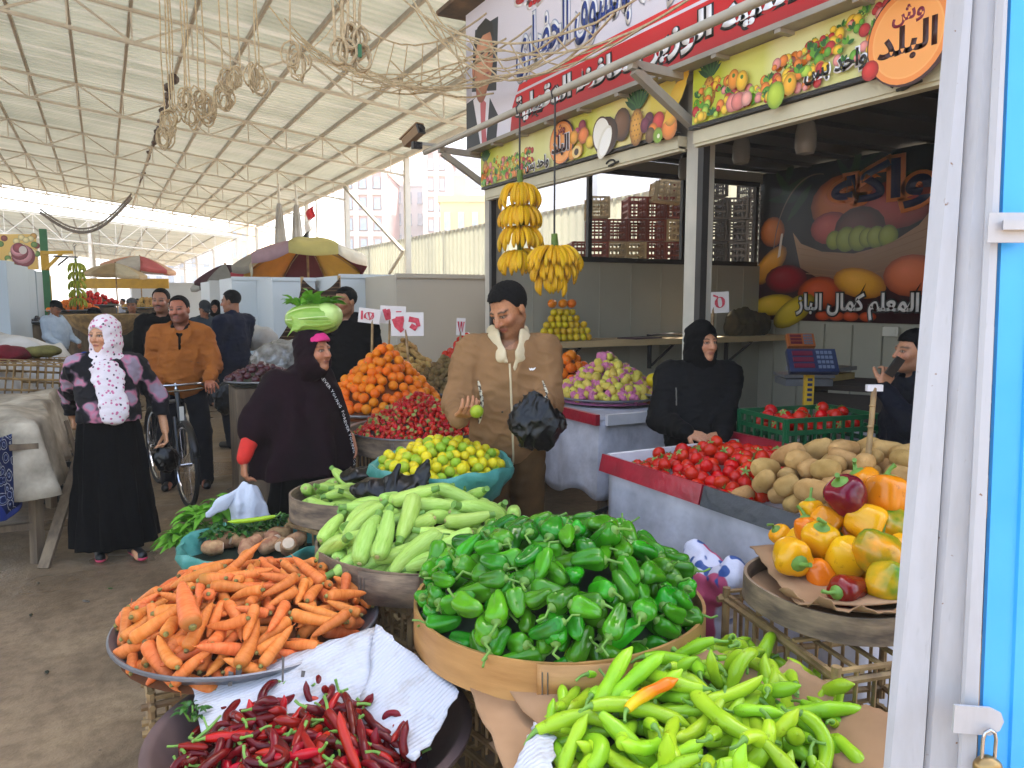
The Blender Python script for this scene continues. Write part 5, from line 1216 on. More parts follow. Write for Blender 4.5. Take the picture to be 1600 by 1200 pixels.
# ---- bananas
def P_banana(s, mat, L=.1, r=.016):
    n = 10; pts = []; rs = []; R = .13
    for i in range(n+1):
        t = i/n; a = (t-.5)*1.5; pts.append((R*math.sin(a)*.9, 0, R*(1-math.cos(a))))
        rs.append(r*min(1, .35+2.6*t)*(1 if t < .84 else max(.28, 1-((t-.84)/.16)*.75)))
    b = MB(); b.tube(pts, rs, 6); return b
bpm = [P_banana(0, m_ban).build('banana', m_ban), P_banana(0, m_ban2).build('banana', m_ban2)]
def banana_stem(label, top, bottom, hands, cordtop, pi, grp, rad=.05, per=10, bl=1.0, cord=True, lim=100):
    t = thing('banana_bunch', label, 'bananas', top); rg = random.Random(len(label)); H = top[2]-bottom
    b = MB(); b.tube([(0, 0, .05), (.01, 0, -H*.5), (0, .0, -H)], [.022, .03, .02], 8); b.build('stalk', m_banst, t)
    if cord:
        b = MB(); b.tube([(0, 0, .04), (0, 0, cordtop-top[2]-.0)], .007, 6); b.tube([(0, 0, cordtop-top[2]-.02), (.03, .0, cordtop-top[2]+.02), (.0, 0, cordtop-top[2]+.05), (-.03, 0, cordtop-top[2]+.01), (-.02, 0, cordtop-top[2]-.04)], .006, 6); b.build('hanging_cord', m_dark, t)
    k = 0
    for (zf, a0, a1, n, up) in hands:
        for row in range(2):
            for i in range(n):
                if k >= lim: break
                a = a0+(a1-a0)*(i+.5*row)/max(1, n-1)+rg.uniform(-.06, .06)
                o = bpm[pi].copy(); COL.objects.link(o); o.parent = t; k += 1
                s = bl*rg.uniform(.9, 1.1); o.scale = (s, s, s)
                out = V3((math.cos(a), math.sin(a), 0)); tilt = up+(.0 if row else -.12)+rg.uniform(-.12, .12)
                d = (out*math.cos(tilt)-V3((0, 0, 1))*math.sin(tilt)).normalized()  # toward the tip
                zc = (out*math.sin(tilt)+V3((0, 0, 1))*math.cos(tilt)); side = zc.cross(d)
                mt = Matrix((d, side, -zc)).transposed()
                if mt.determinant() < 0: mt = Matrix((d, -side, -zc)).transposed()
                o.rotation_mode = 'QUATERNION'; o.rotation_quaternion = mt.to_quaternion()
                base = out*(rad-.0+.018*row)+V3((0, 0, -H*zf-.022*row)); o.location = base+d*.085*s+V3((0, 0, -.01))
    return t
pb = PX(812, 285, 2.77); PI2 = 2*math.pi
pb.z += .06
banana_stem('tall four-tiered bunch of ripe bananas hanging in front of the stall post', (pb.x, pb.y, pb.z-.02), pb.z-.68, [(.02, 2.2, 6.9, 12, 1.15), (.25, 2.2, 6.9, 12, 1.1), (.49, 2.0, 7.1, 13, 1.0), (.76, 2.2, 4.6, 8, 1.05), (.74, 5.4, 6.8, 5, 1.1)], 3.08, 0, None, rad=.065, bl=1.14)
pb2 = PX(866, 372, 2.77)
banana_stem('smaller drooping bunch of ripe bananas hanging on a long cord', (pb2.x, pb2.y, pb2.z-.02), pb2.z-.2, [(.0, 2.0, 7.6, 18, .8), (.4, 2.2, 6.8, 12, 1.0), (.8, 2.8, 4.6, 6, 1.25)], 3.08, 0, None, rad=.06, bl=1.14)
pb3 = PD(118, 408, 15); banana_stem('long greenish banana bunch hanging from the yellow frame far off on the left', (pb3.x, pb3.y, pb3.z), pb3.z-.85, [(.0, 0, PI2, 9, 1.1), (.2, 0, PI2, 9, 1.1), (.4, 0, PI2, 9, 1.1), (.6, 0, PI2, 9, 1.1), (.8, 0, PI2, 9, 1.1)], pb3.z+.3, 1, None, rad=.07, bl=1.1)
for o in bpm: bpy.data.objects.remove(o)
# ================================================================= PEOPLE
def skin_mat():
    t = NT('skin'); a = t.n('Attribute', attribute_name='Col'); v = t.coord('Object'); n = t.noise(v, 90, 4)
    c = t.mix(t.ramp(n, [(.4, '#000000'), (.7, '#ffffff')]), a.outputs['Color'], t.mix(1., a.outputs['Color'], (.82, .78, .78), 'MULTIPLY'))
    return t.fin(c, .48, t.noise(v, 220, 3), .12, .002, sss=.12, spec=.4)
m_skin = skin_mat()
def cloth(name, c1, c2=None, scale=9, bump=.5, bscale=22, rough=.85, var=.25, bdist=.012, sc3=(1, 1, 1)):
    return M(name, c1, rough, var, scale, bump, bscale, bdist, col2=c2, spec=.2, sc3=sc3)
m_hair = M('black_hair', '#070606', .8, .3, 60, .4, 90, .004, spec=.12)
m_hairg = M('dark_hair', '#0b0908', .8, .3, 60, .4, 90, .004, spec=.12)
m_shoe = M('black_shoe', '#121112', .5, .3, 12, .2)
m_sole = M('pink_sole', '#c8385a', .6, .1, 10, 0)
m_bagk = M('black_plastic_bag', '#040405', .3, .3, 12, .5, 16, .012, spec=.35)
m_bagw = M('white_plastic_bag', '#d8dce6', .4, .1, 10, .6, 24, .012, transm=.25)
def camh(px): return 27.9+math.degrees(math.atan((px-800)/1200))+180   # heading that looks back at the camera
class Person:
    def __init__(s, label, xy, heading, H, fine=.006, skin='#a8744f', head=(0, 0, 0), build=1., group=None, lean=(0, 0), hd=1.):
        s.H = H; k = s.k = H/1.75; s.h = fine; s.bw = build; s.skin = np.array(lin(skin), np.float32)
        s.t = thing('person', label, 'person', (xy[0], xy[1], 0), -R_(heading), group)
        s.Mi = (Matrix.Translation((xy[0], xy[1], 0))@Matrix.Rotation(-R_(heading), 4, 'Z')).inverted()
        V = Vector; lx, ly = lean
        s.pel = V((lx*.2, ly*.2, .95*k)); s.che = V((lx*.7, ly*.7, 1.27*k)); s.nek = V((lx, ly-.02, 1.475*k-abs(ly)*.25))
        w = .185*build
        s.sh = {1: s.nek+V((w*k, 0, -.06*k)), -1: s.nek+V((-w*k, 0, -.06*k))}
        s.hip = {1: s.pel+V((.09*k, 0, -.02)), -1: s.pel+V((-.09*k, 0, -.02))}
        s.kn = {q: V((q*.1*k, .03, .5*k)) for q in (1, -1)}; s.an = {q: V((q*.1*k, -.03, .08*k)) for q in (1, -1)}
        s.wr = {q: s.sh[q]+V((q*.07*k, .06, -.55*k)) for q in (1, -1)}; s.el = {}
        s.hands = {q: dict(d=V((0, .15, -1)), n=V((-q, 0, 0)), curl=.35) for q in (1, -1)}
        s.hints = {q: V((q*.4, -1, 0)) for q in (1, -1)}
        yaw, pit, rol = [R_(q) for q in head]
        s.hR = (Matrix.Rotation(-yaw, 3, 'Z')@Matrix.Rotation(pit, 3, 'X')@Matrix.Rotation(rol, 3, 'Y'))
        s.hs = k*1.02*hd; s.hc = s.nek+V((0, .035*k, .155*k)); s.feat = {}
    def L(s, p): return s.Mi@Vector(p)
    def hp(s, p): return s.hc+s.hR@(Vector(p)*s.hs)
    def solve(s):
        for q in (1, -1):
            S, W = s.sh[q], s.wr[q]; l1, l2 = .3*s.k, .265*s.k; d = W-S; D = d.length
            if D > (l1+l2)*.995: W = S+d*((l1+l2)*.995/D); s.wr[q] = W; d = W-S; D = d.length
            a = (l1*l1-l2*l2+D*D)/(2*D); hgt = math.sqrt(max(0, l1*l1-a*a)); u = d/D
            hn = s.hints[q]-u*s.hints[q].dot(u); hn = hn.normalized() if hn.length > 1e-3 else Vector((q, 0, 0)); s.el[q] = S+u*a+hn*hgt
    def add_hand(s, S, q):
        hd = s.hands[q]; k = s.k; W = s.wr[q]; d = hd['d'].normalized(); n = (hd['n']-d*hd['n'].dot(d)).normalized(); b = d.cross(n)*(1 if True else -1)
        thumb_dir = hd.get('thumb', None); sgn = hd.get('ts', q)
        S.cap(s.el[q].lerp(W, .75), W+d*.01, .027*k, .023*k, .012)
        for i in range(4):
            o = (i-1.5); base = W+d*(.092-.004*abs(o))*k+b*o*.0205*k
            S.cap(W+d*.02*k+b*o*.013*k, base, .0125*k, .0108*k, .008)
            dd = d+b*o*.05; cu = hd['curl'] if not isinstance(hd['curl'], (list, tuple)) else hd['curl'][i]; p = base
            ls = [(.040, .025, .02), (.045, .029, .021), (.042, .027, .02), (.033, .021, .018)][i if sgn > 0 else 3-i]
            for j, l in enumerate(ls):
                ax = dd.cross(n).normalized(); dd = Quaternion(ax, cu*(1., 1.15, .8)[j])@dd; p2 = p+dd.normalized()*l*k; S.cap(p, p2, (.0098-.0011*j)*k, (.0091-.0013*j)*k, .0035); p = p2
        tb = W+d*.028*k-b*sgn*.022*k; td = (d*.7-b*sgn*.75+n*hd.get('tn', .35)).normalized(); p = tb
        for j, l in enumerate((.042, .034, .026)):
            p2 = p+td*l*k; S.cap(p, p2, (.0135-.0015*j)*k, (.012-.0015*j)*k, .006); p = p2; td = (td+d*.25+n*hd.get('tc', .25)+b*sgn*.22).normalized()
    def body(s, hands=(1, -1), feat=None):
        s.solve(); s.feat.update(feat or {}); S = SD(); k = s.k; h = s.hp; c = s.hs; f = s.feat
        S.ell(h((0, -.012, .036)), (.074*c, .093*c, .083*c), .01, rot=np.array(s.hR))
        fat = f.get('fat', 1.)
        S.ell(h((0, .03, -.028)), (.06*c*fat, .062*c, .084*c), .03, rot=np.array(s.hR))
        S.cap(h((-.046*fat, .0, -.062)), h((-.012, .062, -.094)), .021*c*fat, .019*c, .03).cap(h((.046*fat, .0, -.062)), h((.012, .062, -.094)), .021*c*fat, .019*c, .03)
        for q in (1, -1):
            S.ell(h((q*.037, .062, -.026)), .023*c*fat, .022)
            S.ell(h((q*.031, .099, .004)), (.019*c, .014*c, .0105*c), .012, sub=True, rot=np.array(s.hR))
            S.ell(h((q*.031, .0745, .003)), .0125*c, .003)
            S.ell(h((q*.077, -.008, -.004)), (.009*c, .019*c, .031*c), .006, rot=np.array(s.hR))
        S.cap(h((-.042, .077, .0215)), h((.042, .077, .0215)), .0105*c, .0105*c, .016)
        S.cap(h((0, .089, .014)), h((0, .111, -.028)), .0085*c, .0135*c, .01)
        for q in (1, -1): S.cap(h((q*.011, .098, -.031)), h((q*.015, .09, -.031)), .0085*c, .007*c, .006)
        S.cap(h((-.017, .087, -.0575)), h((.017, .087, -.0575)), .0068*c, None, .006).cap(h((-.014, .086, -.0665)), h((.014, .086, -.0665)), .0072*c, None, .006)
        S.cap(h((-.02, .1, -.0622)), h((.02, .1, -.0622)), .0025*c, None, .003, sub=True)
        S.ell(h((0, .078, -.095)), .0155*c, .014)
        S.cap(h((0, -.025, -.05)), s.nek+Vector((0, 0, -.05)), .054*k*fat, .06*k*fat, .03)
        S.cap(s.sh[1], s.sh[-1], .055*k, None, .04).ell(s.che, (.13*k*s.bw, .09*k, .19*k), .05).cap(s.che, s.pel, .1*k, .11*k, .05)
        for q in (1, -1):
            S.chain([s.sh[q], s.el[q], s.wr[q]], [.045*k, .036*k, .024*k], .02)
            S.chain([s.hip[q], s.kn[q], s.an[q]], [.075*k, .05*k, .036*k], .03)
            S.cap(s.an[q]+Vector((0, -.02, -.03)), s.an[q]+Vector((0, .14, -.045)), .033*k, .03*k, .02)
            if q in hands: s.add_hand(S, q)
            else: S.ell(s.wr[q]+s.hands[q]['d'].normalized()*.06*k, (.035*k, .035*k, .06*k), .02)
        R3 = np.array(s.hR); hc = np.array(s.hc)
        def col(V):
            p = (V-hc)@R3/c; x, y, z = p[:, 0], p[:, 1], p[:, 2]; ax = np.abs(x); o = np.tile(s.skin, (len(V), 1)); near = (np.abs(z) < .16) & (np.abs(x) < .12) & (np.abs(y) < .16)
            def put(m, colr, a=1.):
                m = (np.clip(m, 0, 1)*near*a)[:, None]; o[:] = o*(1-m)+np.array(lin(colr), np.float32)*m
            sm = lambda d, w: np.clip(.5-d/w, 0, 1)
            put(sm(np.hypot(ax-.04, (z+.03))-.022, .03)*(y > .03), '#b5654a', .35)
            put(sm(np.hypot(x/1.2, z+.025)-.014, .012)*(y > .09), '#a8604a', .3)
            st = f.get('stubble', 0)
            if st:
                jaw = sm(z+.046-ax*.35, .025)*(y > -.02)*(z > -.14); put(jaw, '#1c1512', st); put(sm(np.hypot(x/1.15, (z+.061)*1.9)-.024, .008)*(y > .06), '#a8664c', st)
            mu = f.get('moustache', 0)
            if mu: put(sm(np.hypot(x/3.6, z+.046+ax*.12)-.0095, .006)*(y > .06), '#17110e', mu)
            put(sm(np.hypot(x/2.2, (z+.0625)*1.0)-.0105, .006)*(y > .07), f.get('lips', '#8f4a40'), .75); put(sm(np.abs(z+.0622)-.0014, .002)*(ax < .022)*(y > .07), '#3a1a18', .8)
            bz = .0285-np.abs(ax-.034)*.22+.0*x; put(sm(np.abs(z-bz)-.0042, .005)*sm(np.abs(ax-.034)-.021, .006)*(y > .05), f.get('brow', '#120d0b'), f.get('browa', .9))
            e = np.hypot((ax-.031)/2.3, z-.003); put(sm(e-.0085, .003)*(y > .055), '#3a2018', .8); put(sm(e-.0052, .002)*(y > .055), '#b4a698', 1. if s.h < .006 else .25)
            gx = f.get('gaze', 0.)*.006; put(sm(np.hypot(ax-.031+gx*np.sign(x), z-.0035)-.0058, .002)*(y > .055), '#150c08')
            put(sm(np.abs(z-.0105)-.0015, .0025)*sm(np.abs(ax-.031)-.016, .004)*(y > .055), '#100a08', .9)
            if f.get('hairline'):
                put(sm(.066-z-np.abs(y-.05)*0, .01)*(y > -.2)*0, '#000000', 0)
            return np.clip(o, 0, 1)
        s.b = S.mesh('body', s.h, m_skin, s.t, col); return s
    def hair(s, mat=m_hair, line=.075, side=.0, thick=.006, name='hair', back=-.07, recede=0.):
        S = SD(); c = s.hs; S.ell(s.hp((0, -.014, .042)), ((.0765+thick)*c, (.0955+thick)*c, (.0835+thick)*c), .01, rot=np.array(s.hR))
        R3 = np.array(s.hR, np.float32); hc = np.array(s.hc, np.float32)
        def cut(P, d):
            p = (P-hc)@R3/c; y, z, x = p[:, 1], p[:, 2], np.abs(p[:, 0])
            front = (line-recede*np.clip(x-.03, 0, .1)*0) ; 
            low = np.where(y > .045, front, np.where(y > .0, front-(front-side)*np.clip((.045-y)/.03, 0, 1), side+(back-side)*np.clip(-y/.05, 0, 1)))
            return np.maximum(d, (low-z)*c*.8)
        S.post.append(cut); S.wrinkle(.0025, 28, 3); return S.mesh(name, min(s.h, .007), mat, s.t)
    def top(s, mat, grow=1., hem=.86, neck=.075, sleeve=.97, belly=.0, wr=.006, name='jacket', seed=1, h=None, arm=1., matfn=None, extra=None, colr=True):
        S = SD(); k = s.k; g = grow
        S.cap(s.sh[1]+Vector((-.02*k, 0, 0)), s.sh[-1]+Vector((.02*k, 0, 0)), .078*k*g, None, .05)
        S.ell(s.che+Vector((0, .005, .01)), (.185*k*s.bw*g, .128*k*g, .23*k), .06)
        S.ell((s.che+s.pel)/2+Vector((0, .02+belly*.5, -.02)), (.165*k*s.bw*g+belly*.5, .13*k*g+belly, .22*k), .08)
        S.ell(s.pel+Vector((0, .0, .02*k)), (.175*k*s.bw*g, .135*k*g, .17*k), .08)
        S.cap(s.nek+Vector((0, .0, -.06)), s.nek+Vector((0, .01, .015)), .1*k, .072*k, .04)
        for q in (1, -1): S.chain([s.sh[q]+Vector((0, 0, -.01)), s.el[q], s.el[q].lerp(s.wr[q], sleeve)], [.078*k*g*arm, .062*k*g*arm, .044*k*g*arm], .03)
        if extra: extra(S)
        S.cap(s.nek+Vector((0, .025*k, -.02)), s.hc+Vector((0, .04, 0)), neck*k*.82, neck*k*1.15, .012, sub=True)
        S.cutz(hem*k)
        # drag folds at the elbows, armpits and waist
        S.wrinkle(wr*.7, 3.2, seed, (1, 1, 2.2)).ridge(wr*1.3, 2.6, seed+5, (1.3, 1.3, .55)).ridge(wr*.9, 4.2, seed+9, (.8, .8, 1.7))
        s.S = S; o = S.mesh(name, h or s.h*1.25, mat, s.t, matfn=matfn); return o
    def legs(s, mat, grow=1., wr=.004, name='trousers', h=None, top=1.02, foot=True, shoe=m_shoe):
        S = SD(); k = s.k
        S.ell(s.pel+Vector((0, 0, -.0)), (.165*k*s.bw*grow, .12*k*grow, .14*k), .05)
        for q in (1, -1): S.chain([s.hip[q], s.kn[q], s.an[q]+Vector((0, 0, -.02))], [.1*k*grow, .078*k*grow, .066*k*grow], .03)
        S.wrinkle(wr, 4.5, 9, (1, 1, 1.8)); S.mesh(name, h or s.h*1.35, mat, s.t)
        if foot: s.shoes(shoe)
    def shoes(s, mat=m_shoe, sole=None):
        k = s.k
        for q in (1, -1):
            S = SD(); a = s.an[q]; fd = Vector((q*.12, 1, 0)).normalized()
            S.cap(a+Vector((0, -.02, -.02)), a+Vector((0, 0, .01)), .046*k, .044*k, .02); S.cap(a-fd*.035+Vector((0, 0, -.04*k)), a+fd*.15+Vector((0, 0, -.045*k)), .04*k, .036*k, .02).cutz(max(.004, a.z-.078*k)); o = S.mesh('shoe', .009, mat, s.t)
            if sole:
                S = SD(); S.cap(a-fd*.035+Vector((0, 0, -.04*k)), a+fd*.152+Vector((0, 0, -.045*k)), .044*k, .04*k, .02).cutz(max(.002, a.z-.08*k)); S.post.append(lambda P, d, z=a.z: np.maximum(d, P[:, 2]-(z-.052*k))); S.mesh('sole', .008, sole, o)
    def gown(s, mat, prof, folds=9, amp=.02, name='skirt', seed=0, h=None, wr=.004, extra=None):
        S = SD(); k = s.k; zs = np.array([p[0]*k for p in prof][::-1]); rx = np.array([p[1]*k for p in prof][::-1]); ry = np.array([p[2]*k for p in prof][::-1]); cy = np.array([(p[3] if len(p) > 3 else 0)*k for p in prof][::-1]); cx = np.array([(p[4] if len(p) > 4 else 0)*k for p in prof][::-1])
        z0, z1 = zs[0], zs[-1]; rg = np.random.RandomState(seed); ph = rg.rand(3)*6
        def fn(P):
            z = np.clip(P[:, 2], z0, z1); a = np.interp(z, zs, rx); b = np.interp(z, zs, ry); y = P[:, 1]-np.interp(z, zs, cy); x = P[:, 0]-np.interp(z, zs, cx); th = np.arctan2(y/b, x/a)
            t = np.clip((z1-z)/(z1-z0), 0, 1)
            f = amp*(t**.7)*(.6*np.cos(folds*th+ph[0]+2*t)+.4*np.cos((folds*1.7)//1*th+ph[1]-3*t))
            d = (np.sqrt((x/a)**2+(y/b)**2)-1)*np.minimum(a, b)*.85-f
            return np.maximum(d, np.maximum(P[:, 2]-z1, z0-P[:, 2]))
        R = max(rx.max(), ry.max())+amp+.1
        S.fn(fn, (-R, -R, z0), (R, R, z1), .03)
        if extra: extra(S)
        if wr: S.wrinkle(wr, 4, seed+3, (1, 1, .8))
        s.G = S; return S.mesh(name, h or s.h*1.6, mat, s.t)
    def hijab(s, mat, name='headscarf', bib=.14, tail=None, wr=.004, open_=(.057, .075, .083), seed=2, h=None, dz=0., back=.0, low=None):
        S = SD(); c = s.hs; k = s.k; Rm = np.array(s.hR)
        S.ell(s.hp((0, -.016, .035)), (.093*c, .117*c, .112*c), .03, rot=Rm); S.ell(s.hp((0, .0, -.06)), (.09*c, .1*c, .09*c), .05, rot=Rm)
        S.cap(s.hp((0, -.02, -.08)), s.nek+Vector((0, .01, -.05)), .088*k, .11*k, .05)
        S.cap(s.nek+Vector((-bib*.6, .02, -.06)), s.nek+Vector((bib*.6, .02, -.06)), .07*k, None, .06)
        if tail:
            for i in range(len(tail)-1): S.cap(tail[i][0], tail[i+1][0], tail[i][1], tail[i+1][1], .03, flat=((0, 1, .1), .3))
        S.ell(s.hp((0, .118, -.022+dz)), (open_[0]*c, open_[1]*c, open_[2]*c), .012, sub=True, rot=Rm)
        if low is not None: S.cutz(low)
        S.wrinkle(wr, 6, seed, (1, 1.2, 1.4)).wrinkle(wr*.4, 16, seed+2); s.J = S
        return S.mesh(name, h or s.h*1.1, mat, s.t)
    def surf(s, S, x, z, y0=.45, off=.004, sgn=1):
        ys = np.linspace(y0, -.3, 376, dtype=np.float32)*sgn; P = np.stack([np.full_like(ys, x), ys, np.full_like(ys, z)], 1); d = S.ev(P); i = np.nonzero(d < 0)[0]
        return Vector((x, float(ys[i[0]] if len(i) else 0)+off*sgn, z))
def bag_mesh(name, label, cat, neck, H, w, d, mat, seed=0, handle=True, lean=(0, 0), rz=0, grp=None):
    """knotted carrier bag hanging from its gathered neck"""
    S = SD(); n = Vector((0, 0, 0)); rg = np.random.RandomState(seed)
    S.cap((0, 0, .01), (lean[0]*.3, lean[1]*.3, -H*.35), .016, w*.5, .04, flat=((0, 1, 0), d/w)); S.cap((lean[0]*.3, lean[1]*.3, -H*.35), (lean[0], lean[1], -H+w*.4), w*.5, w*.52, .06, flat=((0, 1, 0), d/w))
    for sx, zt in ((-1, -.35), (1, -.5)): S.cap((sx*w*.3, 0, H*zt), (sx*w*.72, .01, H*(zt+.12)), w*.16, .004, .05, flat=((0, 1, 0), .6))
    if handle:
        for sx in (-1, 1): S.chain([(sx*.012, 0, -.05), (sx*.02, .008, .0), (sx*.01, 0, .05)], [.018, .014, .012], .02)
    S.wrinkle(.008, 3.2, seed, (1.6, 1.6, .5)).ridge(.013, 4.2, seed+1, (1.5, 1.5, .7)).ridge(.006, 9, seed+2, (1.2, 1.2, .9))
    o = S.mesh(name, .007, mat); o.location = neck; o.rotation_euler = (0, 0, rz); return tag(o, label, cat, grp)
V = Vector
# ---------------- man in the brown jacket
p = PD(795, 470, 4.02)
A = Person('man in a brown zip jacket with cream collar, looking down at the limes', (p.x, p.y), camh(800)-4, 1.765, .0048, '#b57c55', head=(46, -28, 6), build=1.04, hd=1.06)
A.wr[1] = A.L(PD(716, 652, 3.7)); A.hands[1] = dict(d=A.L(PD(738, 640, 3.56))-A.L(PD(716, 652, 3.7)), n=V((-.3, .2, 1)), curl=.55, ts=1, tn=.7)
A.wr[-1] = A.L(PD(848, 626, 3.72)); A.hands[-1] = dict(d=A.L(PD(828, 634, 3.6))-A.L(PD(850, 624, 3.72)), n=V((.2, -.5, -1)), curl=.7, ts=-1)
A.hints = {1: V((.25, -1, -.6)), -1: V((-.25, -1, -.6))}
A.body(feat=dict(stubble=.42, moustache=.25, fat=.97)); A.hair(line=.078, side=.012, thick=.011, back=-.05)
m_brj = cloth('brown_jacket', '#8a6642', '#7c5a38', 5, .4, 14); m_crm = cloth('cream_lining', '#cbb894', '#bfae8a', 12, .3, 30)
A.top(m_brj, 1.1, hem=.80, neck=.12, wr=.006, arm=1.12, seed=4)
b = MB(); pts = [A.surf(A.S, .005-.02*t, (1.36-.53*t)*A.k, off=.002) for t in np.linspace(0, 1, 24)]
b.tube(pts, .006, 6); b.build('zip', m_crm, A.t)
for q in (1, -1):
    S = SD(); a0 = A.nek+V((q*.035, .0, .055)); S.chain([A.nek+V((q*.02, -.075, .05)), A.nek+V((q*.085, -.03, .04)), A.nek+V((q*.085, .055, .015)), A.surf(A.S, q*.055-.0, 1.40*A.k, off=.0), A.surf(A.S, q*.022, (1.335 if q < 0 else 1.37)*A.k, off=0)], [.03, .034, .04, .036, .014], .02, flat=(V((q*.8, .75, .35)), .33)); S.wrinkle(.002, 9, 3); S.mesh('collar', .006, m_crm, A.t)
c_ = A.surf(A.S, -.11, 1.33*A.k, off=.003); b = MB(); b.prism([(-.022, .008), (-.012, .006), (-.006, .002), (0, .006), (.006, .002), (.012, .006), (.022, .008), (.014, -.004), (.004, -.008), (0, -.005), (-.004, -.008), (-.014, -.004)], .003, (c_, V((-1, 0, 0)), V((0, 0, 1)))); b.build('bird_emblem', m_w, A.t, smooth=False)
b = MB()
for q in (1, -1):
    e0 = A.sh[q]+V((q*-.02, .09, -.12)); pts = [A.surf(A.S, q*(.165-.02*math.sin(t*3)), (1.27-.22*t)*A.k, off=.001) for t in np.linspace(0, 1, 9)]; b.tube(pts, [.004]+[.009]*7+[.004], 5)
b.build('check_trim', M('check_trim_cloth', '#cfc4a8', .8, .8, 60, 0, col2='#2a2018', thr=(.45, .55)), A.t)
A.legs(cloth('brown_trousers', '#5a3f20', '#4c3419', 6, .4, 14), 1.08)
single(P_ball(.031, 2, m_lime2, 'lime', 'lime', 1.05, .03, .1, calyx='dot'), PD(745, 643, 3.53), (1, .3, .2), 'green lime held in the hand of the man in the brown jacket')
bag_mesh('carrier_bag', 'crumpled black plastic bag hanging from the left hand of the man in brown', 'bag', PD(832, 630, 3.57), .2, .19, .1, m_bagk, 3, lean=(.03, -.02), rz=-.5)
# ---------------- woman in maroon with a cabbage on her head
p = PD(470, 560, 4.55)
B = Person('woman in a dark maroon cape and pink underscarf carrying a cabbage on her head', (p.x, p.y), 146, 1.51, .0048, '#b07452', head=(-2, 4, 0), build=1.19, hd=1.13)
B.hc = B.hc+V((.02, .11, -.012))
hb = PD(381, 722, 4.22); B.wr[1] = B.L(hb); B.hands[1] = dict(d=V((0.05, 0, -1)), n=V((-.9, .4, 0)), curl=.75, ts=1); B.hints[1] = V((.1, -.3, 0))
B.wr[-1] = V((-.2, .2, .86)); B.body(feat=dict(fat=1.06, lips='#8a4a42', browa=.6))
m_mar = M('maroon_cape', '#1c0a11', .85, .25, 4, .4, 12, .012, col2='#13070c', spec=.1); m_blk = M('black_cloth', '#060607', .9, .25, 5, .45, 14, .012, col2='#040404', spec=.08)
B.gown(m_blk, [(.95, .2, .17), (.6, .26, .22), (.3, .3, .26), (.04, .33, .28)], 8, .03, 'skirt', 3)
S = SD(); S.ell(B.hp((0, .008, .036)), (.084*B.hs, .106*B.hs, .092*B.hs), .01, rot=np.array(B.hR)); S.cutp(B.hp((0, 0, .04)), B.hR@V((0, .2, -1))); S.mesh('underscarf', .006, M('pink_jersey', '#c81f6c', .8, .1, 8, .2), B.t)
B.hijab(m_mar, 'hood', .2, open_=(.072, .108, .102), wr=.004, dz=.012)
B.gown(m_mar, [(1.5, .085, .085, .01), (1.43, .18, .13, .0), (1.33, .29, .19, .0), (1.2, .33, .23, .02, .02), (1.0, .36, .26, .03, .03), (.9, .39, .28, .03, .04), (.8, .4, .28, .03, .05)], 7, .022, 'cape', 5, wr=.006, extra=lambda S: [S.chain([B.sh[q], B.el[q], B.el[q].lerp(B.wr[q], .25)], [.08, .07, .06], .09) for q in (1, -1)])
G = B.G
S = SD(); S.cap(B.el[1].lerp(B.wr[1], .2), B.wr[1]+V((0, 0, .02)), .052, .04, .02); S.wrinkle(.003, 8, 2); S.mesh('red_sleeve', .008, M('red_knit', '#c8200f', .8, .15, 20, .3), B.t)
# strap with lettering, laid over the cape
def strap(PN, G, path, name):
    pts = [PN.surf(G, x, z, off=.006) for x, z in path]; P2 = []
    for i in range(len(pts)-1):
        for t in np.linspace(0, 1, 8, endpoint=False): P2.append(pts[i].lerp(pts[i+1], t))
    P2.append(pts[-1]); P2 = [PN.surf(G, q.x, q.z, off=.006) for q in P2]; b = MB(); vs = []; L = [0]
    sd_ = []
    for i, q in enumerate(P2):
        t = (P2[min(i+1, len(P2)-1)]-P2[max(0, i-1)]).normalized(); w_ = t.cross(V((0, 1, 0))).normalized(); sd_.append(w_); vs += [q-w_*.017, q+w_*.017]
        if i: L.append(L[-1]+(q-P2[i-1]).length)
    b.add(vs, [(2*i, 2*i+1, 2*i+3, 2*i+2) for i in range(len(P2)-1)]); o = b.build(name, m_blk, PN.t, solid=.003)
    cu = bpy.data.curves.new('t', 'FONT'); cu.body = 'FOREVER YOUNG  FOREVER YOUNG  FOREVER YOUNG'; cu.resolution_u = 1; to = bpy.data.objects.new('t', cu); COL.objects.link(to); bpy.context.view_layer.update()
    me = bpy.data.meshes.new_from_object(to.evaluated_get(bpy.context.evaluated_depsgraph_get())); bpy.data.objects.remove(to)
    xs = [v.co.x for v in me.vertices]; ys = [v.co.y for v in me.vertices]; x0, x1, y0, y1 = min(xs), max(xs), min(ys), max(ys)
    for v in me.vertices:
        u = (v.co.x-x0)/(x1-x0)*L[-1]*.97; i = min(len(L)-2, max(0, int(np.searchsorted(L, u))-1)); f = (u-L[i])/max(1e-6, L[i+1]-L[i]); v.co = P2[i].lerp(P2[i+1], f)-sd_[i].lerp(sd_[i+1], f)*((v.co.y-y0)/(y1-y0)-.5)*.022+V((0, .005, 0))
    me.materials.clear(); me.materials.append(m_w); lo = bpy.data.objects.new('strap_lettering', me); COL.objects.link(lo); lo.parent = o
strap(B, G, [(-.02, 1.28), (-.08, 1.18), (-.13, 1.05), (-.165, .92), (-.18, .8), (-.18, .66)], 'strap')
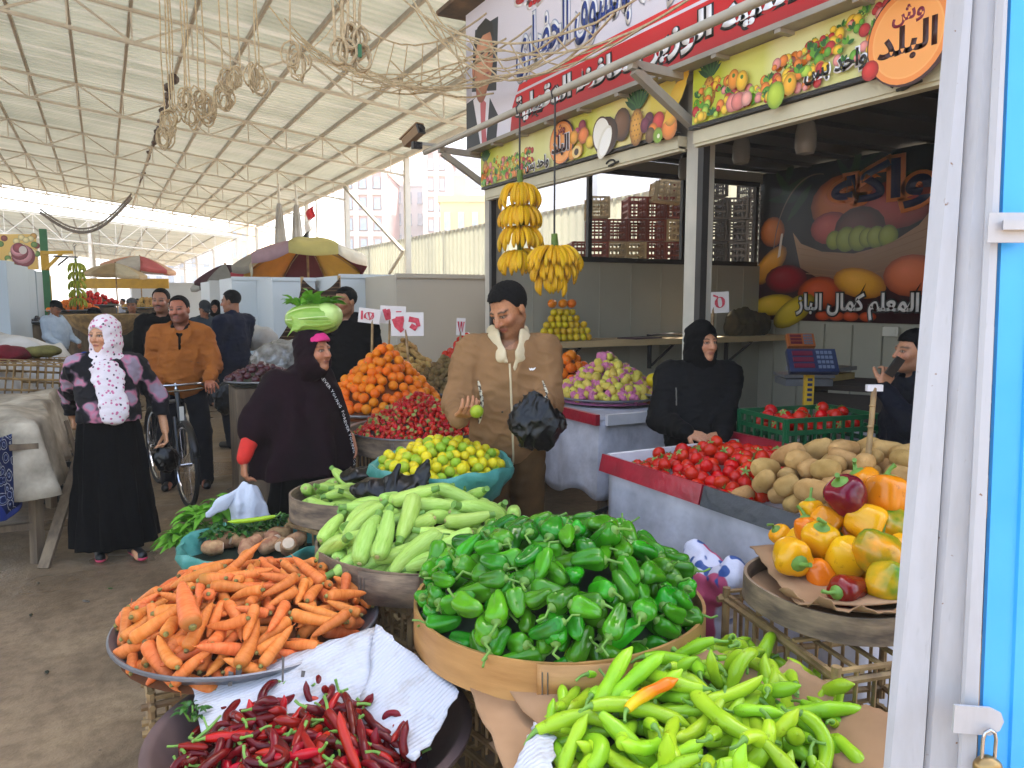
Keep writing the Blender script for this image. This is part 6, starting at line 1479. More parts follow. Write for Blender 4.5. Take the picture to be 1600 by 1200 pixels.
# cabbage
def cabbage(cen, L, r, rz):
    t = thing('cabbage', 'big pale green cabbage with leafy tops balanced on the head of the woman in maroon', 'cabbage', cen, rz)
    S = SD(); S.ell((0, 0, 0), (L, r, r*.82), .03); S.ell((L*.55, .01, .02), (L*.5, r*.86, r*.75), .03); S.wrinkle(.005, 3, 3); S.mesh('head', .01, M('cabbage_leaf', '#a3bf5c', .45, .35, 6, .4, 16, .008, col2='#b9d07c', sc3=(1, 3, 3)), t)
    mv = M('cabbage_outer', '#9aba50', .42, .4, 7, .6, 30, .008, col2='#7faa3a', sc3=(1, 2.5, 2.5), transm=.12); rg = random.Random(8)
    for j in range(7):
        a0 = -2.6+j*.9; b = MB()
        def fn(u, v): 
            th = a0+(u-.5)*1.5; x = -L*1.02+L*1.9*v; q = math.sqrt(max(0.02, 1-(x/(L*1.07))**2)); e = 1.03+.035*(2*abs(u-.5))**2+.02*math.sin(u*14+j)*v+(.12*(v-.8) if v > .8 else 0); return (x, r*q*e*math.sin(th), r*.83*q*e*math.cos(th))
        b.grid(fn, 10, 12); b.build('outer_leaf', mv, t, solid=.003)
    b = MB()
    for j in range(6):
        a0 = -1.6+j*.75; pts = [(-L*.98+L*1.75*v, r*1.055*math.sqrt(max(.02, 1-((-L*.98+L*1.75*v)/(L*1.07))**2))*math.sin(a0+.3*v), r*.83*1.055*math.sqrt(max(.02, 1-((-L*.98+L*1.75*v)/(L*1.07))**2))*math.cos(a0+.3*v)) for v in np.linspace(0, 1, 10)]; b.tube(pts, [.005]*5+[.003]*5, 5)
    b.build('leaf_rib', M('pale_rib', '#c3d48c', .5, .1, 5, 0), t)
    b = MB(); b.grid(lambda u, v: (-L*.75+.09*u+.02*math.sin(v*4), -r*(.98+.05*v), .02-.11*v*(1-.5*u)+.008*math.sin(u*9+v*5)), 8, 10); b.build('hanging_leaf', mv, t, solid=.003)
    o = leafy('leafy_top', None, None, (-.02, .02, r*.72), (.12, .06, .03), 40, .1, m_lett, 5, zs=.8, wid=.6, droop=.2); o.parent = t
    return t
q = PD(490, 499, 4.5); cabbage((q.x, q.y, q.z), .155, .105, R_(-27.9)+.05)
# white bag with greens in her hand
wb = thing('carrier_bag', 'white plastic bag full of leafy greens in the hand of the woman in maroon', 'bag', tuple(PD(385, 756, 4.18)))
S = SD(); S.cap((0, 0, .0), (.0, 0, -.1), .012, .075, .03, flat=((0, 1, 0), .6)); S.cap((.0, 0, -.1), (.03, .0, -.3), .08, .13, .05, flat=((0, 1, 0), .6)); S.wrinkle(.012, 4, 4, (2.6, 2.6, .3)); o = S.mesh('bag_skin', .007, m_bagw, wb)
S = SD(); S.cap((0, 0, .0), (-.13, -.02, -.09), .01, .03, .03, flat=((.2, 1, .3), .4)); S.cap((-.13, -.02, -.09), (-.2, -.02, -.14), .03, .02, .03, flat=((0, 1, 0), .3)); S.mesh('bag_flap', .007, m_bagw, wb)
for i, (x, y, d, r_) in enumerate(((330, 800, 4.25, .12), (300, 830, 4.2, .1), (350, 790, 4.3, .1), (285, 842, 4.15, .06))):
    leafy('lettuce', 'loose leafy green bunch spilling from the white bag beside the turquoise bowl', 'greens', PD(x, y+14, d), (r_, r_*.7, .1), 60, .11, m_lett, 70+i, zs=.5, group='leafy greens spilling from the white bag', wid=.42, droop=.45)
# ---------------- woman in black at the tomato table
C = Person('woman in a black headscarf and black coat standing with folded hands behind the tomatoes', (3.05, 3.42), 196, 1.555, .0048, '#b9825e', head=(-14, 0, 0), build=1.12)
C.wr[1] = C.L(PD(1072, 676, 4.18)); C.wr[-1] = C.L(PD(1128, 680, 4.2)); mid = C.L(PD(1100, 684, 4.12))
C.hands[1] = dict(d=mid-C.wr[1], n=V((0, -.6, -.6)), curl=.3, ts=1); C.hands[-1] = dict(d=mid+V((0, .02, -.02))-C.wr[-1], n=V((0, -.7, -.4)), curl=.3, ts=-1); C.hints = {1: V((.5, -1, -.4)), -1: V((-.5, -1, -.4))}
C.body(feat=dict(fat=1.04, lips='#9a5548', browa=.85)); m_blc = M('black_coat', '#070708', .75, .25, 5, .5, 12, .012, col2='#040405', spec=.15)
C.top(m_blc, 1.16, hem=.6, wr=.005, arm=1.12, seed=8, belly=.03, name='coat'); C.hijab(m_blk, 'headscarf', .16, wr=.006, open_=(.062, .082, .09)); C.gown(m_blk, [(1.0, .2, .16), (.8, .23, .19), (.4, .26, .22), (.04, .3, .26)], 8, .025, 'skirt', 9)
S = SD(); S.ell(C.hp((0, .003, .034)), (.079*C.hs, .1*C.hs, .086*C.hs), .01, rot=np.array(C.hR)); S.cutp(C.hp((0, 0, .075)), C.hR@V((0, .2, -1))); S.mesh('underscarf', .006, m_blk, C.t)
b = MB(); pts = [C.surf(C.S, .19+.0*t, 1.2-.1*t, off=.002) for t in np.linspace(0, 1, 6)]; b.tube(pts, .004, 5); b.build('pocket_zip', m_staple, C.t)
# ---------------- woman with the floral scarf, walking
p = PZ(188, 868, 0)
D_ = Person('woman in a white floral headscarf and black dress walking along the aisle', (p.x-.02, p.y+.02), 172, 1.575, .0052, '#c08c66', head=(48, -3, 0), build=1.02)
D_.wr[1] = D_.L(PD(112, 668, 5.3)); D_.wr[-1] = D_.L(PD(258, 672, 5.2)); D_.hands[1] = dict(d=V((.0, .25, -1)), n=V((-1, 0, 0)), curl=1.15, ts=1); D_.hands[-1] = dict(d=V((0, .2, -1)), n=V((1, 0, 0)), curl=.8, ts=-1)
D_.hints = {1: V((.8, -.6, 0)), -1: V((-.8, -.6, 0))}; D_.an[-1] = V((-.09, .12, .09)); D_.an[1] = V((.09, -.06, .07))
D_.body(feat=dict(fat=1.04, lips='#a8584e', browa=.7))
def floral():
    t = NT('floral_blouse'); v = t.coord('Object'); n = t.noise(v, 7, 2); w_ = t.n('TexVoronoi'); w_.inputs['Scale'].default_value = 9; t.l(v, w_.inputs['Vector'])
    f = t.mathn('ADD', t.mathn('MULTIPLY', n, 1.0), t.mathn('MULTIPLY', w_.outputs['Distance'], .35)); c = t.ramp(f, [(.0, '#9a8a98'), (.52, '#8d7f8c'), (.585, '#b0687e'), (.62, '#5a4a55'), (.66, '#100e12')]); return t.fin(c, .8, t.noise(v, 20, 3), .4, .01, spec=.2)
def dotted():
    t = NT('dotted_scarf'); v = t.coord('Object'); w1 = t.n('TexVoronoi'); w1.inputs['Scale'].default_value = 34; t.l(v, w1.inputs['Vector']); w2 = t.n('TexVoronoi'); w2.inputs['Scale'].default_value = 26; t.l(t.coord('Object', (1.1, 1.2, .9)), w2.inputs['Vector'])
    c = t.mix(t.ramp(w1.outputs['Distance'], [(.25, '#ffffff'), (.33, '#000000')]), '#ddd2d4', '#c2688c'); c = t.mix(t.ramp(w2.outputs['Distance'], [(.15, '#ffffff'), (.22, '#000000')]), c, '#3a2c3a'); return t.fin(c, .8, t.noise(v, 24, 3), .4, .008, spec=.2, transm=.1)
D_.gown(m_blk, [(1.1, .18, .135), (.95, .21, .17), (.6, .235, .2), (.3, .265, .225), (.1, .285, .245)], 9, .028, 'skirt', 4)
D_.top(floral(), 1.12, hem=1.02, wr=.006, arm=.95, name='blouse', seed=3, belly=.03)
nk = D_.nek; D_.hijab(dotted(), 'headscarf', .1, tail=[(nk+V((.0, .07, -.05)), .1), (D_.surf(D_.S, .012, nk.z-.1, off=.012), .085), (D_.surf(D_.S, .01, nk.z-.18, off=.012), .075), (D_.surf(D_.S, .0, nk.z-.26, off=.012), .07), (D_.surf(D_.S, -.005, nk.z-.34, off=.012), .075), (D_.surf(D_.S, -.01, nk.z-.43, off=.012), .08)], wr=.005, open_=(.062, .085, .092))
S = SD(); S.cap(nk+V((-.02, -.06, -.02)), nk+V((-.13, .02, -.06)), .06, .06, .03).wrinkle(.004, 8, 1); S.mesh('red_collar', .009, M('red_knit', '#c8200f', .8, .15, 20, .3), D_.t)
D_.shoes(m_shoe, m_sole)
bag_mesh('carrier_bag', 'black plastic bag hanging behind the woman in the floral scarf, by the bicycle', 'bag', PD(260, 702, 5.22), .15, .1, .07, m_bagk, 8, rz=.3)
# ---------------- man in orange astride a bicycle
E_ = Person('man in an orange fleece astride an old bicycle', (.6, 7.42), 190, 1.735, .0062, '#a06044', head=(16, 2, 4), build=1.0, lean=(0, .06))
E_.wr[-1] = E_.L(PD(326, 595, 6.62)); E_.wr[1] = E_.L(PD(246, 603, 6.6)); E_.hands[-1] = dict(d=E_.L(PD(331, 604, 6.4))-E_.wr[-1]+V((0, .05, -.03)), n=V((0, -.3, -1)), curl=.8, ts=-1); E_.hands[1] = dict(d=V((0, 1, -.3)), n=V((0, -.2, -1)), curl=.8, ts=1)
E_.hints = {1: V((.5, -1, -.4)), -1: V((-.5, -1, -.4))}; E_.kn = {1: V((.15, .06, .5)), -1: V((-.14, .04, .5))}; E_.an = {1: V((.16, -.02, .08)), -1: V((-.15, 0, .08))}
E_.body(feat=dict(stubble=.5, moustache=.5, fat=1.12)); E_.hair(m_hairg, line=.085, side=.01, thick=.006, back=-.05)
E_.top(cloth('orange_fleece', '#96561f', '#824817', 6, .4, 16), 1.12, hem=.84, neck=.085, wr=.008, arm=1.05, seed=6, belly=.03, name='fleece')
S = SD(); k = E_.k; S.chain([E_.nek+V((.075, -.02, .03)), E_.nek+V((.06, .07, .0)), E_.surf(E_.S, .012, 1.4*k, off=0)], [.02, .018, .012], .01).chain([E_.nek+V((-.075, -.02, .03)), E_.nek+V((-.06, .07, .0)), E_.surf(E_.S, -.012, 1.4*k, off=0)], [.02, .018, .012], .01).chain([E_.surf(E_.S, 0, 1.4*k, off=0), E_.surf(E_.S, 0, 1.28*k, off=0)], [.012, .012], .01); S.mesh('collar_zip', .007, m_blk, E_.t)
b = MB(); b.tube([E_.surf(E_.S, -.08, 1.17*k, off=.002), E_.surf(E_.S, -.15, 1.15*k, off=.002)], .004, 5); b.build('pocket_seam', M('orange_seam', '#6a3a0e', .8, .1, 5, 0), E_.t)
E_.legs(cloth('dark_trousers', '#111118', '#0b0b10', 6, .4, 14), 1.05)
def bicycle():
    t = thing('bicycle', 'old black roadster bicycle with curved chrome handlebars under the man in orange', 'bicycle', (.45, 7.25, 0), R_(9))
    mb_ = M('bike_black', '#141416', .35, .2, 10, .05); ch = M('chrome', '#b8bac0', .15, .1, 10, 0, metal=1.); ty = M('tyre_rubber', '#18181a', .8, .2, 20, .3)
    for nm, y in (('front_wheel', -.53), ('rear_wheel', .53)):
        b = MB(); R = .335; b.tube([(0, y+R*math.cos(a), .345+R*math.sin(a)) for a in np.linspace(0, 2*math.pi, 40, endpoint=False)], .02, 8, closed=True); w_ = b.build(nm, ty, t)
        b = MB(); b.tube([(0, y+.31*math.cos(a), .345+.31*math.sin(a)) for a in np.linspace(0, 2*math.pi, 36, endpoint=False)], .01, 6, closed=True)
        for i in range(18): a = i*.349; b.tube([((-1)**i*.02, y, .345), (0, y+.31*math.cos(a), .345+.31*math.sin(a))], .0018, 4)
        b.tube([(-.045, y, .345), (.045, y, .345)], .018, 8); b.build('rim', ch, w_)
        b = MB(); b.grid(lambda u, v: ((v-.5)*.055, y+.365*math.cos(.2+2.6*u)*(1 if y < 0 else 1), .345+.365*math.sin(.2+2.6*u)), 16, 2); b.build('mudguard', mb_, t, solid=.003)
    b = MB(); hd_ = V((0, -.36, .86)); bb = V((0, .05, .3)); st_ = V((0, .2, .78))
    for a, c in ((hd_, st_), (hd_+V((0, -.04, -.14)), bb), (bb, st_), (bb, (0, .53, .345)), (st_, (.0, .53, .345))): b.tube([a, c], .016, 8)
    b.build('frame', mb_, t)
    b = MB()
    for s_ in (-1, 1): b.tube([(s_*.04, -.39, .73), (s_*.05, -.46, .6), (s_*.05, -.53, .345)], .012, 6)
    b.tube([(0, -.34, .95), (0, -.42, .68)], .02, 8); b.build('fork', mb_, t)
    b = MB(); b.tube([(0, -.33, .9), (0, -.31, 1.0)], .013, 8); b.tube([(-.28, -.12, .96), (-.24, -.28, .985), (-.12, -.36, .99), (0, -.33, .985), (.12, -.36, .99), (.24, -.28, .985), (.28, -.12, .96)], .011, 8); b.tube([(-.2, -.36, .95), (-.06, -.37, .94), (.06, -.37, .94), (.2, -.36, .95)], .006, 6); h_ = b.build('handlebar', ch, t)
    for s_ in (-1, 1): b = MB(); b.tube([(s_*.275, -.15, .965), (s_*.287, -.05, .955)], .017, 8); b.build('grip', ty, h_)
    b = MB(); b.box((0, -.47, .74), (.03, .02, .16)); b.build('number_strip', m_white, t)
    S = SD(); S.cap((0, .08, .86), (0, .3, .87), .03, .085, .03, flat=((0, 0, 1), .5)); S.mesh('saddle', .01, mb_, t)
    b = MB(); b.tube([(-.08, .05, .3), (.08, .05, .3)], .012, 6); b.tube([(.08, .05, .3), (.085, .17, .2)], .01, 6); b.tube([(-.08, .05, .3), (-.085, -.07, .4)], .01, 6); b.box((.13, .17, .2), (.09, .07, .02)); b.box((-.13, -.07, .4), (.09, .07, .02)); b.lathe([(.0, .0), (.09, .0), (.09, .004), (0, .004)], 20, c=(.05, .05, .3), rot=Matrix.Rotation(math.pi/2, 3, 'Y')); b.build('crank', ch, t)
bicycle()
# ---------------- others
def quick(label, px, py_top, d, heading, H, jm, tm, fine=.011, head=(0, 0, 0), hair=True, lean=(0, 0), build=1., skin='#8f5e42', hem=.82, feat=None, scarf=None, cap_=None, gown=None, wrs=None, arm=1., gr=1.05, hl=.078):
    p = PD(px, py_top, d); q = Person(label, (p.x, p.y), heading, H, fine, skin, head, build, lean=lean)
    q.hints = {1: V((.4, -1, -.2)), -1: V((-.4, -1, -.2))}
    if wrs:
        for s_, w_ in wrs.items(): q.wr[s_] = V(w_)
    q.body(hands=(1, -1) if fine < .009 else (), feat=feat or {})
    if scarf: q.hijab(scarf, 'headscarf', .16)
    elif hair: q.hair(m_hairg, line=hl, side=.01, back=-.05)
    if cap_: 
        S = SD(); S.ell(q.hp((0, -.01, .055)), (.09*q.hs, .108*q.hs, .085*q.hs), .02, rot=np.array(q.hR)); S.cap(q.hp((0, .09, .055)), q.hp((0, .15, .045)), .05*q.hs, .045*q.hs, .02, flat=(q.hR@V((0, 0, 1)), .2)); S.post.append(lambda P, dd: np.maximum(dd, (np.array(q.hp((0, 0, .045)))-P)@np.array(q.hR@V((0, 0, 1)))-.0)); S.mesh('cap', .009, cap_, q.t)
    q.top(jm, gr, hem=hem, wr=.006, arm=arm)
    if gown: q.gown(gown, [(.95, .19, .16), (.5, .24, .2), (.05, .28, .24)], 8, .02)
    else: q.legs(tm, 1.05)
    return q
m_nav = cloth('navy_shirt', '#0c142a', '#080d1c', 6, .4, 14); m_jean = cloth('dark_jeans', '#151a26', '#10131c', 8, .4, 18); m_dkt = cloth('dark_trousers', '#111118')
quick('grey-moustached man in black walking just behind the man in orange', 251, 452, 8.0, 196, 1.8, m_blk, m_dkt, .008, (6, 0, 0), feat=dict(moustache=.95, stubble=.35), hl=.088)
N_ = quick('man in a navy shirt and jeans seen from behind, carrying black bags', 362, 455, 8.7, 322, 1.79, m_nav, m_jean, .008, (-20, -4, 0), build=1.15, wrs={1: (.25, .22, .88), -1: (-.26, .1, .85)}, hem=.9)
pw = N_.t.matrix_basis@N_.wr[-1]; bag_mesh('carrier_bag', 'bunch of black plastic bags carried by the man in navy', 'bag', PD(352, 600, 8.35), .3, .24, .14, m_bagk, 11)
quick('young man with curly black hair in a black hooded jacket behind the oranges', 540, 448, 6.7, 222, 1.795, m_blk, m_dkt, .0065, (20, 0, 0), build=1.1, feat=dict(stubble=.3), skin='#9a6a4a', hl=.07, arm=1.1)
b_ = PD(545, 470, 6.75); S = SD(); S.cap((-.1, -.02, 0), (.1, -.02, 0), .055, None, .03).cap((-.09, .02, -.02), (0, .08, -.09), .035, .03, .03).cap((.09, .02, -.02), (0, .08, -.09), .035, .03, .03).wrinkle(.004, 9, 1); 
h_ = S.mesh('hood', .009, m_blk, [o for o in bpy.data.objects if o.get('label', '').startswith('young man with curly')][0]); h_.location = (0, -.01, 1.53)
# man on the phone at the right
F_ = Person('man in dark clothes holding a phone to his ear behind the white door jamb', (3.66, 2.5), 300, 1.535, .0055, '#a87656', head=(-6, 2, 0), build=1.1)
hp_w = F_.hp((-.1, .04, -.1)); F_.wr[-1] = F_.L(PD(1378, 606, 3.75)); F_.hands[-1] = dict(d=F_.L(PD(1394, 572, 3.78))-F_.wr[-1], n=V((1, -.1, .2)), curl=.55, ts=-1); F_.hints[-1] = V((-1, .6, -1.2))
F_.body(feat=dict(stubble=.3)); F_.hair(m_hair, line=.06, side=.0, thick=.012); F_.top(cloth('ink_sweater', '#0b0d18', '#080910', 6), 1.08, hem=.8, wr=.007, seed=3); F_.legs(m_dkt)
b = MB(); b.box((0, 0, 0), (.045, .012, .1)); b.box((0, -.007, .02), (.038, .003, .04)); ph_ = b.build('phone', M('phone_black', '#16181c', .3, .1, 10, 0), None, smooth=False); ph_.location = PD(1398, 573, 3.72); ph_.rotation_euler = (.2, .5, -.4); tag(ph_, 'dark mobile phone held to the ear of the half hidden man', 'phone')
# far figures
quick('seated man in a pale blue sweater and dark cap by the far orange heap', 84, 452, 13, 130, 1.66, cloth('paleblue_knit', '#aab6c4', '#98a4b4'), m_dkt, .013, (0, -25, 0), cap_=m_blk, build=1.15, wrs={1: (.2, .25, .95), -1: (-.2, .25, .95)})
quick('bent woman in a black and grey shawl leaning over the far tomatoes', 172, 470, 12, 280, 1.6, cloth('grey_shawl', '#5a6076', '#464b60'), m_dkt, .013, (0, -30, 0), scarf=m_blk, lean=(0, .22), build=1.2, gown=m_blk)
quick('man in a dark open coat and grey cap walking far up the aisle', 205, 460, 13.5, 190, 1.7, cloth('dark_green_coat', '#23241e', '#181914'), m_dkt, .013, cap_=cloth('grey_cap', '#4a4a4c'), build=1.15, hem=.6)
quick('man in a grey suit jacket and cap bending over a far stall', 316, 462, 12, 170, 1.68, cloth('grey_suit', '#2c3640', '#222a33'), m_dkt, .013, (0, -35, 0), cap_=cloth('dark_cap', '#2a2c30'), lean=(0, .08))
quick('woman in black standing far behind the man in navy', 336, 458, 14, 200, 1.66, m_blk, m_blk, .014, scarf=m_blk, gown=m_blk)
quick('far figure in a red jacket near the pale umbrellas', 214, 452, 26, 200, 1.7, cloth('red_jacket', '#c01f35'), m_dkt, .022)
quick('far figure in a dark jacket left of the thin umbrella pole', 170, 455, 26, 150, 1.7, cloth('slate_jacket', '#3a4050'), m_dkt, .022)
quick('far figure in a light shirt just right of the thin umbrella pole', 191, 454, 28, 240, 1.7, cloth('light_shirt', '#a0a4b0'), m_dkt, .022)
# ================================================================= TABLES AND GOODS IN FRONT OF THE STALL
m_cloth = cloth('white_sheet_cloth', '#d0cdd4', '#a9a6ac', 4, .6, 6, bdist=.03)
m_tarp = cloth('dirty_tarp', '#b8ac98', '#766c5c', 3.5, .5, 8, bdist=.02)
m_tarp2 = cloth('pale_tarp', '#bfbcb8', '#9a9690', 2, .4, 7, bdist=.02)
m_wood = M('grey_wood', '#7d6a52', .8, .4, 4, .3, sc3=(4, 4, .6), col2='#574838')
m_dwood = M('dark_wood', '#3d3026', .8, .4, 4, .3, sc3=(1, 4, 4))
m_redtr = M('red_foil', '#a8142c', .3, .3, 7, .5, 20, .008, col2='#8a1024')
m_navtr = M('navy_foil', '#161d2e', .3, .3, 7, .4, 20, .008)
m_whtr = M('white_foil', '#d6d2d4', .4, .15, 6, .4, 14, .008)
def drape(b, pts, z0, z1, amp, seed, outn, top=None):
    """hanging cloth skirt below a polyline of points; outn = outward normals"""
    rg = random.Random(seed); ph = [rg.random()*6 for _ in range(4)]; P = [V((p[0], p[1], 0)) for p in pts]; L = [0]
    for i in range(1, len(P)): L.append(L[-1]+(P[i]-P[i-1]).length)
    n = int(L[-1]/.03); m = 10
    def fn(u, v):
        s = u*L[-1]; i = min(len(P)-2, max(0, int(np.searchsorted(L, s))-1)); t = (s-L[i])/(L[i+1]-L[i]); p = P[i].lerp(P[i+1], t)
        d = (P[i+1]-P[i]).normalized(); nn = V((d.y, -d.x, 0))*outn
        f = amp*v*(math.sin(s*9+ph[0])*.6+math.sin(s*21+ph[1]+v)*.4)
        zb = z1+.03*math.sin(s*5+ph[2])+.02*math.sin(s*13+ph[3]); return p+nn*(f+.012+.02*v)+V((0, 0, z0+(zb-z0)*v))
    b.grid(fn, n, m)
def cloth_table(name, label, x0, x1, y0, y1, z, zb, seed):
    t = thing(name, label, 'table', ((x0+x1)/2, (y0+y1)/2, 0)); ox, oy = (x0+x1)/2, (y0+y1)/2; W, D2 = (x1-x0)/2, (y1-y0)/2
    b = MB(); b.box((0, 0, z-.02), (2*W, 2*D2, .04)); b.build('table_top', m_ply, t, smooth=False)
    for sx in (-1, 1):
        for sy in (-1, 1): b = MB(); b.box((sx*(W-.06), sy*(D2-.06), z/2-.02), (.05, .05, z-.04)); b.build('leg', m_wood, t, smooth=False)
    b = MB(); drape(b, [(W, -D2), (-W, -D2), (-W, D2)], z+.0, zb, .022, seed, -1); b.build('cloth_skirt', m_cloth, t, solid=.003)
    b = MB(); b.grid(lambda u, v: (-W-.012+2*(W+.012)*u, -D2-.012+2*(D2+.012)*v, z+.004+.004*math.sin(u*9)*math.sin(v*7)), 12, 12); b.build('cloth_top', m_cloth, t, solid=.003)
    return t, W, D2
t, W, D2 = cloth_table('cloth_table', 'white-clothed table with dark red edging under the guava tray', 2.98, 4.0, 4.32, 5.9, .87, .3, 3)
b = MB(); b.box((-W-.035, .02, .875), (.035, 2*D2+.06, .075)); b.build('red_edging', m_redtr, t)
b = MB(); b.box((.02, -D2-.035, .875), (2*W, .03, .075)); b.build('white_edging', m_whtr, t)
b = MB(); b.lathe([(.0, 0), (.25, 0), (.28, .045), (0, .045)], 20, c=(c_gu[0]-(2.98+4.0)/2, c_gu[1]-5.11, .872)); b.build('tray_support', m_dwood, t)
TX0, TX1, TY0, TY1, TZ = 2.19, 3.05, 1.78, 3.08, .86
t, W, D2 = cloth_table('cloth_table', 'white-clothed table with red and navy edging carrying tomatoes and potatoes', TX0, TX1, TY0, TY1, TZ, .05, 5)
rt = Matrix.Rotation(R_(14), 3, 'Y')
b = MB(); b.box((-W-.045, .3, TZ+.035), (.03, .72, .085), rot=rt); b.build('red_edging', m_redtr, t)
b = MB(); b.box((-W-.045, -.36, TZ+.033), (.03, .58, .085), rot=rt); b.build('navy_edging', m_navtr, t)
b = MB(); b.box((.0, D2+.03, TZ+.03), (2*W, .03, .08)); b.build('white_edging', m_whtr, t)
b = MB(); b.box((W+.03, .1, TZ+.05), (.03, 2*D2, .1)); b.build('red_edging', m_redtr, t)
# tomatoes
tc = PZ(1118, 742, .9); fx, fy = tc.x, tc.y
def rect(x0, x1, y0, y1): return lambda rg: (rg.uniform(x0, x1), rg.uniform(y0, y1))
TT = lambda x, y: .13*max(0, 1-((x+.0)/.44)**2)*max(0, 1-((y-.0)/.46)**2)+.02
it = heap(190, [(.029, .031), (.033, .035)], (2.6, 2.62, TZ+.01), .42, TT, .062, 81, samp=rect(-.38, .38, -.38, .42), K=24, pack=.74, over=.02)
ck = lambda s: 'star' if s % 2 == 0 else None
scatter(it, [[P_ball(r, s, m_tom, 'tomato', 'tomato', .86, .025, calyx=ck(s), seams=5) for s in range(3)] for r in (.031, .035)], 82, 'shiny red tomato in the heap on the red-edged table', 'tomatoes heaped on the red-edged table', (.9, 1.12))
# potatoes
def P_pot(s, L, r):
    m = spin(smoothp([(-L, r*.4), (-L*.85, r*.8), (-L*.3, r*1.0), (L*.3, r*.97), (L*.85, r*.75), (L, r*.35)], 10), 12, nz=.07, seed=s, flat=1.12, bend=random.Random(s).uniform(-1, 1)); o = m.build('potato', m_pot); return tag(o, 'x', 'potato')
pc = PZ(1295, 745, .95)
PT = lambda x, y: .2*max(0, 1-(x/.46)**2)*max(0, 1-(y/.42)**2)+.03
kk = [(.062, .038), (.075, .04), (.045, .034)]
it = heap(95, kk, (2.62, 2.0, TZ+.01), .42, PT, .09, 83, samp=rect(-.36, .42, -.3, .3), K=26, pack=.68, over=.05)
scatter(it, [[P_pot(s+5*i, L, r) for s in range(4)] for i, (L, r) in enumerate(kk)], 84, 'pale brown potato in the heap beside the tomatoes', 'potatoes heaped beside the tomatoes', (.9, 1.15))
b = MB(); p0 = PD(1356, 700, 2.95); p1 = PD(1366, 606, 2.98); b.tube([p0-V((0, 0, .1)), p0.lerp(p1, .5)+V((.004, 0, 0)), p1], [.012, .0105, .011], 8)
for f in (.35, .7): b.ell(p0.lerp(p1, f), (.0125, .0125, .006), 8, 6)
s_ = b.build('cane', m_bamboo); tag(s_, 'bamboo cane with a white paper top stuck upright among the potatoes', 'cane')
b = MB(); b.box(p1+V((0, 0, .0)), (.06, .02, .025), rz=-.5); b.build('paper_top', m_whtr, s_)
# inner counters and scales
def counter(label, c, sz, rz=0, mat=m_dwood):
    t = thing('wooden_counter', label, 'counter', c, rz); X, Y, Z_ = sz
    b = MB(); b.box((0, 0, Z_-.02), (X, Y, .04)); b.build('counter_top', mat, t, smooth=False)
    b = MB(); 
    for i in range(4): b.box((0, -Y/2+.02, .1+i*(Z_-.15)/3.5), (X-.02, .02, (Z_-.15)/3.9))
    for s in (-1, 1): b.box((s*(X/2-.02), 0, Z_/2-.02), (.03, Y-.05, Z_-.05))
    b.build('side_boards', mat, t, smooth=False); return t
q = PD(1262, 700, 4.35); counter('low dark counter under the green tomato crate', (3.95, 2.95, 0), (.9, .8, .84), .3, m_cloth)
q2 = PD(1265, 600, 5.6); counter('dark wooden counter at the back of the stall with a flat scale', (5.35, 3.6, 0), (1.5, .7, 1.06), -R_(62))
q = PD(1228, 592, 5.5)
def scale(label, foot, h, col, disp, w_, rz, parts=True):
    t = thing('weighing_scale', label, 'scale', foot, rz)
    b = MB(); b.box((0, 0, .03), (.34, .26, .05)); b.box((0, 0, .075), (.36, .28, .02)); b.build('platform', m_steel, t, smooth=False)
    b = MB(); b.box((.0, .14, h/2), (.055, .04, h)); po = b.build('pole', col, t, smooth=False)
    b = MB()
    for i in range(5): b.box((.0, .117, .4*h+i*.032), (.03, .004, .018))
    b.build('pole_marking', m_navy, po, smooth=False)
    rot = Matrix.Rotation(R_(35), 3, 'X'); c = V((0, .1, h+.05)); b = MB(); b.box(c, (w_, .04, w_*.55), rot=rot.inverted() if False else Matrix.Rotation(R_(-35), 3, 'X')); d_ = b.build('display_head', disp, t, smooth=False)
    M3 = Matrix.Rotation(R_(-35), 3, 'X'); b = MB()
    for r_ in range(3): b.box(c+M3@V((-w_*.2, -.024, w_*.16-r_*w_*.15)), (w_*.42, .006, w_*.1), rot=M3)
    b.build('readout', M('red_readout', '#6a1c30', .3, .1, 10, 0), d_, smooth=False); b = MB()
    for r_ in range(4):
        for k_ in range(4): b.box(c+M3@V((w_*.12+k_*w_*.085, -.024, w_*.18-r_*w_*.115)), (w_*.06, .006, w_*.07), rot=M3)
    b.build('keypad', M('grey_keys', '#6a7488', .5, .1, 10, 0), d_, smooth=False); return t
p = PD(1274, 648, 4.75); scale('yellow-poled weighing scale with a big blue display and red readouts', (p.x, p.y, p.z-.05), .32, M('scale_yellow', '#d6a81a', .45, .15, 8, 0), M('scale_blue', '#27304f', .4, .15, 8, 0), .3, -R_(30))
p = PD(1256, 572, 5.7); scale('smaller orange weighing scale farther back with a tilted keypad', (p.x, p.y, p.z-.14), .27, M('scale_tan', '#b59a5a', .45, .15, 8, 0), M('scale_orange', '#b0602a', .4, .15, 8, 0), .2, -R_(30))
t = thing('flat_scale', 'flat platform scale on the dark counter at the back of the stall', 'scale', (5.05, 4.25, 1.06), .2)
b = MB(); b.box((0, 0, .03), (.42, .34, .05)); b.build('base', M('scale_tan', None), t, smooth=False); b = MB(); b.box((0, 0, .09), (.44, .36, .03)); b.build('platform', m_steel, t, smooth=False)
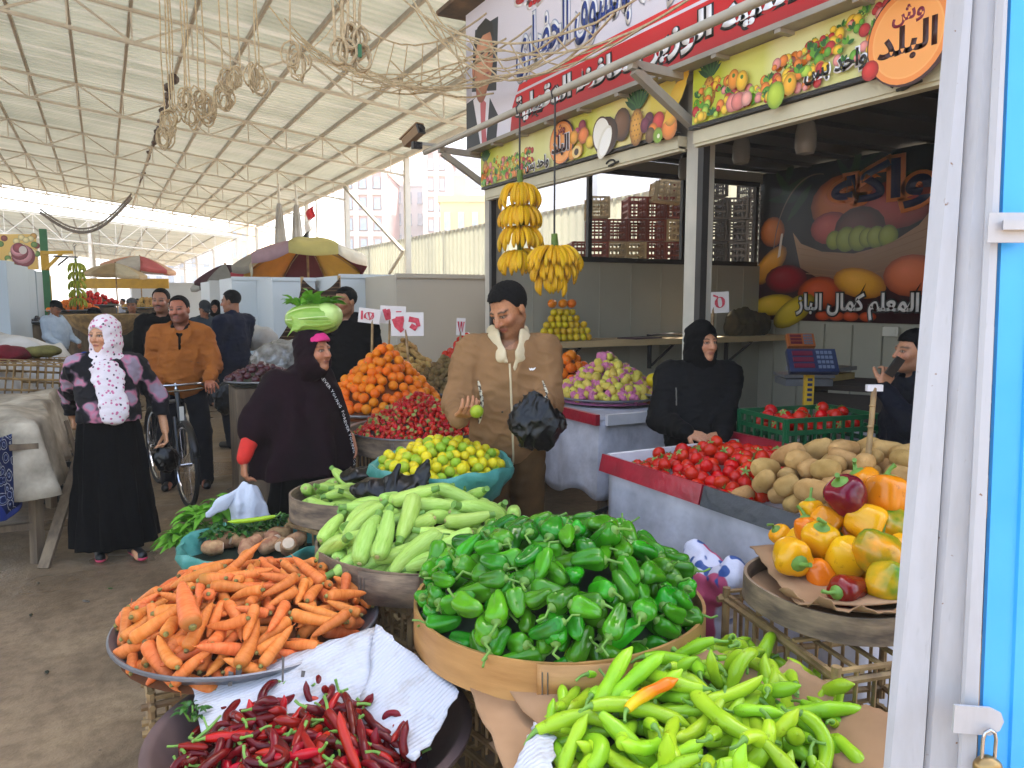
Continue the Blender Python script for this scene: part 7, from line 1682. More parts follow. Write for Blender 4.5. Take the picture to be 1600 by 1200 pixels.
# plastic crate of tomatoes
def plastic_crate(label, c, sz, rz, mat, name='plastic_crate', cat='crate', group=None, detail=True):
    X, Y, H = sz; t = thing(name, label, cat, c, rz, group); b = MB(); b.box((0, 0, .012), (X-.02, Y-.02, .02)); b.build('floor_grid', mat, t, smooth=False)
    for (L, o, ax) in ((X, Y/2, 0), (X, -Y/2, 0), (Y, X/2, 1), (Y, -X/2, 1)):
        b = MB()
        def bx_(u, z, su, sz_): b.box((u, o, z) if ax == 0 else (o, u, z), (su, .014, sz_) if ax == 0 else (.012, su, sz_))
        for z in (.015, H*.38, H*.68, H-.012): bx_(0, z, L, .024)
        k = max(4, int(L/.06))
        for i in range(k+1): bx_(-L/2+L*i/k, H/2, .012 if 0 < i < k else .035, H-.004)
        b.build('lattice_side', mat, t, smooth=False)
    return t
m_gcr = M('green_plastic', '#0f5a32', .4, .2, 8, .05); m_kcr = M('black_plastic_crate', '#1c2020', .5, .2, 8, .05)
cc = PD(1262, 683, 4.25); plastic_crate('dark green plastic crate of tomatoes behind the woman in black', (cc.x, cc.y, .845), (.6, .4, .24), -R_(10), m_gcr)
it = heap(46, [(.033, .036)], (cc.x, cc.y, .95), .28, lambda x, y: .12, .08, 85, samp=rect(-.26, .26, -.16, .16), K=20, over=.03, rot=-R_(10))
scatter(it, [[P_ball(.036, s, m_tom, 'tomato', 'tomato', .87, .025, calyx=ck(s), seams=5) for s in range(3)]], 86, 'red tomato inside the green plastic crate', 'tomatoes in the green plastic crate')
plastic_crate('dark plastic crate on the ground under the guava table', (2.95, 4.0, .0), (.5, .36, .3), .4, m_kcr)
# dark sacks on the shelf, loose tools
S = SD(); S.ell((0, 0, .1), (.28, .15, .14), .05).ell((-.15, 0, .18), (.15, .12, .12), .05).ell((.18, 0, .14), (.16, .12, .13), .05).ell((0, .0, .22), (.12, .1, .08), .05).wrinkle(.03, 2.5, 3, (1.6, 1, .7)).wrinkle(.012, 6, 5); o = S.mesh('sack_heap', .012, cloth('olive_sacking', '#4a4028', '#352d1c', 8, .5, 18)); o.location = (6.32, 6.36, 1.285); tag(o, 'crumpled olive sacks heaped at the right end of the wall shelf', 'sacks')
b = MB(); b.box((0, 0, .006), (.4, .25, .012), rz=.2); o = b.build('cloth_scrap', M('plum_cloth', '#4a3038', .8, .3, 9, .3)); o.location = (4.85, 6.36, 1.295); tag(o, 'flat plum coloured cloth lying on the wall shelf', 'cloth')
b = MB(); b.tube([(0, 0, .02), (.3, .0, .03), (.55, .05, .015)], [.012, .01, .02], 6); o = b.build('hand_tool', m_dark); o.location = (4.9, 6.3, 1.31); tag(o, 'dark long-handled tool lying on the wall shelf', 'tool')
# ---- price cards
m_paper = M('price_card', '#dcd3cc', .7, .1, 6, .1); m_rpaint = M('red_paint', '#b0122a', .6, .4, 30, 0, col2='#d04a5a')
def price(label, px0, py0, px1, py1, d, strokes, stick=None, stickfoot=None, tilt=0.):
    a = PD(px0, py0, d); c_ = PD(px1, py1, d); W = (c_-a).dot(_r); H = abs((c_-a).z); t = thing('price_card', label, 'price sign', (a+c_)/2, -YAW)
    rot = Matrix.Rotation(tilt, 3, 'Y'); b = MB(); b.box((0, 0, 0), (W, .004, H), rot=rot); b.build('card', m_paper, t, smooth=False)
    b = MB()
    for i, st_ in enumerate(strokes):
        pts = [rot@V(((u-.5)*W, -.006-.0007*i, (v-.5)*H)) for u, v, *_ in st_['p']]; b.tube(pts, [st_['w']*H*(.6+.4*math.sin(1+k_)) for k_ in range(len(pts))], 6)
    g_ = b.build('painted_price', m_rpaint, t); g_.scale = (1, .15, 1); g_.location = (0, -.0052, 0)
    if stick: b = MB(); q0 = PD(*stick, d+.012)-(a+c_)/2; q1 = PD(*stickfoot, d+.012)-(a+c_)/2; R2 = Matrix.Rotation(YAW, 3, 'Z'); b.tube([R2@q0, R2@q1], .011, 6); b.build('stick', m_bamboo, t)
    return t
Z5 = lambda w=.07: dict(p=[(.5+.2*math.cos(a), .5+.25*math.sin(a)) for a in np.linspace(0, 6.3, 14)], w=w)
def ST(*p, w=.08): return dict(p=p, w=w)
price('white price card with a broad smeared red painted shape, standing before the kiwi fruit', 611, 488, 662, 525, 6.1, [ST((.12, .75), (.2, .45), (.35, .2), w=.16), ST((.15, .7), (.4, .72), w=.13), ST((.2, .55), (.38, .5), w=.14), ST((.55, .72), (.8, .65), (.85, .4), w=.13), ST((.6, .45), (.78, .3), w=.12)], (634, 515), (641, 598))
price('small tilted price card with red painted numerals left of the group, in the oranges', 560, 482, 594, 505, 6.5, [ST((.15, .8), (.18, .2)), ST((.3, .5), (.32, .3)), ST((.45, .75), (.55, .25), (.68, .75)), Z5(.06)], (582, 492), (581, 550), .12)
price('price card with a bold red stroke, half behind the big smeared card', 594, 478, 634, 506, 6.6, [ST((.15, .8), (.3, .2), w=.12), ST((.3, .8), (.42, .25), w=.12), ST((.62, .65), (.8, .7), (.75, .4), w=.07)], (609, 500), (607, 560), .05)
price('narrow price card with two red strokes like sevens, behind the man in brown', 713, 497, 727, 524, 7.0, [ST((.2, .8), (.38, .2), (.55, .8), w=.06), ST((.55, .8), (.7, .2), (.85, .8), w=.06)], (720, 515), (718, 560), .05)
price('price card with a red painted ring on a stick beside the middle post', 1110, 456, 1139, 489, 5.6, [Z5(.08), ST((.15, .85), (.4, .75), w=.05)], (1114, 480), (1112, 560), -.05)
# ---- black bags on the squash, printed white sack by the table
S = SD(); S.ell((0, 0, .0), (.1, .08, .07), .04).cap((-.05, 0, .03), (-.02, 0, .12), .04, .01, .03).cap((.07, 0, .02), (.1, 0, .15), .05, .006, .03, flat=((.3, 1, 0), .5)).ell((-.13, .03, .01), (.1, .07, .05), .04).wrinkle(.008, 5, 2, (1.4, 1, .6)).ridge(.012, 5, 4, (1.3, 1.2, .8)); o = S.mesh('bag_heap', .006, m_bagk); p = PD(632, 770, 3.32); o.location = p; o.rotation_euler = (0, 0, -.4); tag(o, 'crumpled black plastic bag with pointed handles lying against the lime bowl', 'bag')
S = SD(); S.ell((0, 0, 0), (.11, .07, .035), .04).wrinkle(.006, 6, 7, (1.4, 1, .8)).ridge(.01, 6, 4); o = S.mesh('bag_heap', .006, m_bagk); o.location = PD(566, 742, 3.75); tag(o, 'flat black plastic bag lying in the smaller squash basket', 'bag')
def sackmat():
    t = NT('printed_sack'); v = t.coord('Object'); n = t.noise(v, 9, 2); w_ = t.n('TexWave', wave_type='BANDS', bands_direction='X'); w_.inputs['Scale'].default_value = 2.2; w_.inputs['Distortion'].default_value = 2; t.l(v, w_.inputs['Vector'])
    c = t.mix(t.ramp(w_.outputs['Fac'], [(.9, '#000000'), (.94, '#ffffff')]), '#c9c7d6', '#b8486a'); sz = t.n('SeparateXYZ'); t.l(v, sz.inputs[0])
    g_ = t.ramp(t.mathn('ADD', sz.outputs[2], t.mathn('MULTIPLY', n, .1)), [(.24, '#000000'), (.26, '#ffffff')]); k_ = t.ramp(t.noise(v, 16, 1), [(.55, '#000000'), (.58, '#ffffff')]); c = t.mix(t.mix(1., g_, k_, 'MULTIPLY'), c, '#274a8a'); return t.fin(c, .5, t.noise(v, 20, 3), .5, .01)
S = SD(); S.cap((0, 0, .0), (0, 0, .24), .13, .1, .05, flat=((1, 0, 0), .7)).cap((0, 0, .24), (.05, .14, .36), .09, .04, .05).cap((0, 0, .26), (.0, -.12, .36), .08, .05, .05).wrinkle(.03, 2.4, 4, (1.5, 1.5, .6)).wrinkle(.01, 7, 5); o = S.mesh('printed_sack', .009, sackmat()); o.location = PD(1105, 985, 2.75)-V((0, 0, .12)); tag(o, 'crumpled white sack with red and blue print leaning on the tomato table', 'sack')
S = SD(); S.cap((-.07, .03, 0), (.08, -.03, 0), .035, .03, .03).wrinkle(.008, 5, 4); o = S.mesh('cream_sack', .008, cloth('cream_sack_cloth', '#c9bd8e', '#b3a778')); o.location = PD(1138, 1015, 2.45); tag(o, 'rolled cream cloth just behind the cardboard flaps', 'cloth')
# ---- supports under the trays and baskets
def under(label, c, top, X, Y, rz, seed, hs=None):
    hs = hs or [top]; z = 0
    for i, h in enumerate(hs): cage(label[i] if isinstance(label, list) else label, (c[0], c[1], z), (X, Y, h-.03), rz+.03*i, seed+i); z += h
cage('long low palm-rib crate on the ground under the carrot tray and the chili basin', (.47, 2.38, .0), (.84, 1.25, .30), -.05, 11)
cage('palm-rib crate directly under the aluminium carrot tray', (c_car[0], c_car[1]+.06, .33), (.66, .5, .15), .02, 12)
under(['lower palm-rib crate under the middle squash basket', 'upper palm-rib crate under the middle squash basket'], c_zuc, .6, .62, .5, .3, 13, [.31, .31])
under(['lower palm-rib crate under the big green pepper basket', 'upper palm-rib crate under the big green pepper basket'], (c_pep[0]+.02, c_pep[1]+.02), .64, .6, .55, .15, 15, [.32, .32])
under(['lower palm-rib crate under the small back squash basket', 'upper palm-rib crate under the small back squash basket'], c_z2, .6, .42, .4, .4, 17, [.31, .31])
under(['lowest palm-rib crate under the lime bowl', 'upper palm-rib crate under the lime bowl'], c_lim, .7, .46, .42, .1, 19, [.35, .35])
cage('palm-rib crate under the turquoise taro bowl', (c_tar[0], c_tar[1], 0), (.46, .42, .36), .2, 21)
under(['lower palm-rib crate under the strawberry basket', 'upper palm-rib crate under the strawberry basket'], c_st, .72, .64, .55, .1, 23, [.37, .36])
cage('palm-rib crate on the ground under the cardboard box of long peppers', (c_lg[0], c_lg[1], 0), (.7, .6, .4), .25, 25)
t = thing('wooden_table', 'rough wooden table carrying the orange, ginger and kiwi heaps', 'table', (2.5, 6.45, 0), -.25)
b = MB(); 
for i in range(7): b.box((-.6+.2*i, 0, .79), (.19, 2.6, .03))
b.build('table_top', m_wood, t, smooth=False)
for sx in (-1, 1):
    for sy in (-1, 1): b = MB(); b.box((sx*.6, sy*1.2, .385), (.07, .07, .77)); b.build('leg', m_wood, t, smooth=False)
b = MB(); b.box((0, -1.28, .55), (1.35, .03, .45)); b.build('front_board', m_dwood, t, smooth=False)
# ================================================================= RIGHT FOREGROUND DOOR
def jamb_mat():
    t = NT('white_jamb_paint'); v = t.coord('Object'); gr = t.ramp(t.noise(t.coord('Object', (3, 3, .5)), 3, 5, .7), [(.48, '#000000'), (.8, '#b0b0b0')]); c = t.mix(gr, '#b0b0b3', '#867f78')
    sp = t.ramp(t.noise(v, 42, 3, .6), [(.7, '#000000'), (.74, '#ffffff')]); c = t.mix(sp, c, '#7a5a40'); sc = t.ramp(t.noise(t.coord('Object', (20, 20, 1.2)), 6, 2), [(.66, '#000000'), (.72, '#808080')]); c = t.mix(sc, c, '#8d8a88')
    return t.fin(c, .4, t.noise(v, 26, 3), .12, .004)
m_jamb = jamb_mat(); m_bluep = M('blue_door_paint', '#2f9ade', .35, .12, 2, .06, 14, col2='#45a8ea')
t = thing('door_jamb', 'white painted steel door jamb close to the camera on the right', 'door frame', (0, 0, 0))
P00, P10, P01, P11 = PD(1386, 1130, 1.42), PD(1529, 1130, 1.34), PD(1482, -40, 1.42), PD(1577, -40, 1.34)
upv = ((P01-P00)+(P11-P10)).normalized(); W0 = P10-P00; back = V((ray(1440, 500).x, ray(1440, 500).y, 0)).normalized()
ext = -P00.z/upv.z
def jstrip(u0, u1, dep, name, lift=0.):
    b = MB(); a0, a1 = P00.lerp(P10, u0), P00.lerp(P10, u1); c0, c1 = P01.lerp(P11, u0), P01.lerp(P11, u1)
    e0, e1 = a0+(a0-c0).normalized()*.93, a1+(a1-c1).normalized()*.93; c0 = c0+(c0-a0).normalized()*.4; c1 = c1+(c1-a1).normalized()*.4
    f_ = back*dep; o_ = -back*lift; b.add([e0+o_, e1+o_, c1+o_, c0+o_, e0+f_, e1+f_, c1+f_, c0+f_], [(0, 1, 2, 3), (5, 4, 7, 6), (0, 4, 5, 1), (1, 5, 6, 2), (2, 6, 7, 3), (3, 7, 4, 0)]); return b.build(name, m_jamb, t, smooth=False)
jstrip(0, .44, .1, 'outer_stile', .0); jstrip(.45, .80, .06, 'inner_stile', -.012); jstrip(.80, .985, .09, 'edge_flange', .012)
d_ = thing('blue_door', 'bright blue steel door with a hasp at the right edge of the view', 'door', (0, 0, 0))
b = MB(); a0 = PD(1532, 1130, 1.345); c0 = PD(1579, -40, 1.345); ax_ = (c0-a0).normalized(); rv = V((_r.x, _r.y, 0)).normalized()
vs = []; prof = [(0, 0), (.05, 0), (.055, -.006), (.075, -.006), (.08, 0), (.2, 0), (.21, -.006), (.24, -.006), (.25, 0), (.6, 0)]
for x, y in prof: vs += [a0-ax_*.95+rv*x+back*y, c0+ax_*.4+rv*x+back*y]
b.add(vs, [(2*i, 2*i+2, 2*i+3, 2*i+1) for i in range(len(prof)-1)]); b.build('door_leaf', m_bluep, d_, smooth=False, solid=.01)
hs_ = PD(1536, 1128, 1.315); R3 = Matrix((rv, back, V((0, 0, 1)))).transposed()
b = MB(); pl = [(-.05, .03), (.012, .025), (.03, .016), (.036, .0), (.03, -.016), (.014, -.025), (-.05, -.02)]; b.prism(pl, .005, (hs_, rv, V((0, 0, 1)))); b.build('hasp', m_jamb, d_, smooth=False)
b = MB(); b.box(PD(1578, 356, 1.31), (.075, .012, .05), rot=R3); b.box(PD(1590, 352, 1.30), (.05, .02, .016), rot=R3); b.build('latch_plate', m_jamb, d_, smooth=False)
pk = thing('padlock', 'small brass padlock hanging from the hasp on the blue door', 'padlock', hs_+rv*.012-V((0, 0, .045))-back*.012, -YAW)
b = MB(); b.tube([(-.011, 0, -.02), (-.011, 0, .02), (-.008, 0, .032), (0, 0, .037), (.008, 0, .032), (.011, 0, .02), (.011, 0, -.02)], .0032, 8); b.build('shackle', M('chrome', None), pk)
S = SD(); S.cap((-.012, 0, -.05), (.012, 0, -.05), .012, None, .005).cap((-.012, 0, -.03), (.012, 0, -.03), .012, None, .01).cap((0, 0, -.055), (0, 0, -.025), .015, None, .012); S.mesh('lock_body', .0025, M('brass', '#a8895a', .3, .2, 20, .05, metal=.85), pk)
sheet_obj('card_sheet', 'folded brown kraft card standing at the foot of the white jamb', 'cardboard', (PD(1380, 1240, 1.5), PD(1490, 1240, 1.42), PD(1478, 1108, 1.5), PD(1396, 1116, 1.56)), M('kraft_card', '#a98a5c', .75, .15, 4, .12, col2='#957850'), sag=.012, seed=12)
# ================================================================= LEFT SIDE
def mound_cloth(name, label, cen, sx, sy, h, mat, seed, rz=0, cat='tarp', drop=0., rough=1.):
    """tarp thrown over goods: a lumpy sheet with folds and a hanging edge"""
    rg = np.random.RandomState(seed); ph = rg.rand(8)*6
    def fn(u, v):
        x, y = (u-.5)*2, (v-.5)*2; e = max(abs(x), abs(y)); base = h*(1-max(0, e-.55)**1.5*1.2)
        w_ = .5*math.sin(x*3.1+ph[0]+y*1.3)+.35*math.sin(y*4.3+ph[1]-x*2)+.25*math.sin((x+y)*7+ph[2])+.2*abs(math.sin(x*6+ph[3]+y*3))+.12*abs(math.sin(y*11+ph[4]-x*5))-.14*abs(math.sin(x*9-y*6+ph[5]+math.sin(y*4)))**.5-.1*abs(math.sin(x*17+y*13+ph[6]+2*math.sin(x*5)))**.5
        z = base+h*.22*rough*w_; 
        if e > .86: z -= (e-.86)/.14*drop
        return (x*sx*(1+.04*math.sin(y*9+ph[5])), y*sy*(1+.04*math.sin(x*9+ph[6])), z)
    b = MB(); b.grid(fn, 90, 80); o = b.build(name, mat, None, solid=.004); o.location = cen; o.rotation_euler = (0, 0, rz); return tag(o, label, cat)
def plank_table(label, c, sx, sy, z, rz=0):
    t = thing('plank_table', label, 'table', c, rz); b = MB()
    n = int(2*sx/.2)
    for i in range(n): b.box((-sx+.1+i*2*sx/n, 0, z-.02), (2*sx/n-.012, 2*sy, .035))
    b.build('table_top', m_wood, t, smooth=False)
    for qx in (-1, 1):
        for qy in (-1, 1): b = MB(); b.bar((qx*(sx-.08), qy*(sy-.1), 0), (qx*(sx-.06), qy*(sy-.12), z-.04), .06); b.build('leg', m_wood, t, smooth=False)
    b = MB(); b.bar((-sx+.08, -sy+.1, .25), (sx-.08, -sy+.1, .25), .04); b.bar((sx-.08, -sy+.1, .3), (sx-.08, sy-.1, .3), .04); b.build('stretcher', m_wood, t, smooth=False); return t
plank_table('rough plank table under the dirty cream tarp on the left', (-.98, 6.45, 0), .6, .85, .8)
mound_cloth('tarp', 'dirty cream tarp draped over the left plank table', (-.96, 6.5, .78), .66, .95, .2, m_tarp, 3, drop=.42)
b = MB(); b.bar((-.42, 5.55, .0), (-.2, 5.95, .62), .07, .025); tag(b.build('wooden_stake', m_wood, smooth=False), 'grey board leaning diagonally against the left tarp table', 'board')
b = MB(); b.bar((-.2, 5.98, .55), (-.27, 6.1, .86), .022); tag(b.build('wooden_stake', m_wood, smooth=False), 'thin pale stick under the edge of the cream tarp', 'stick')
def bluemat():
    t = NT('blue_print_cloth'); v = t.coord('Object'); w_ = t.n('TexVoronoi'); w_.inputs['Scale'].default_value = 16; t.l(v, w_.inputs['Vector']); n = t.noise(v, 14, 3)
    c = t.ramp(t.mathn('ADD', w_.outputs['Distance'], t.mathn('MULTIPLY', n, .6)), [(.35, '#0e1838'), (.58, '#1a2a5c'), (.62, '#9aa2ba'), (.66, '#16214a'), (.8, '#101a3e'), (.84, '#b4b4b8'), (.9, '#131f48')]); return t.fin(c, .8, t.noise(v, 20, 3), .4, .01, spec=.2)
t = thing('printed_cloth', 'blue and white patterned cloth hanging at the near left edge', 'cloth', (-.9, 5.42, 0))
b = MB(); drape(b, [(-.45, 0), (.27, .05), (.38, .35)], .86, .42, .05, 4, 1); b.build('patterned_panel', bluemat(), t, solid=.004)
b = MB(); drape(b, [(-.45, -.02), (.27, .03), (.4, .34)], .47, .39, .05, 4, 1); b.build('blue_hem', M('royal_blue_cloth', '#0f2468', .8, .2, 8, .3), t, solid=.004)
plastic_crate('dark plastic crate on the ground behind the floral scarf woman', (-.35, 7.55, 0), (.55, .4, .34), .1, m_kcr)
m_palm = M('straw_rib', '#9a7a4a', .75, .4, 12, .3, col2='#6a5232')
plank_table('plank table farther along the left side under pale tarps', (-1.35, 9.2, 0), .95, 1.6, .8)
mound_cloth('tarp', 'pale grey tarp heaped over goods on the farther left table', (-1.35, 9.7, .8), 1.05, 1.5, .45, m_tarp2, 5, drop=.3)
mound_cloth('tarp', 'dusty tarp with ridged folds behind the palm-rib baskets', (-1.5, 8.1, .78), .95, .75, .3, m_tarp2, 9, drop=.3)
c1 = cage('wide palm-rib crate tipped on the dusty tarp at the left', (-.62, 7.62, .93), (.75, .5, .26), .35, 31, mat=m_palm); c1.rotation_euler = (.06, .1, .3)
c2 = cage('second palm-rib crate at the left edge of the view on the tarp', (-1.3, 7.35, .93), (.6, .5, .24), -.1, 33, mat=m_palm); c2.rotation_euler = (-.05, -.06, -.12)
S = SD(); S.ell((0, 0, 0), (.22, .14, .07), .03).wrinkle(.015, 4, 4); o = S.mesh('cloth_bundle', .01, cloth('wine_cloth', '#6a1622', '#4a0f18')); o.location = (-.75, 7.65, 1.24); tag(o, 'wine red cloth lying on top of the palm-rib crate', 'cloth')
S = SD(); S.ell((0, 0, 0), (.16, .12, .05), .03).wrinkle(.012, 4, 6); o = S.mesh('cloth_bundle', .01, cloth('olive_cloth', '#6f6a3a', '#54502a')); o.location = (-.5, 7.7, 1.25); tag(o, 'olive cloth beside the wine red one on the palm-rib crate', 'cloth')
S = SD(); S.ell((0, 0, 0), (.12, .1, .1), .03).wrinkle(.012, 4, 8); o = S.mesh('cloth_bundle', .01, cloth('blue_cloth', '#1a3a8a', '#122a68')); o.location = (-.16, 7.85, 1.12); tag(o, 'bright blue cloth bundle right behind the shoulder of the floral scarf woman', 'cloth')
bb = thing('reed_basket', 'big shallow woven brown basket tilted behind the floral scarf woman', 'basket', PD(166, 505, 11.2)-V((0, 0, .15))); b = MB(); b.lathe([(.25, 0), (.42, .12), (.52, .28), (.54, .28), (.44, .11), (.25, -.02)], 40, closed=True, fn=lambda r, z, a: (r+.012*math.sin(20*a+z*60), z)); b.build('woven_wall', m_palm, bb)
# far left shop with yellow frame
m_pan = M('bluegrey_panel', '#a9b4bd', .5, .1, .6, 0); m_yelp = M('yellow_paint', '#c99a10', .5, .2, 4, .05); m_grnp = M('green_paint', '#2c6a3c', .5, .2, 4, .05)
for i, (px, pw_, py) in enumerate(((4, 16, 408), (22, 8, 414), (32, 9, 416), (44, 8, 421), (56, 8, 424))):
    p = PD(px, py, 12.4+.5*i); q0 = PD(px, 515, 12.4+.5*i); W_ = pw_/1200*13; b = MB(); b.box((0, 0, p.z/2), (W_*1.2, .5, p.z)); o = b.build('partition_panel', m_pan, smooth=False); o.location = (p.x, p.y, 0); o.rotation_euler = (0, 0, -YAW+.35); tag(o, ['widest blue-grey partition panel at the left edge of the view', 'blue-grey partition panel second from the left edge', 'middle blue-grey partition panel below the yellow poster', 'blue-grey partition panel just left of the last one', 'blue-grey partition panel next to the green and yellow post'][i], 'panel', 'blue-grey partition panels on the far left')
t = thing('banana_stand', 'green and yellow painted steel frame with a banana hook arm on the far left', 'frame', (0, 0, 0))
b = MB(); a = PD(67, 358, 15); c_ = PD(70, 505, 15); b.bar((a.x, a.y, 0), (a.x, a.y, a.z), .13); b.build('post', m_grnp, t, smooth=False)
b = MB(); z0, z1 = PD(68, 422, 15).z, PD(68, 392, 15).z; b.bar((a.x, a.y, z0), (a.x, a.y, z1), .136); b.bar((a.x+.02, a.y, 0.8), (a.x+.02, a.y, z0-.1), .12); b.build('yellow_sleeve', m_yelp, t, smooth=False)
b = MB(); e = PD(113, 394, 15); b.bar(PD(68, 395, 15), e, .06); b.bar(PD(72, 420, 15), PD(96, 396, 15), .05); b.build('hook_arm', m_yelp, t, smooth=False)
b = MB(); b.bar(PD(84, 400, 14.9), PD(121, 402, 14.9), .03); b.bar(PD(90, 415, 14.9), PD(106, 402, 14.9), .025); b.build('brace', m_dark, t, smooth=False)
p0_ = PD(-30, 362, 15.2); p1_ = PD(57, 366, 15.2); p2_ = PD(57, 421, 15.2); Wb = (p1_-p0_).length; Hb = p1_.z-p2_.z
b = MB(); b.box((Wb/2, 0, Hb/2), (Wb, .03, Hb)); sg = b.build('poster_board', m_white, smooth=False); sg.location = (p0_.x, p0_.y, p2_.z); sg.rotation_euler = (0, 0, math.atan2(p1_.y-p0_.y, p1_.x-p0_.x)); tag(sg, 'yellow poster with dark red sliced meat pictures on the far left', 'sign')
pc_ = Pic(((0, -.016, 0), (1, 0, 0), (0, 0, 1))); pc_.poly([(0, 0), (Wb, 0), (Wb, Hb), (0, Hb)], '#d9b25a', '#c9a04a'); rg = random.Random(2)
for k in range(26): pc_.disc(rg.uniform(.0, Wb), rg.uniform(0, Hb), .07, .06, rg.choice(['#b98a3a', '#7d3020', '#d6c48a', '#5a7a2a']))
for k in range(5): pc_.disc(Wb-.33+.05*math.cos(k), Hb*.5+.04*k-.08, .24-.03*k, .22-.03*k, '#8a2a34' if k % 2 == 0 else '#d08a90')
pc_.flat(Wb-.28, Hb*.55, .08, .08, '#c9b8b0'); pc_.poly([(Wb-1.0, .1), (Wb-.92, .08), (Wb-.78, Hb*.75), (Wb-.86, Hb*.78)], '#e9dcd8'); pc_.build('picture', m_print, sg, smooth=False)
def goods(label, cat, px, py, d, R, h, mat, r, seed, n=60, nm='fruit'):
    q = PD(px, py, d); t = tray('fruit_tray', 'tray under the '+label, 'tray', (q.x, q.y, q.z), R, h=.05); dd = dome(R, h, 0, 1.2); b = MB(); b.lathe([(R*.97*i/10, dd(R*.97*i/10, 0)-r*.8) for i in range(11)], 20); b.build('gap_filler', m_mound, t)
    it = heap(n, [(r, r*1.02)], (q.x, q.y, q.z), R, dd, r*1.3, seed, K=14, over=.02); scatter(it, [[P_ball(r, s, mat, nm, cat, .93, .02, seg=8) for s in range(2)]], seed, nm.replace('_', ' ')+' in the '+label, label)
    b = MB(); b.box((0, 0, (q.z-.06)/2), (R*1.6, R*1.4, q.z-.06)); o = b.build('stall_block', m_wood, smooth=False); o.location = (q.x, q.y, 0); tag(o, 'wooden box stand under the '+label, 'stand')
goods('far heap of oranges by the seated man', 'orange', 112, 484, 15.5, .5, .22, m_ora, .05, 5, 60, 'orange_fruit')
goods('far heap of red tomatoes left of the bent woman', 'tomato', 142, 476, 17, .6, .3, m_tom, .05, 6, 80, 'tomato')
goods('far heap of pale vegetables behind the moustached man', 'vegetable', 228, 480, 17, .5, .22, m_gin, .055, 7, 60, 'pale_vegetable')
goods('far heap of aubergines below the partition panels', 'aubergine', 46, 502, 14.0, .35, .1, M('aubergine_skin', '#1a0f1e', .3, .3, 8, 0), .05, 8, 40, 'aubergine')
goods('dark red onions behind the woman in maroon', 'onion', 408, 592, 6.6, .3, .14, M('onion_skin', '#4a1420', .35, .4, 12, .1), .035, 9, 70, 'red_onion')
# ================================================================= MIDDLE DISTANCE: cabins, umbrellas, blankets
m_cab = M('cabin_panel', '#c6ccd0', .5, .06, .5, 0); m_cab2 = M('cabin_panel_shaded', '#b5ac9c', .55, .08, .5, 0)  # second tone paints shade onto a white cabin wall
def cabin(label, px0, px1, py, d, dep, mat, open_=False):
    a = PD(px0, py, d); c_ = PD(px1, py, d); y = (a.y+c_.y)/2; x0, x1 = PY(px0, py, y).x, PY(px1, py, y).x; z = PY(px0, py, y).z; t = thing('market_cabin', label, 'cabin', ((x0+x1)/2, y, 0)); W_ = x1-x0
    b = MB(); b.box((0, 0.03, z/2), (W_, .06, z)); b.box((0, -.004, z-.03), (W_+.02, .05, .05)); b.build('front_panel', mat, t, smooth=False)
    for s in (-1, 1): b = MB(); b.box((s*(W_/2-.03), dep/2+.07, z/2-.01), (.06, dep, z-.02)); b.build('side_panel', mat, t, smooth=False)
    b = MB(); b.box((0, dep+.1, z/2-.01), (W_, .06, z-.02)); b.build('back_panel', mat, t, smooth=False)
    return t
cabin('market cabin wall painted in shaded tone directly left of the stall post', 619, 800, 427, 10.2, 1.6, m_cab2)
cb = cabin('pale blue-white cabin wall behind the young man in the hooded jacket', 530, 617, 428, 11, 1.6, m_cab)
cabin('white cabin wall left of the striped blanket', 425, 492, 433, 11.6, 1.6, m_cab); cabin('grey-white narrow cabin behind the man in navy', 362, 423, 432, 12.6, 1.4, m_cab)
cabin('small pale cabin under the dark awning, far behind the man in orange', 327, 362, 438, 15, 1.4, m_cab); cabin('far long white cabin row at the end of the aisle', 205, 322, 441, 30, 2, m_cab)
b = MB(); pn = PD(622, 449, 10.1); b.box((0, 0, 0), (.06, .01, .12)); o = b.build('meter_plate', M('plate_ink', '#1c2230', .5, .1, 5, 0), smooth=False); o.location = pn; tag(o, 'small dark number plate at the corner of the shade-toned cabin', 'plate')
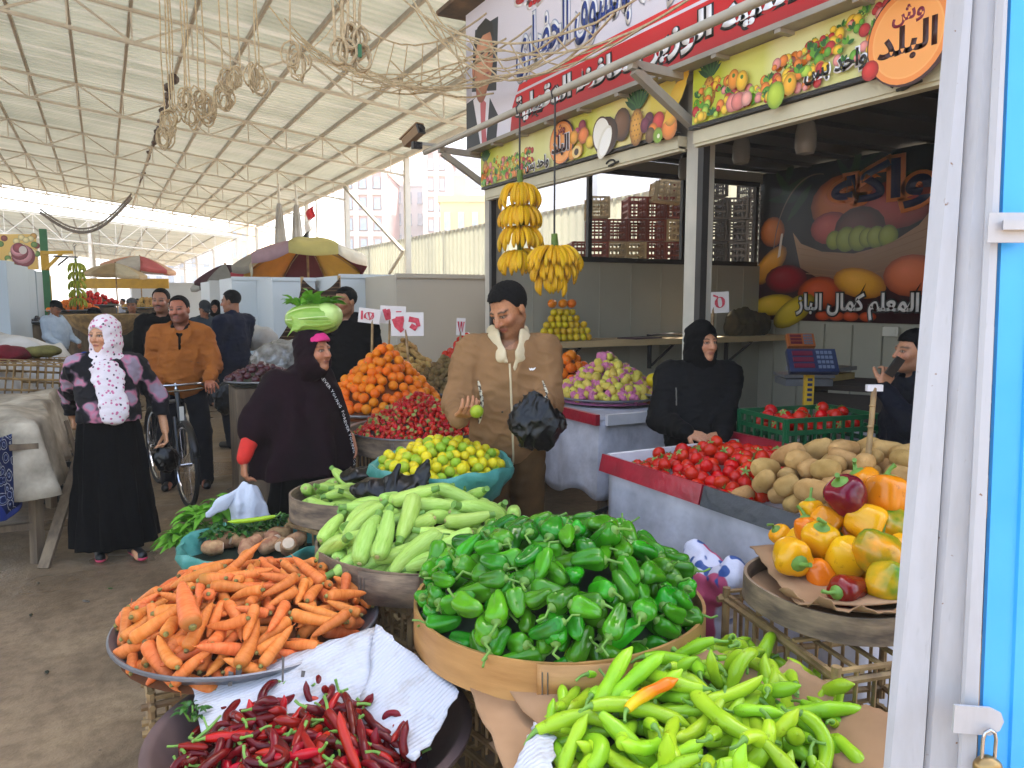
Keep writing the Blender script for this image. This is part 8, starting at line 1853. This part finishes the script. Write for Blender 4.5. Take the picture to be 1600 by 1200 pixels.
def umbrella(label, px, py, d, R, drop, cols, tilt=(0, 0), n=8, pole=True, val=.12, rot=0):
    c = PD(px, py, d); t = thing('market_umbrella', label, 'umbrella', (c.x, c.y, 0)); b = MB(); mats = [M('canvas_'+q, q, .8, .15, 4, .2, 10, .01, transm=.3) for q in dict.fromkeys(cols)]; ix = {q: i for i, q in enumerate(dict.fromkeys(cols))}
    Rt = Euler((tilt[0], tilt[1], 0)).to_matrix()
    for k in range(n):
        a0, a1 = rot+2*math.pi*k/n, rot+2*math.pi*(k+1)/n
        def fn(u, v, a0=a0, a1=a1):
            a = a0+(a1-a0)*u; ch = math.cos((a1-a0)/2)/math.cos(a-(a0+a1)/2); r = R*min(v, .88)/.88*ch*(1-.03*math.sin(u*math.pi)); z = -drop*(min(v, .88)/.88)**1.5-.03*math.sin(u*math.pi)*v
            if v > .88: z -= val*(v-.88)/.12
            return V((0, 0, c.z))+Rt@V((r*math.cos(a), r*math.sin(a), z))
        b.grid(fn, 6, 9, mi=ix[cols[k % len(cols)]])
    b.build('canopy', mats, t, solid=.004)
    for k in range(n): a = rot+2*math.pi*k/n; r_ = MB(); r_.tube([V((0, 0, c.z-.03))+Rt@V((0, 0, -.02)), V((0, 0, c.z-.01))+Rt@V((R*.6*math.cos(a), R*.6*math.sin(a), -drop*.47-.03)), V((0, 0, c.z-.01))+Rt@V((R*.985*math.cos(a), R*.985*math.sin(a), -drop-.02))], .008, 5); r_.build('rib', m_bamboo, t)
    if pole: b = MB(); b.tube([(0, 0, 0), V((0, 0, c.z))+Rt@V((0, 0, .04))], .022, 8); b.build('pole', m_bamboo, t)
    return t
umbrella('big market umbrella with yellow, maroon and orange panels behind the cabbage', 480, 374, 13.6, 1.04, .42, ['#cfae4a', '#6a2430', '#d0952e', '#d8cfb4', '#b8969c', '#d2c478', '#e6e0d0', '#7a2a36'], (-.3, .05), val=.2, rot=.25)  # near panels paled as if sun-washed, far ones kept saturated
umbrella('wide grey-beige umbrella overlapping the left of the yellow and maroon one', 424, 385, 14.8, .78, .3, ['#a39a8c', '#c8b89a', '#b5a48a', '#c4b07a'], (.05, -.1), val=.14)
umbrella('small low umbrella with red and yellow panels, left of the white cabin', 410, 411, 15.5, .62, .2, ['#c0404a', '#c79a3a', '#d8c080', '#8a2a30'], val=.08)
umbrella('dark maroon and grey awning umbrella at the edge of the aisle', 352, 413, 17, .7, .3, ['#4a1a24', '#8d8a84', '#3a161e', '#a09a90'], (.05, -.12), val=.08)
umbrella('beige far umbrella on a thin pole in the aisle', 180, 411, 25, .95, .34, ['#c8b088', '#b59a72', '#d6cab0', '#cbb48e'], (.02, .05), val=.12)
umbrella('peach and red far umbrella behind the beige one', 218, 400, 28, 1.25, .42, ['#e0a888', '#d8d0c8', '#d06a6a', '#e4bc9c'], (.0, .1), val=.14)
umbrella('small grey umbrella by the far cabins', 330, 425, 20, .6, .3, ['#8a8a86', '#b0aea6', '#6a6864'], (0, -.2), val=.1)
b = MB(); p = PD(190, 443, 27); b.box((0, 0, 0), (3.2, .05, .35)); o = b.build('yellow_banner', m_yelp, smooth=False); o.location = p; o.rotation_euler = (0, 0, -.4); tag(o, 'plain bright yellow strip banner under the far umbrellas', 'banner')
# striped blanket hung over a frame
def stripem():
    t = NT('striped_blanket'); v = t.coord('Object'); w_ = t.n('TexWave', wave_type='BANDS', bands_direction='Z'); w_.inputs['Scale'].default_value = 3.2; w_.inputs['Distortion'].default_value = 1.2; t.l(v, w_.inputs['Vector'])
    return t.fin(t.ramp(w_.outputs['Fac'], [(.25, '#2c2018'), (.5, '#4a382a'), (.7, '#6a5440'), (.9, '#35261c')]), .9, t.noise(v, 30, 3), .5, .01, spec=.1)
t = thing('striped_blanket', 'brown striped blanket slung between two poles behind the cabbage', 'blanket', (0, 0, 0)); dB = 9.6
TL, TR = PD(473, 436, dB), PD(531, 434, dB)
b = MB()
def fnb(u, v):
    top = TL.lerp(TR, u)+V((0, 0, -.16*math.sin(u*math.pi))); bl = PD(410-(0)*u, 560, dB-.3).lerp(PD(530, 565, dB), u); p = top.lerp(bl, v); return p+V((0, -.06*math.sin(u*9+v*2)*v, .05*math.sin(u*math.pi)*v*(1-v)))-_r*(.10*math.sin(v*math.pi)*(1-u))*-1
b.grid(fnb, 24, 18); b.build('blanket_cloth', stripem(), t, solid=.006)
for q in (TL, TR): b = MB(); b.tube([(q.x, q.y+.04, 0), (q.x, q.y+.04, q.z+.03)], .02, 6); b.build('pole', m_bamboo, t)
S = SD(); S.ell((0, 0, 0), (.26, .2, .2), .05).ell((.12, 0, .05), (.18, .16, .17), .05).wrinkle(.02, 3, 3).wrinkle(.008, 8, 4); o = S.mesh('plastic_bundle', .012, M('clear_plastic', '#8f8c86', .15, .35, 9, .8, 18, .02, col2='#4f4c46', spec=.7)); o.location = PD(436, 567, 7.3); tag(o, 'bundle wrapped in shiny clear plastic left of the woman in maroon', 'bundle')
for i, z_ in enumerate((0, .34, .68)): cage(['bottom', 'middle', 'top'][i]+' palm-rib crate of the stack beside the man in navy', (PD(405, 560, 9.2).x, PD(405, 560, 9.2).y, z_), (.55, .45, .3), .1+.1*i, 41+i)
S = SD(); S.ell((0, 0, 0), (.24, .2, .14), .05).wrinkle(.02, 3, 5); o = S.mesh('cloth_bundle', .014, m_tarp2); o.location = PD(402, 528, 9.2); tag(o, 'pale sack lying on the crate stack right of the man in navy', 'sack')
o = bpy.data.objects['plastic_bundle']; b = MB(); b.box((0, 0, .3), (.7, .5, .62)); k_ = b.build('stall_block', m_dwood, smooth=False); k_.location = (o.location.x, o.location.y, 0); k_.rotation_euler = (0, 0, -.4); tag(k_, 'dark box stand under the plastic-wrapped bundle', 'stand')
# gathered curtains and a flag
for i, (px, w_, y0, y1, lb) in enumerate(((436, 10, 318, 376, 'tall gathered beige cloth tied round a pole, nearer one'), (463, 11, 320, 374, 'gathered beige cloth tied round a pole, right of the taller one'))):
    d = 24; a, c_ = PD(px, y0, d), PD(px, y1, d); t = thing('tied_curtain', lb, 'curtain', (a.x, a.y, 0)); b = MB(); b.lathe([(.06, a.z), (.09, a.z-.2), (.12, (a.z+c_.z)/2), (.16, c_.z), (.2, c_.z-.9)], 24, fn=lambda r, z, q: (r*(1+.18*math.sin(7*q+z)), z)); b.build('cloth', m_tarp2, t); b = MB(); b.tube([(0, 0, 0), (0, 0, a.z+.6)], .04, 6); b.build('pole', m_white, t)
d = 22; a = PD(494, 318, d); t = thing('flag', 'red, white and black flag drooping on a thin pole above the umbrella', 'flag', (a.x, a.y, 0)); b = MB(); b.tube([(0, 0, 0), (0, 0, a.z+.1)], .025, 6); b.build('flagpole', m_white, t)
for k, mt in enumerate((m_redi, m_w, m_k)): b = MB(); b.grid(lambda u, v: (-.02-.2*v-.05*math.sin(u*5)-.07*(k*1.+u), .05*math.sin(v*8+k), a.z-.02-(k+u)*.36-.14*v), 6, 5); b.build('flag_band', mt, t, solid=.004)
# ================================================================= CRATES SEEN THROUGH THE SIDE WINDOW
m_rcr = M('red_crate', '#7d3a2c', .5, .2, 6, .05, rv=.2); m_wcr = M('pale_crate', '#b09a74', .6, .2, 6, .05, rv=.2)
b = MB(); b.box((0, 0, .92), (3.6, 1.5, 1.84)); o = b.build('loading_platform', m_dwood, smooth=False); o.location = (6.9, 8.95, 0); o.rotation_euler = (0, 0, -.43); tag(o, 'dark storage platform behind the stall under the crate stacks', 'platform')
pr0 = {}; m_dcr = M('shaded_crate', '#33291f', .6, .3, 6, .05, rv=.2)  # dark tone paints the shade in the second window onto its crates
k_ = 0
for i, px in enumerate((905, 932, 960, 990, 1018, 1048, 1070, 1112, 1142, 1172)):
    n_ = [2, 4, 3, 4, 4, 5, 5, 5, 4, 5][i]
    for j in range(n_):
        mt = m_dcr if i > 6 else m_wcr if (i*3+j*5) % 7 in (0, 4) else m_rcr; d = 9.5+.02*i
        q = PD(px, 400, d); lab = ('pale slatted' if mt is m_wcr else 'darkened' if mt is m_dcr else 'red plastic')+' crate in the stacks seen through the stall window'
        if mt.name not in pr0: o = plastic_crate(lab, (q.x, q.y, 1.86+.27*j), (.21, .4, .26), -.43, mt, 'stacked_crate', 'crate', 'crates stacked behind the stall'); pr0[mt.name] = o
        else: o = copy_tree(pr0[mt.name], None, lab); o.location = (q.x, q.y, 1.86+.27*j); o.rotation_euler = (0, 0, -.43+rnd.uniform(-.05, .05))
q = PD(1040, 318, 9.2); o = copy_tree(pr0[m_wcr.name], None, 'pale slatted crate standing askew in front of the red crate stacks'); o.location = q; o.scale = (1.5, 1, .9); o.rotation_euler = (.05, .1, -.5)
# ================================================================= ROPES, NET, CAMERA, LITTER
m_rope = M('pale_rope', '#c6b18c', .85, .3, 30, .5, 90, .004)
def rope(label, px, pyb, d, loops, seed, n=1):
    rg = random.Random(seed); c = PD(px, pyb, d); zt = rz_(c.x)-.1; t = thing('hanging_rope', label, 'rope', (c.x, c.y, c.z), 0, 'rope coils hanging from the roof')
    b = MB(); pts = [V((.006*math.sin(k*1.3+seed), .006*math.cos(k*1.7), (zt-c.z)*(k/14))) for k in range(15)]; b.tube(pts, .0075, 6)
    if n > 1: b.tube([p+V((.03, .01, 0)) for p in pts], .007, 6)
    b.build('strand', m_rope, t)
    for l in range(loops):
        b = MB(); r = rg.uniform(.055, .095); oz = -r-rg.uniform(0, .12)*l*.6; ox = rg.uniform(-.06, .06); tl = rg.uniform(-.7, .7); cs = []
        for k in range(44): a = k*.45; cs.append(V((ox+.02*math.sin(a*.31+l)+(r*(.8+.3*math.sin(a*.23+seed))+rg.uniform(-.01, .01))*math.cos(a)*math.cos(tl), (r*math.cos(a)*math.sin(tl))+rg.uniform(-.025, .025), oz+.03*math.sin(a*.17+seed)+(r*1.35+rg.uniform(-.012, .012))*math.sin(a))))
        b.tube(cs, .009, 5); b.build('coil', m_rope, t)
rp = [(258, 205, 8.6, 2, 1), (265, 175, 8.2, 2, 2), (270, 185, 8.9, 1, 2), (292, 138, 7.8, 2, 2), (311, 140, 7.9, 2, 1), (322, 155, 8.1, 2, 1), (348, 140, 7.6, 2, 1), (360, 115, 7.5, 2, 1), (375, 112, 7.4, 1, 1), (400, 104, 7.2, 2, 1), (455, 68, 6.6, 2, 1), (290, 172, 8.3, 1, 1), (405, 125, 8.0, 1, 1)]
for i, (px, py, d, l, n) in enumerate(rp): rope('pale rope with a knotted coil hanging from the roof over the aisle', px, py, d, l, i, n)
def bundle_rope():
    c = PD(545, 40, 6.2); t = thing('rope_bundle', 'thick bundle of knotted ropes hanging left of the banner with a green tie', 'rope', c); rg = random.Random(9)
    b = MB()
    for j in range(7):
        x = rg.uniform(-.14, .12); L = rg.uniform(.15, .55); pts = [V((x+.012*math.sin(k*.6+j), rg.uniform(-.04, .04), rz_(c.x)-c.z-.1-(rz_(c.x)-c.z-.1+L*.6)*k/16)) for k in range(17)]; b.tube(pts, .012, 5)
    b.build('strands', m_rope, t); b = MB()
    for j in range(6):
        cs = []; ox, oz = rg.uniform(-.12, .12), rg.uniform(-.25, .2)
        for k in range(30): a = k*.5; cs.append(V((ox+.06*math.cos(a)+rg.uniform(-.01, .01), .05*math.sin(a*.7+j), oz+.1*math.sin(a))))
        b.tube(cs, .011, 5)
    b.build('knots', m_rope, t); b = MB(); b.box((.07, -.05, -.2), (.03, .02, .1)); b.build('green_tie', m_grnp, t, smooth=False)
bundle_rope()
# sagging rope net from the roof to the banner corner
t = thing('rope_net', 'sagging pale rope net slung from the roof across the corner of the banner', 'net', (0, 0, 0)); rg = random.Random(12)
ends = []
for j in range(10):
    a = PD(380+24*j, -10+4*j-j*j*.3, 8.0-.15*j); c_ = PD(1000-22*j, -5+6*j, 4.6+.2*j); ends.append((a, c_))
ends2 = [(PD(520, -5, 8), PD(760, 20, 6.3), .6), (PD(420, 10, 8.4), PD(745, 120, 6.6), .75), (PD(470, 60, 8.3), PD(790, 60, 6.1), .55), (PD(445, 30, 8.3), PD(830, 40, 6), .9), (PD(500, 85, 8), PD(860, 95, 5.6), .42), (PD(560, 100, 7.6), PD(900, 60, 5.4), .5), (PD(620, -10, 6.4), PD(1000, -6, 4.6), .55), (PD(640, -10, 6.3), PD(960, 20, 4.9), .9), (PD(700, 40, 6.3), PD(1090, -10, 4.2), .45), (PD(610, 95, 7.4), PD(770, 145, 6.3), .25), (PD(660, -10, 6.6), PD(905, 20, 5.2), .7)]
net = []
for k, (a, c_, s_) in enumerate(ends2):
    pts = [a.lerp(c_, i/22)+V((rg.uniform(-.006, .006), 0, -s_*4*(i/22)*(1-i/22)*.6+rg.uniform(-.005, .005))) for i in range(23)]; b = MB(); b.tube(pts, .008, 5); b.build('net_rope', m_rope, t); net.append(pts)
b = MB()
for k in range(len(net)-1):
    for i in range(2, 21, 2):
        if (net[k][i]-net[k+1][(i+3) % 23]).length < 1.1: b.tube([net[k][i], (net[k][i]+net[k+1][(i+3) % 23])/2-V((0, 0, .05)), net[k+1][(i+3) % 23]], .006, 4)
b.build('cross_cords', m_rope, t)
pts = [PD(63+i*7.2, 332, 26)+V((0, 0, -.9*math.sin(i/20*math.pi)-.0+.5*(i/20))) for i in range(21)]
t = thing('hanging_net', 'fine net sagging between two far roof posts over the aisle', 'net', (0, 0, 0)); b = MB(); b.tube(pts, .05, 6); b.tube([p+V((0, 0, .12)) for p in pts], .03, 5)
for i in range(1, 20): b.tube([pts[i], pts[i]+V((.05, 0, .14))], .012, 4)
b.build('net_roll', M('grey_net', '#8a8078', .8, .3, 10, .2), t)
t = thing('security_camera', 'boxy security camera pointing down the aisle from the end of the awning rail', 'camera', PD(645, 213, 7.25)); R3 = Euler((R_(-25), 0, R_(20))).to_matrix()
b = MB(); b.box((0, 0, 0), (.075, .24, .085), rot=R3); b.box(R3@V((0, .0, .05)), (.095, .28, .012), rot=R3); b.build('housing', M('camera_tan', '#8a6a42', .5, .2, 8, 0), t, smooth=False)
b = MB(); b.box(R3@V((0, -.125, 0)), (.08, .02, .09), rot=R3); b.lathe([(.03, .0), (.03, .02), (.0, .02)], 14, c=R3@V((0, -.135, 0)), rot=R3@Matrix.Rotation(math.pi/2, 3, 'X')); b.build('lens_face', m_k, t, smooth=False)
b = MB(); b.box((0, -.1, -.1), (.09, .06, .06)); 
for i in range(3):
    for j in range(2): b.ell((-.025+.025*i, -.135, -.115+.03*j), .009, 8, 6)
b.build('lamp_array', m_dark, t); b = MB(); b.bar((.03, 0, -.06), (.2, -.1, -.08), .025); b.build('arm', m_grey, t, smooth=False)
m_lit = [M('leaf_scrap', '#2a2a18', .9, .3, 20, .2), M('paper_scrap', '#6a6258', .9, .3, 20, .2), M('green_scrap', '#2f5a1a', .8, .3, 20, .2)]
rg = random.Random(33); sc0 = []
for k in range(3):
    b = MB(); b.grid(lambda u, v: ((u-.5)*.07, (v-.5)*(.03+.01*k)*math.sin(.3+2.6*u), .008+.012*math.sin(u*4+k)*math.sin(v*3)), 6, 3); o = b.build('litter_scrap', m_lit[k], solid=.002); sc0.append(o)
used = set()
for i in range(60):
    k = rg.choice([0, 0, 0, 0, 1, 1, 2]); y = rg.uniform(1.6, 9); x = rg.uniform(-1.9, 1.0) if y > 3.4 else rg.uniform(-1.6, .0)
    if k in used: o = sc0[k].copy(); COL.objects.link(o)
    else: o = sc0[k]; used.add(k)
    o.location = (x, y, .004); o.rotation_euler = (0, 0, rg.uniform(0, 6.3)); s_ = rg.uniform(.2, .7); o.scale = (s_, s_, s_)
    tag(o, ['dark dry leaf scrap trodden into the market floor', 'dull paper scrap lying on the market floor', 'green leaf scrap fallen on the market floor'][k], 'litter', 'scraps on the market floor')
# ================================================================= AIR
_hm = bpy.data.materials.new('haze_air'); _hm.use_nodes = True; _t = _hm.node_tree
_t.nodes.remove(_t.nodes['Principled BSDF']); _vp = _t.nodes.new('ShaderNodeVolumePrincipled')
_vp.inputs['Color'].default_value = (.95, .97, 1, 1); _vp.inputs['Density'].default_value = .0019; _vp.inputs['Anisotropy'].default_value = .2
_t.links.new(_vp.outputs[0], _t.nodes['Material Output'].inputs['Volume'])
b = MB(); b.box((0, 300, 34.5), (806, 906, 71)); tag(b.build('haze', _hm, smooth=False), 'pale bright air hanging over the far end of the market', 'haze', kind='stuff')
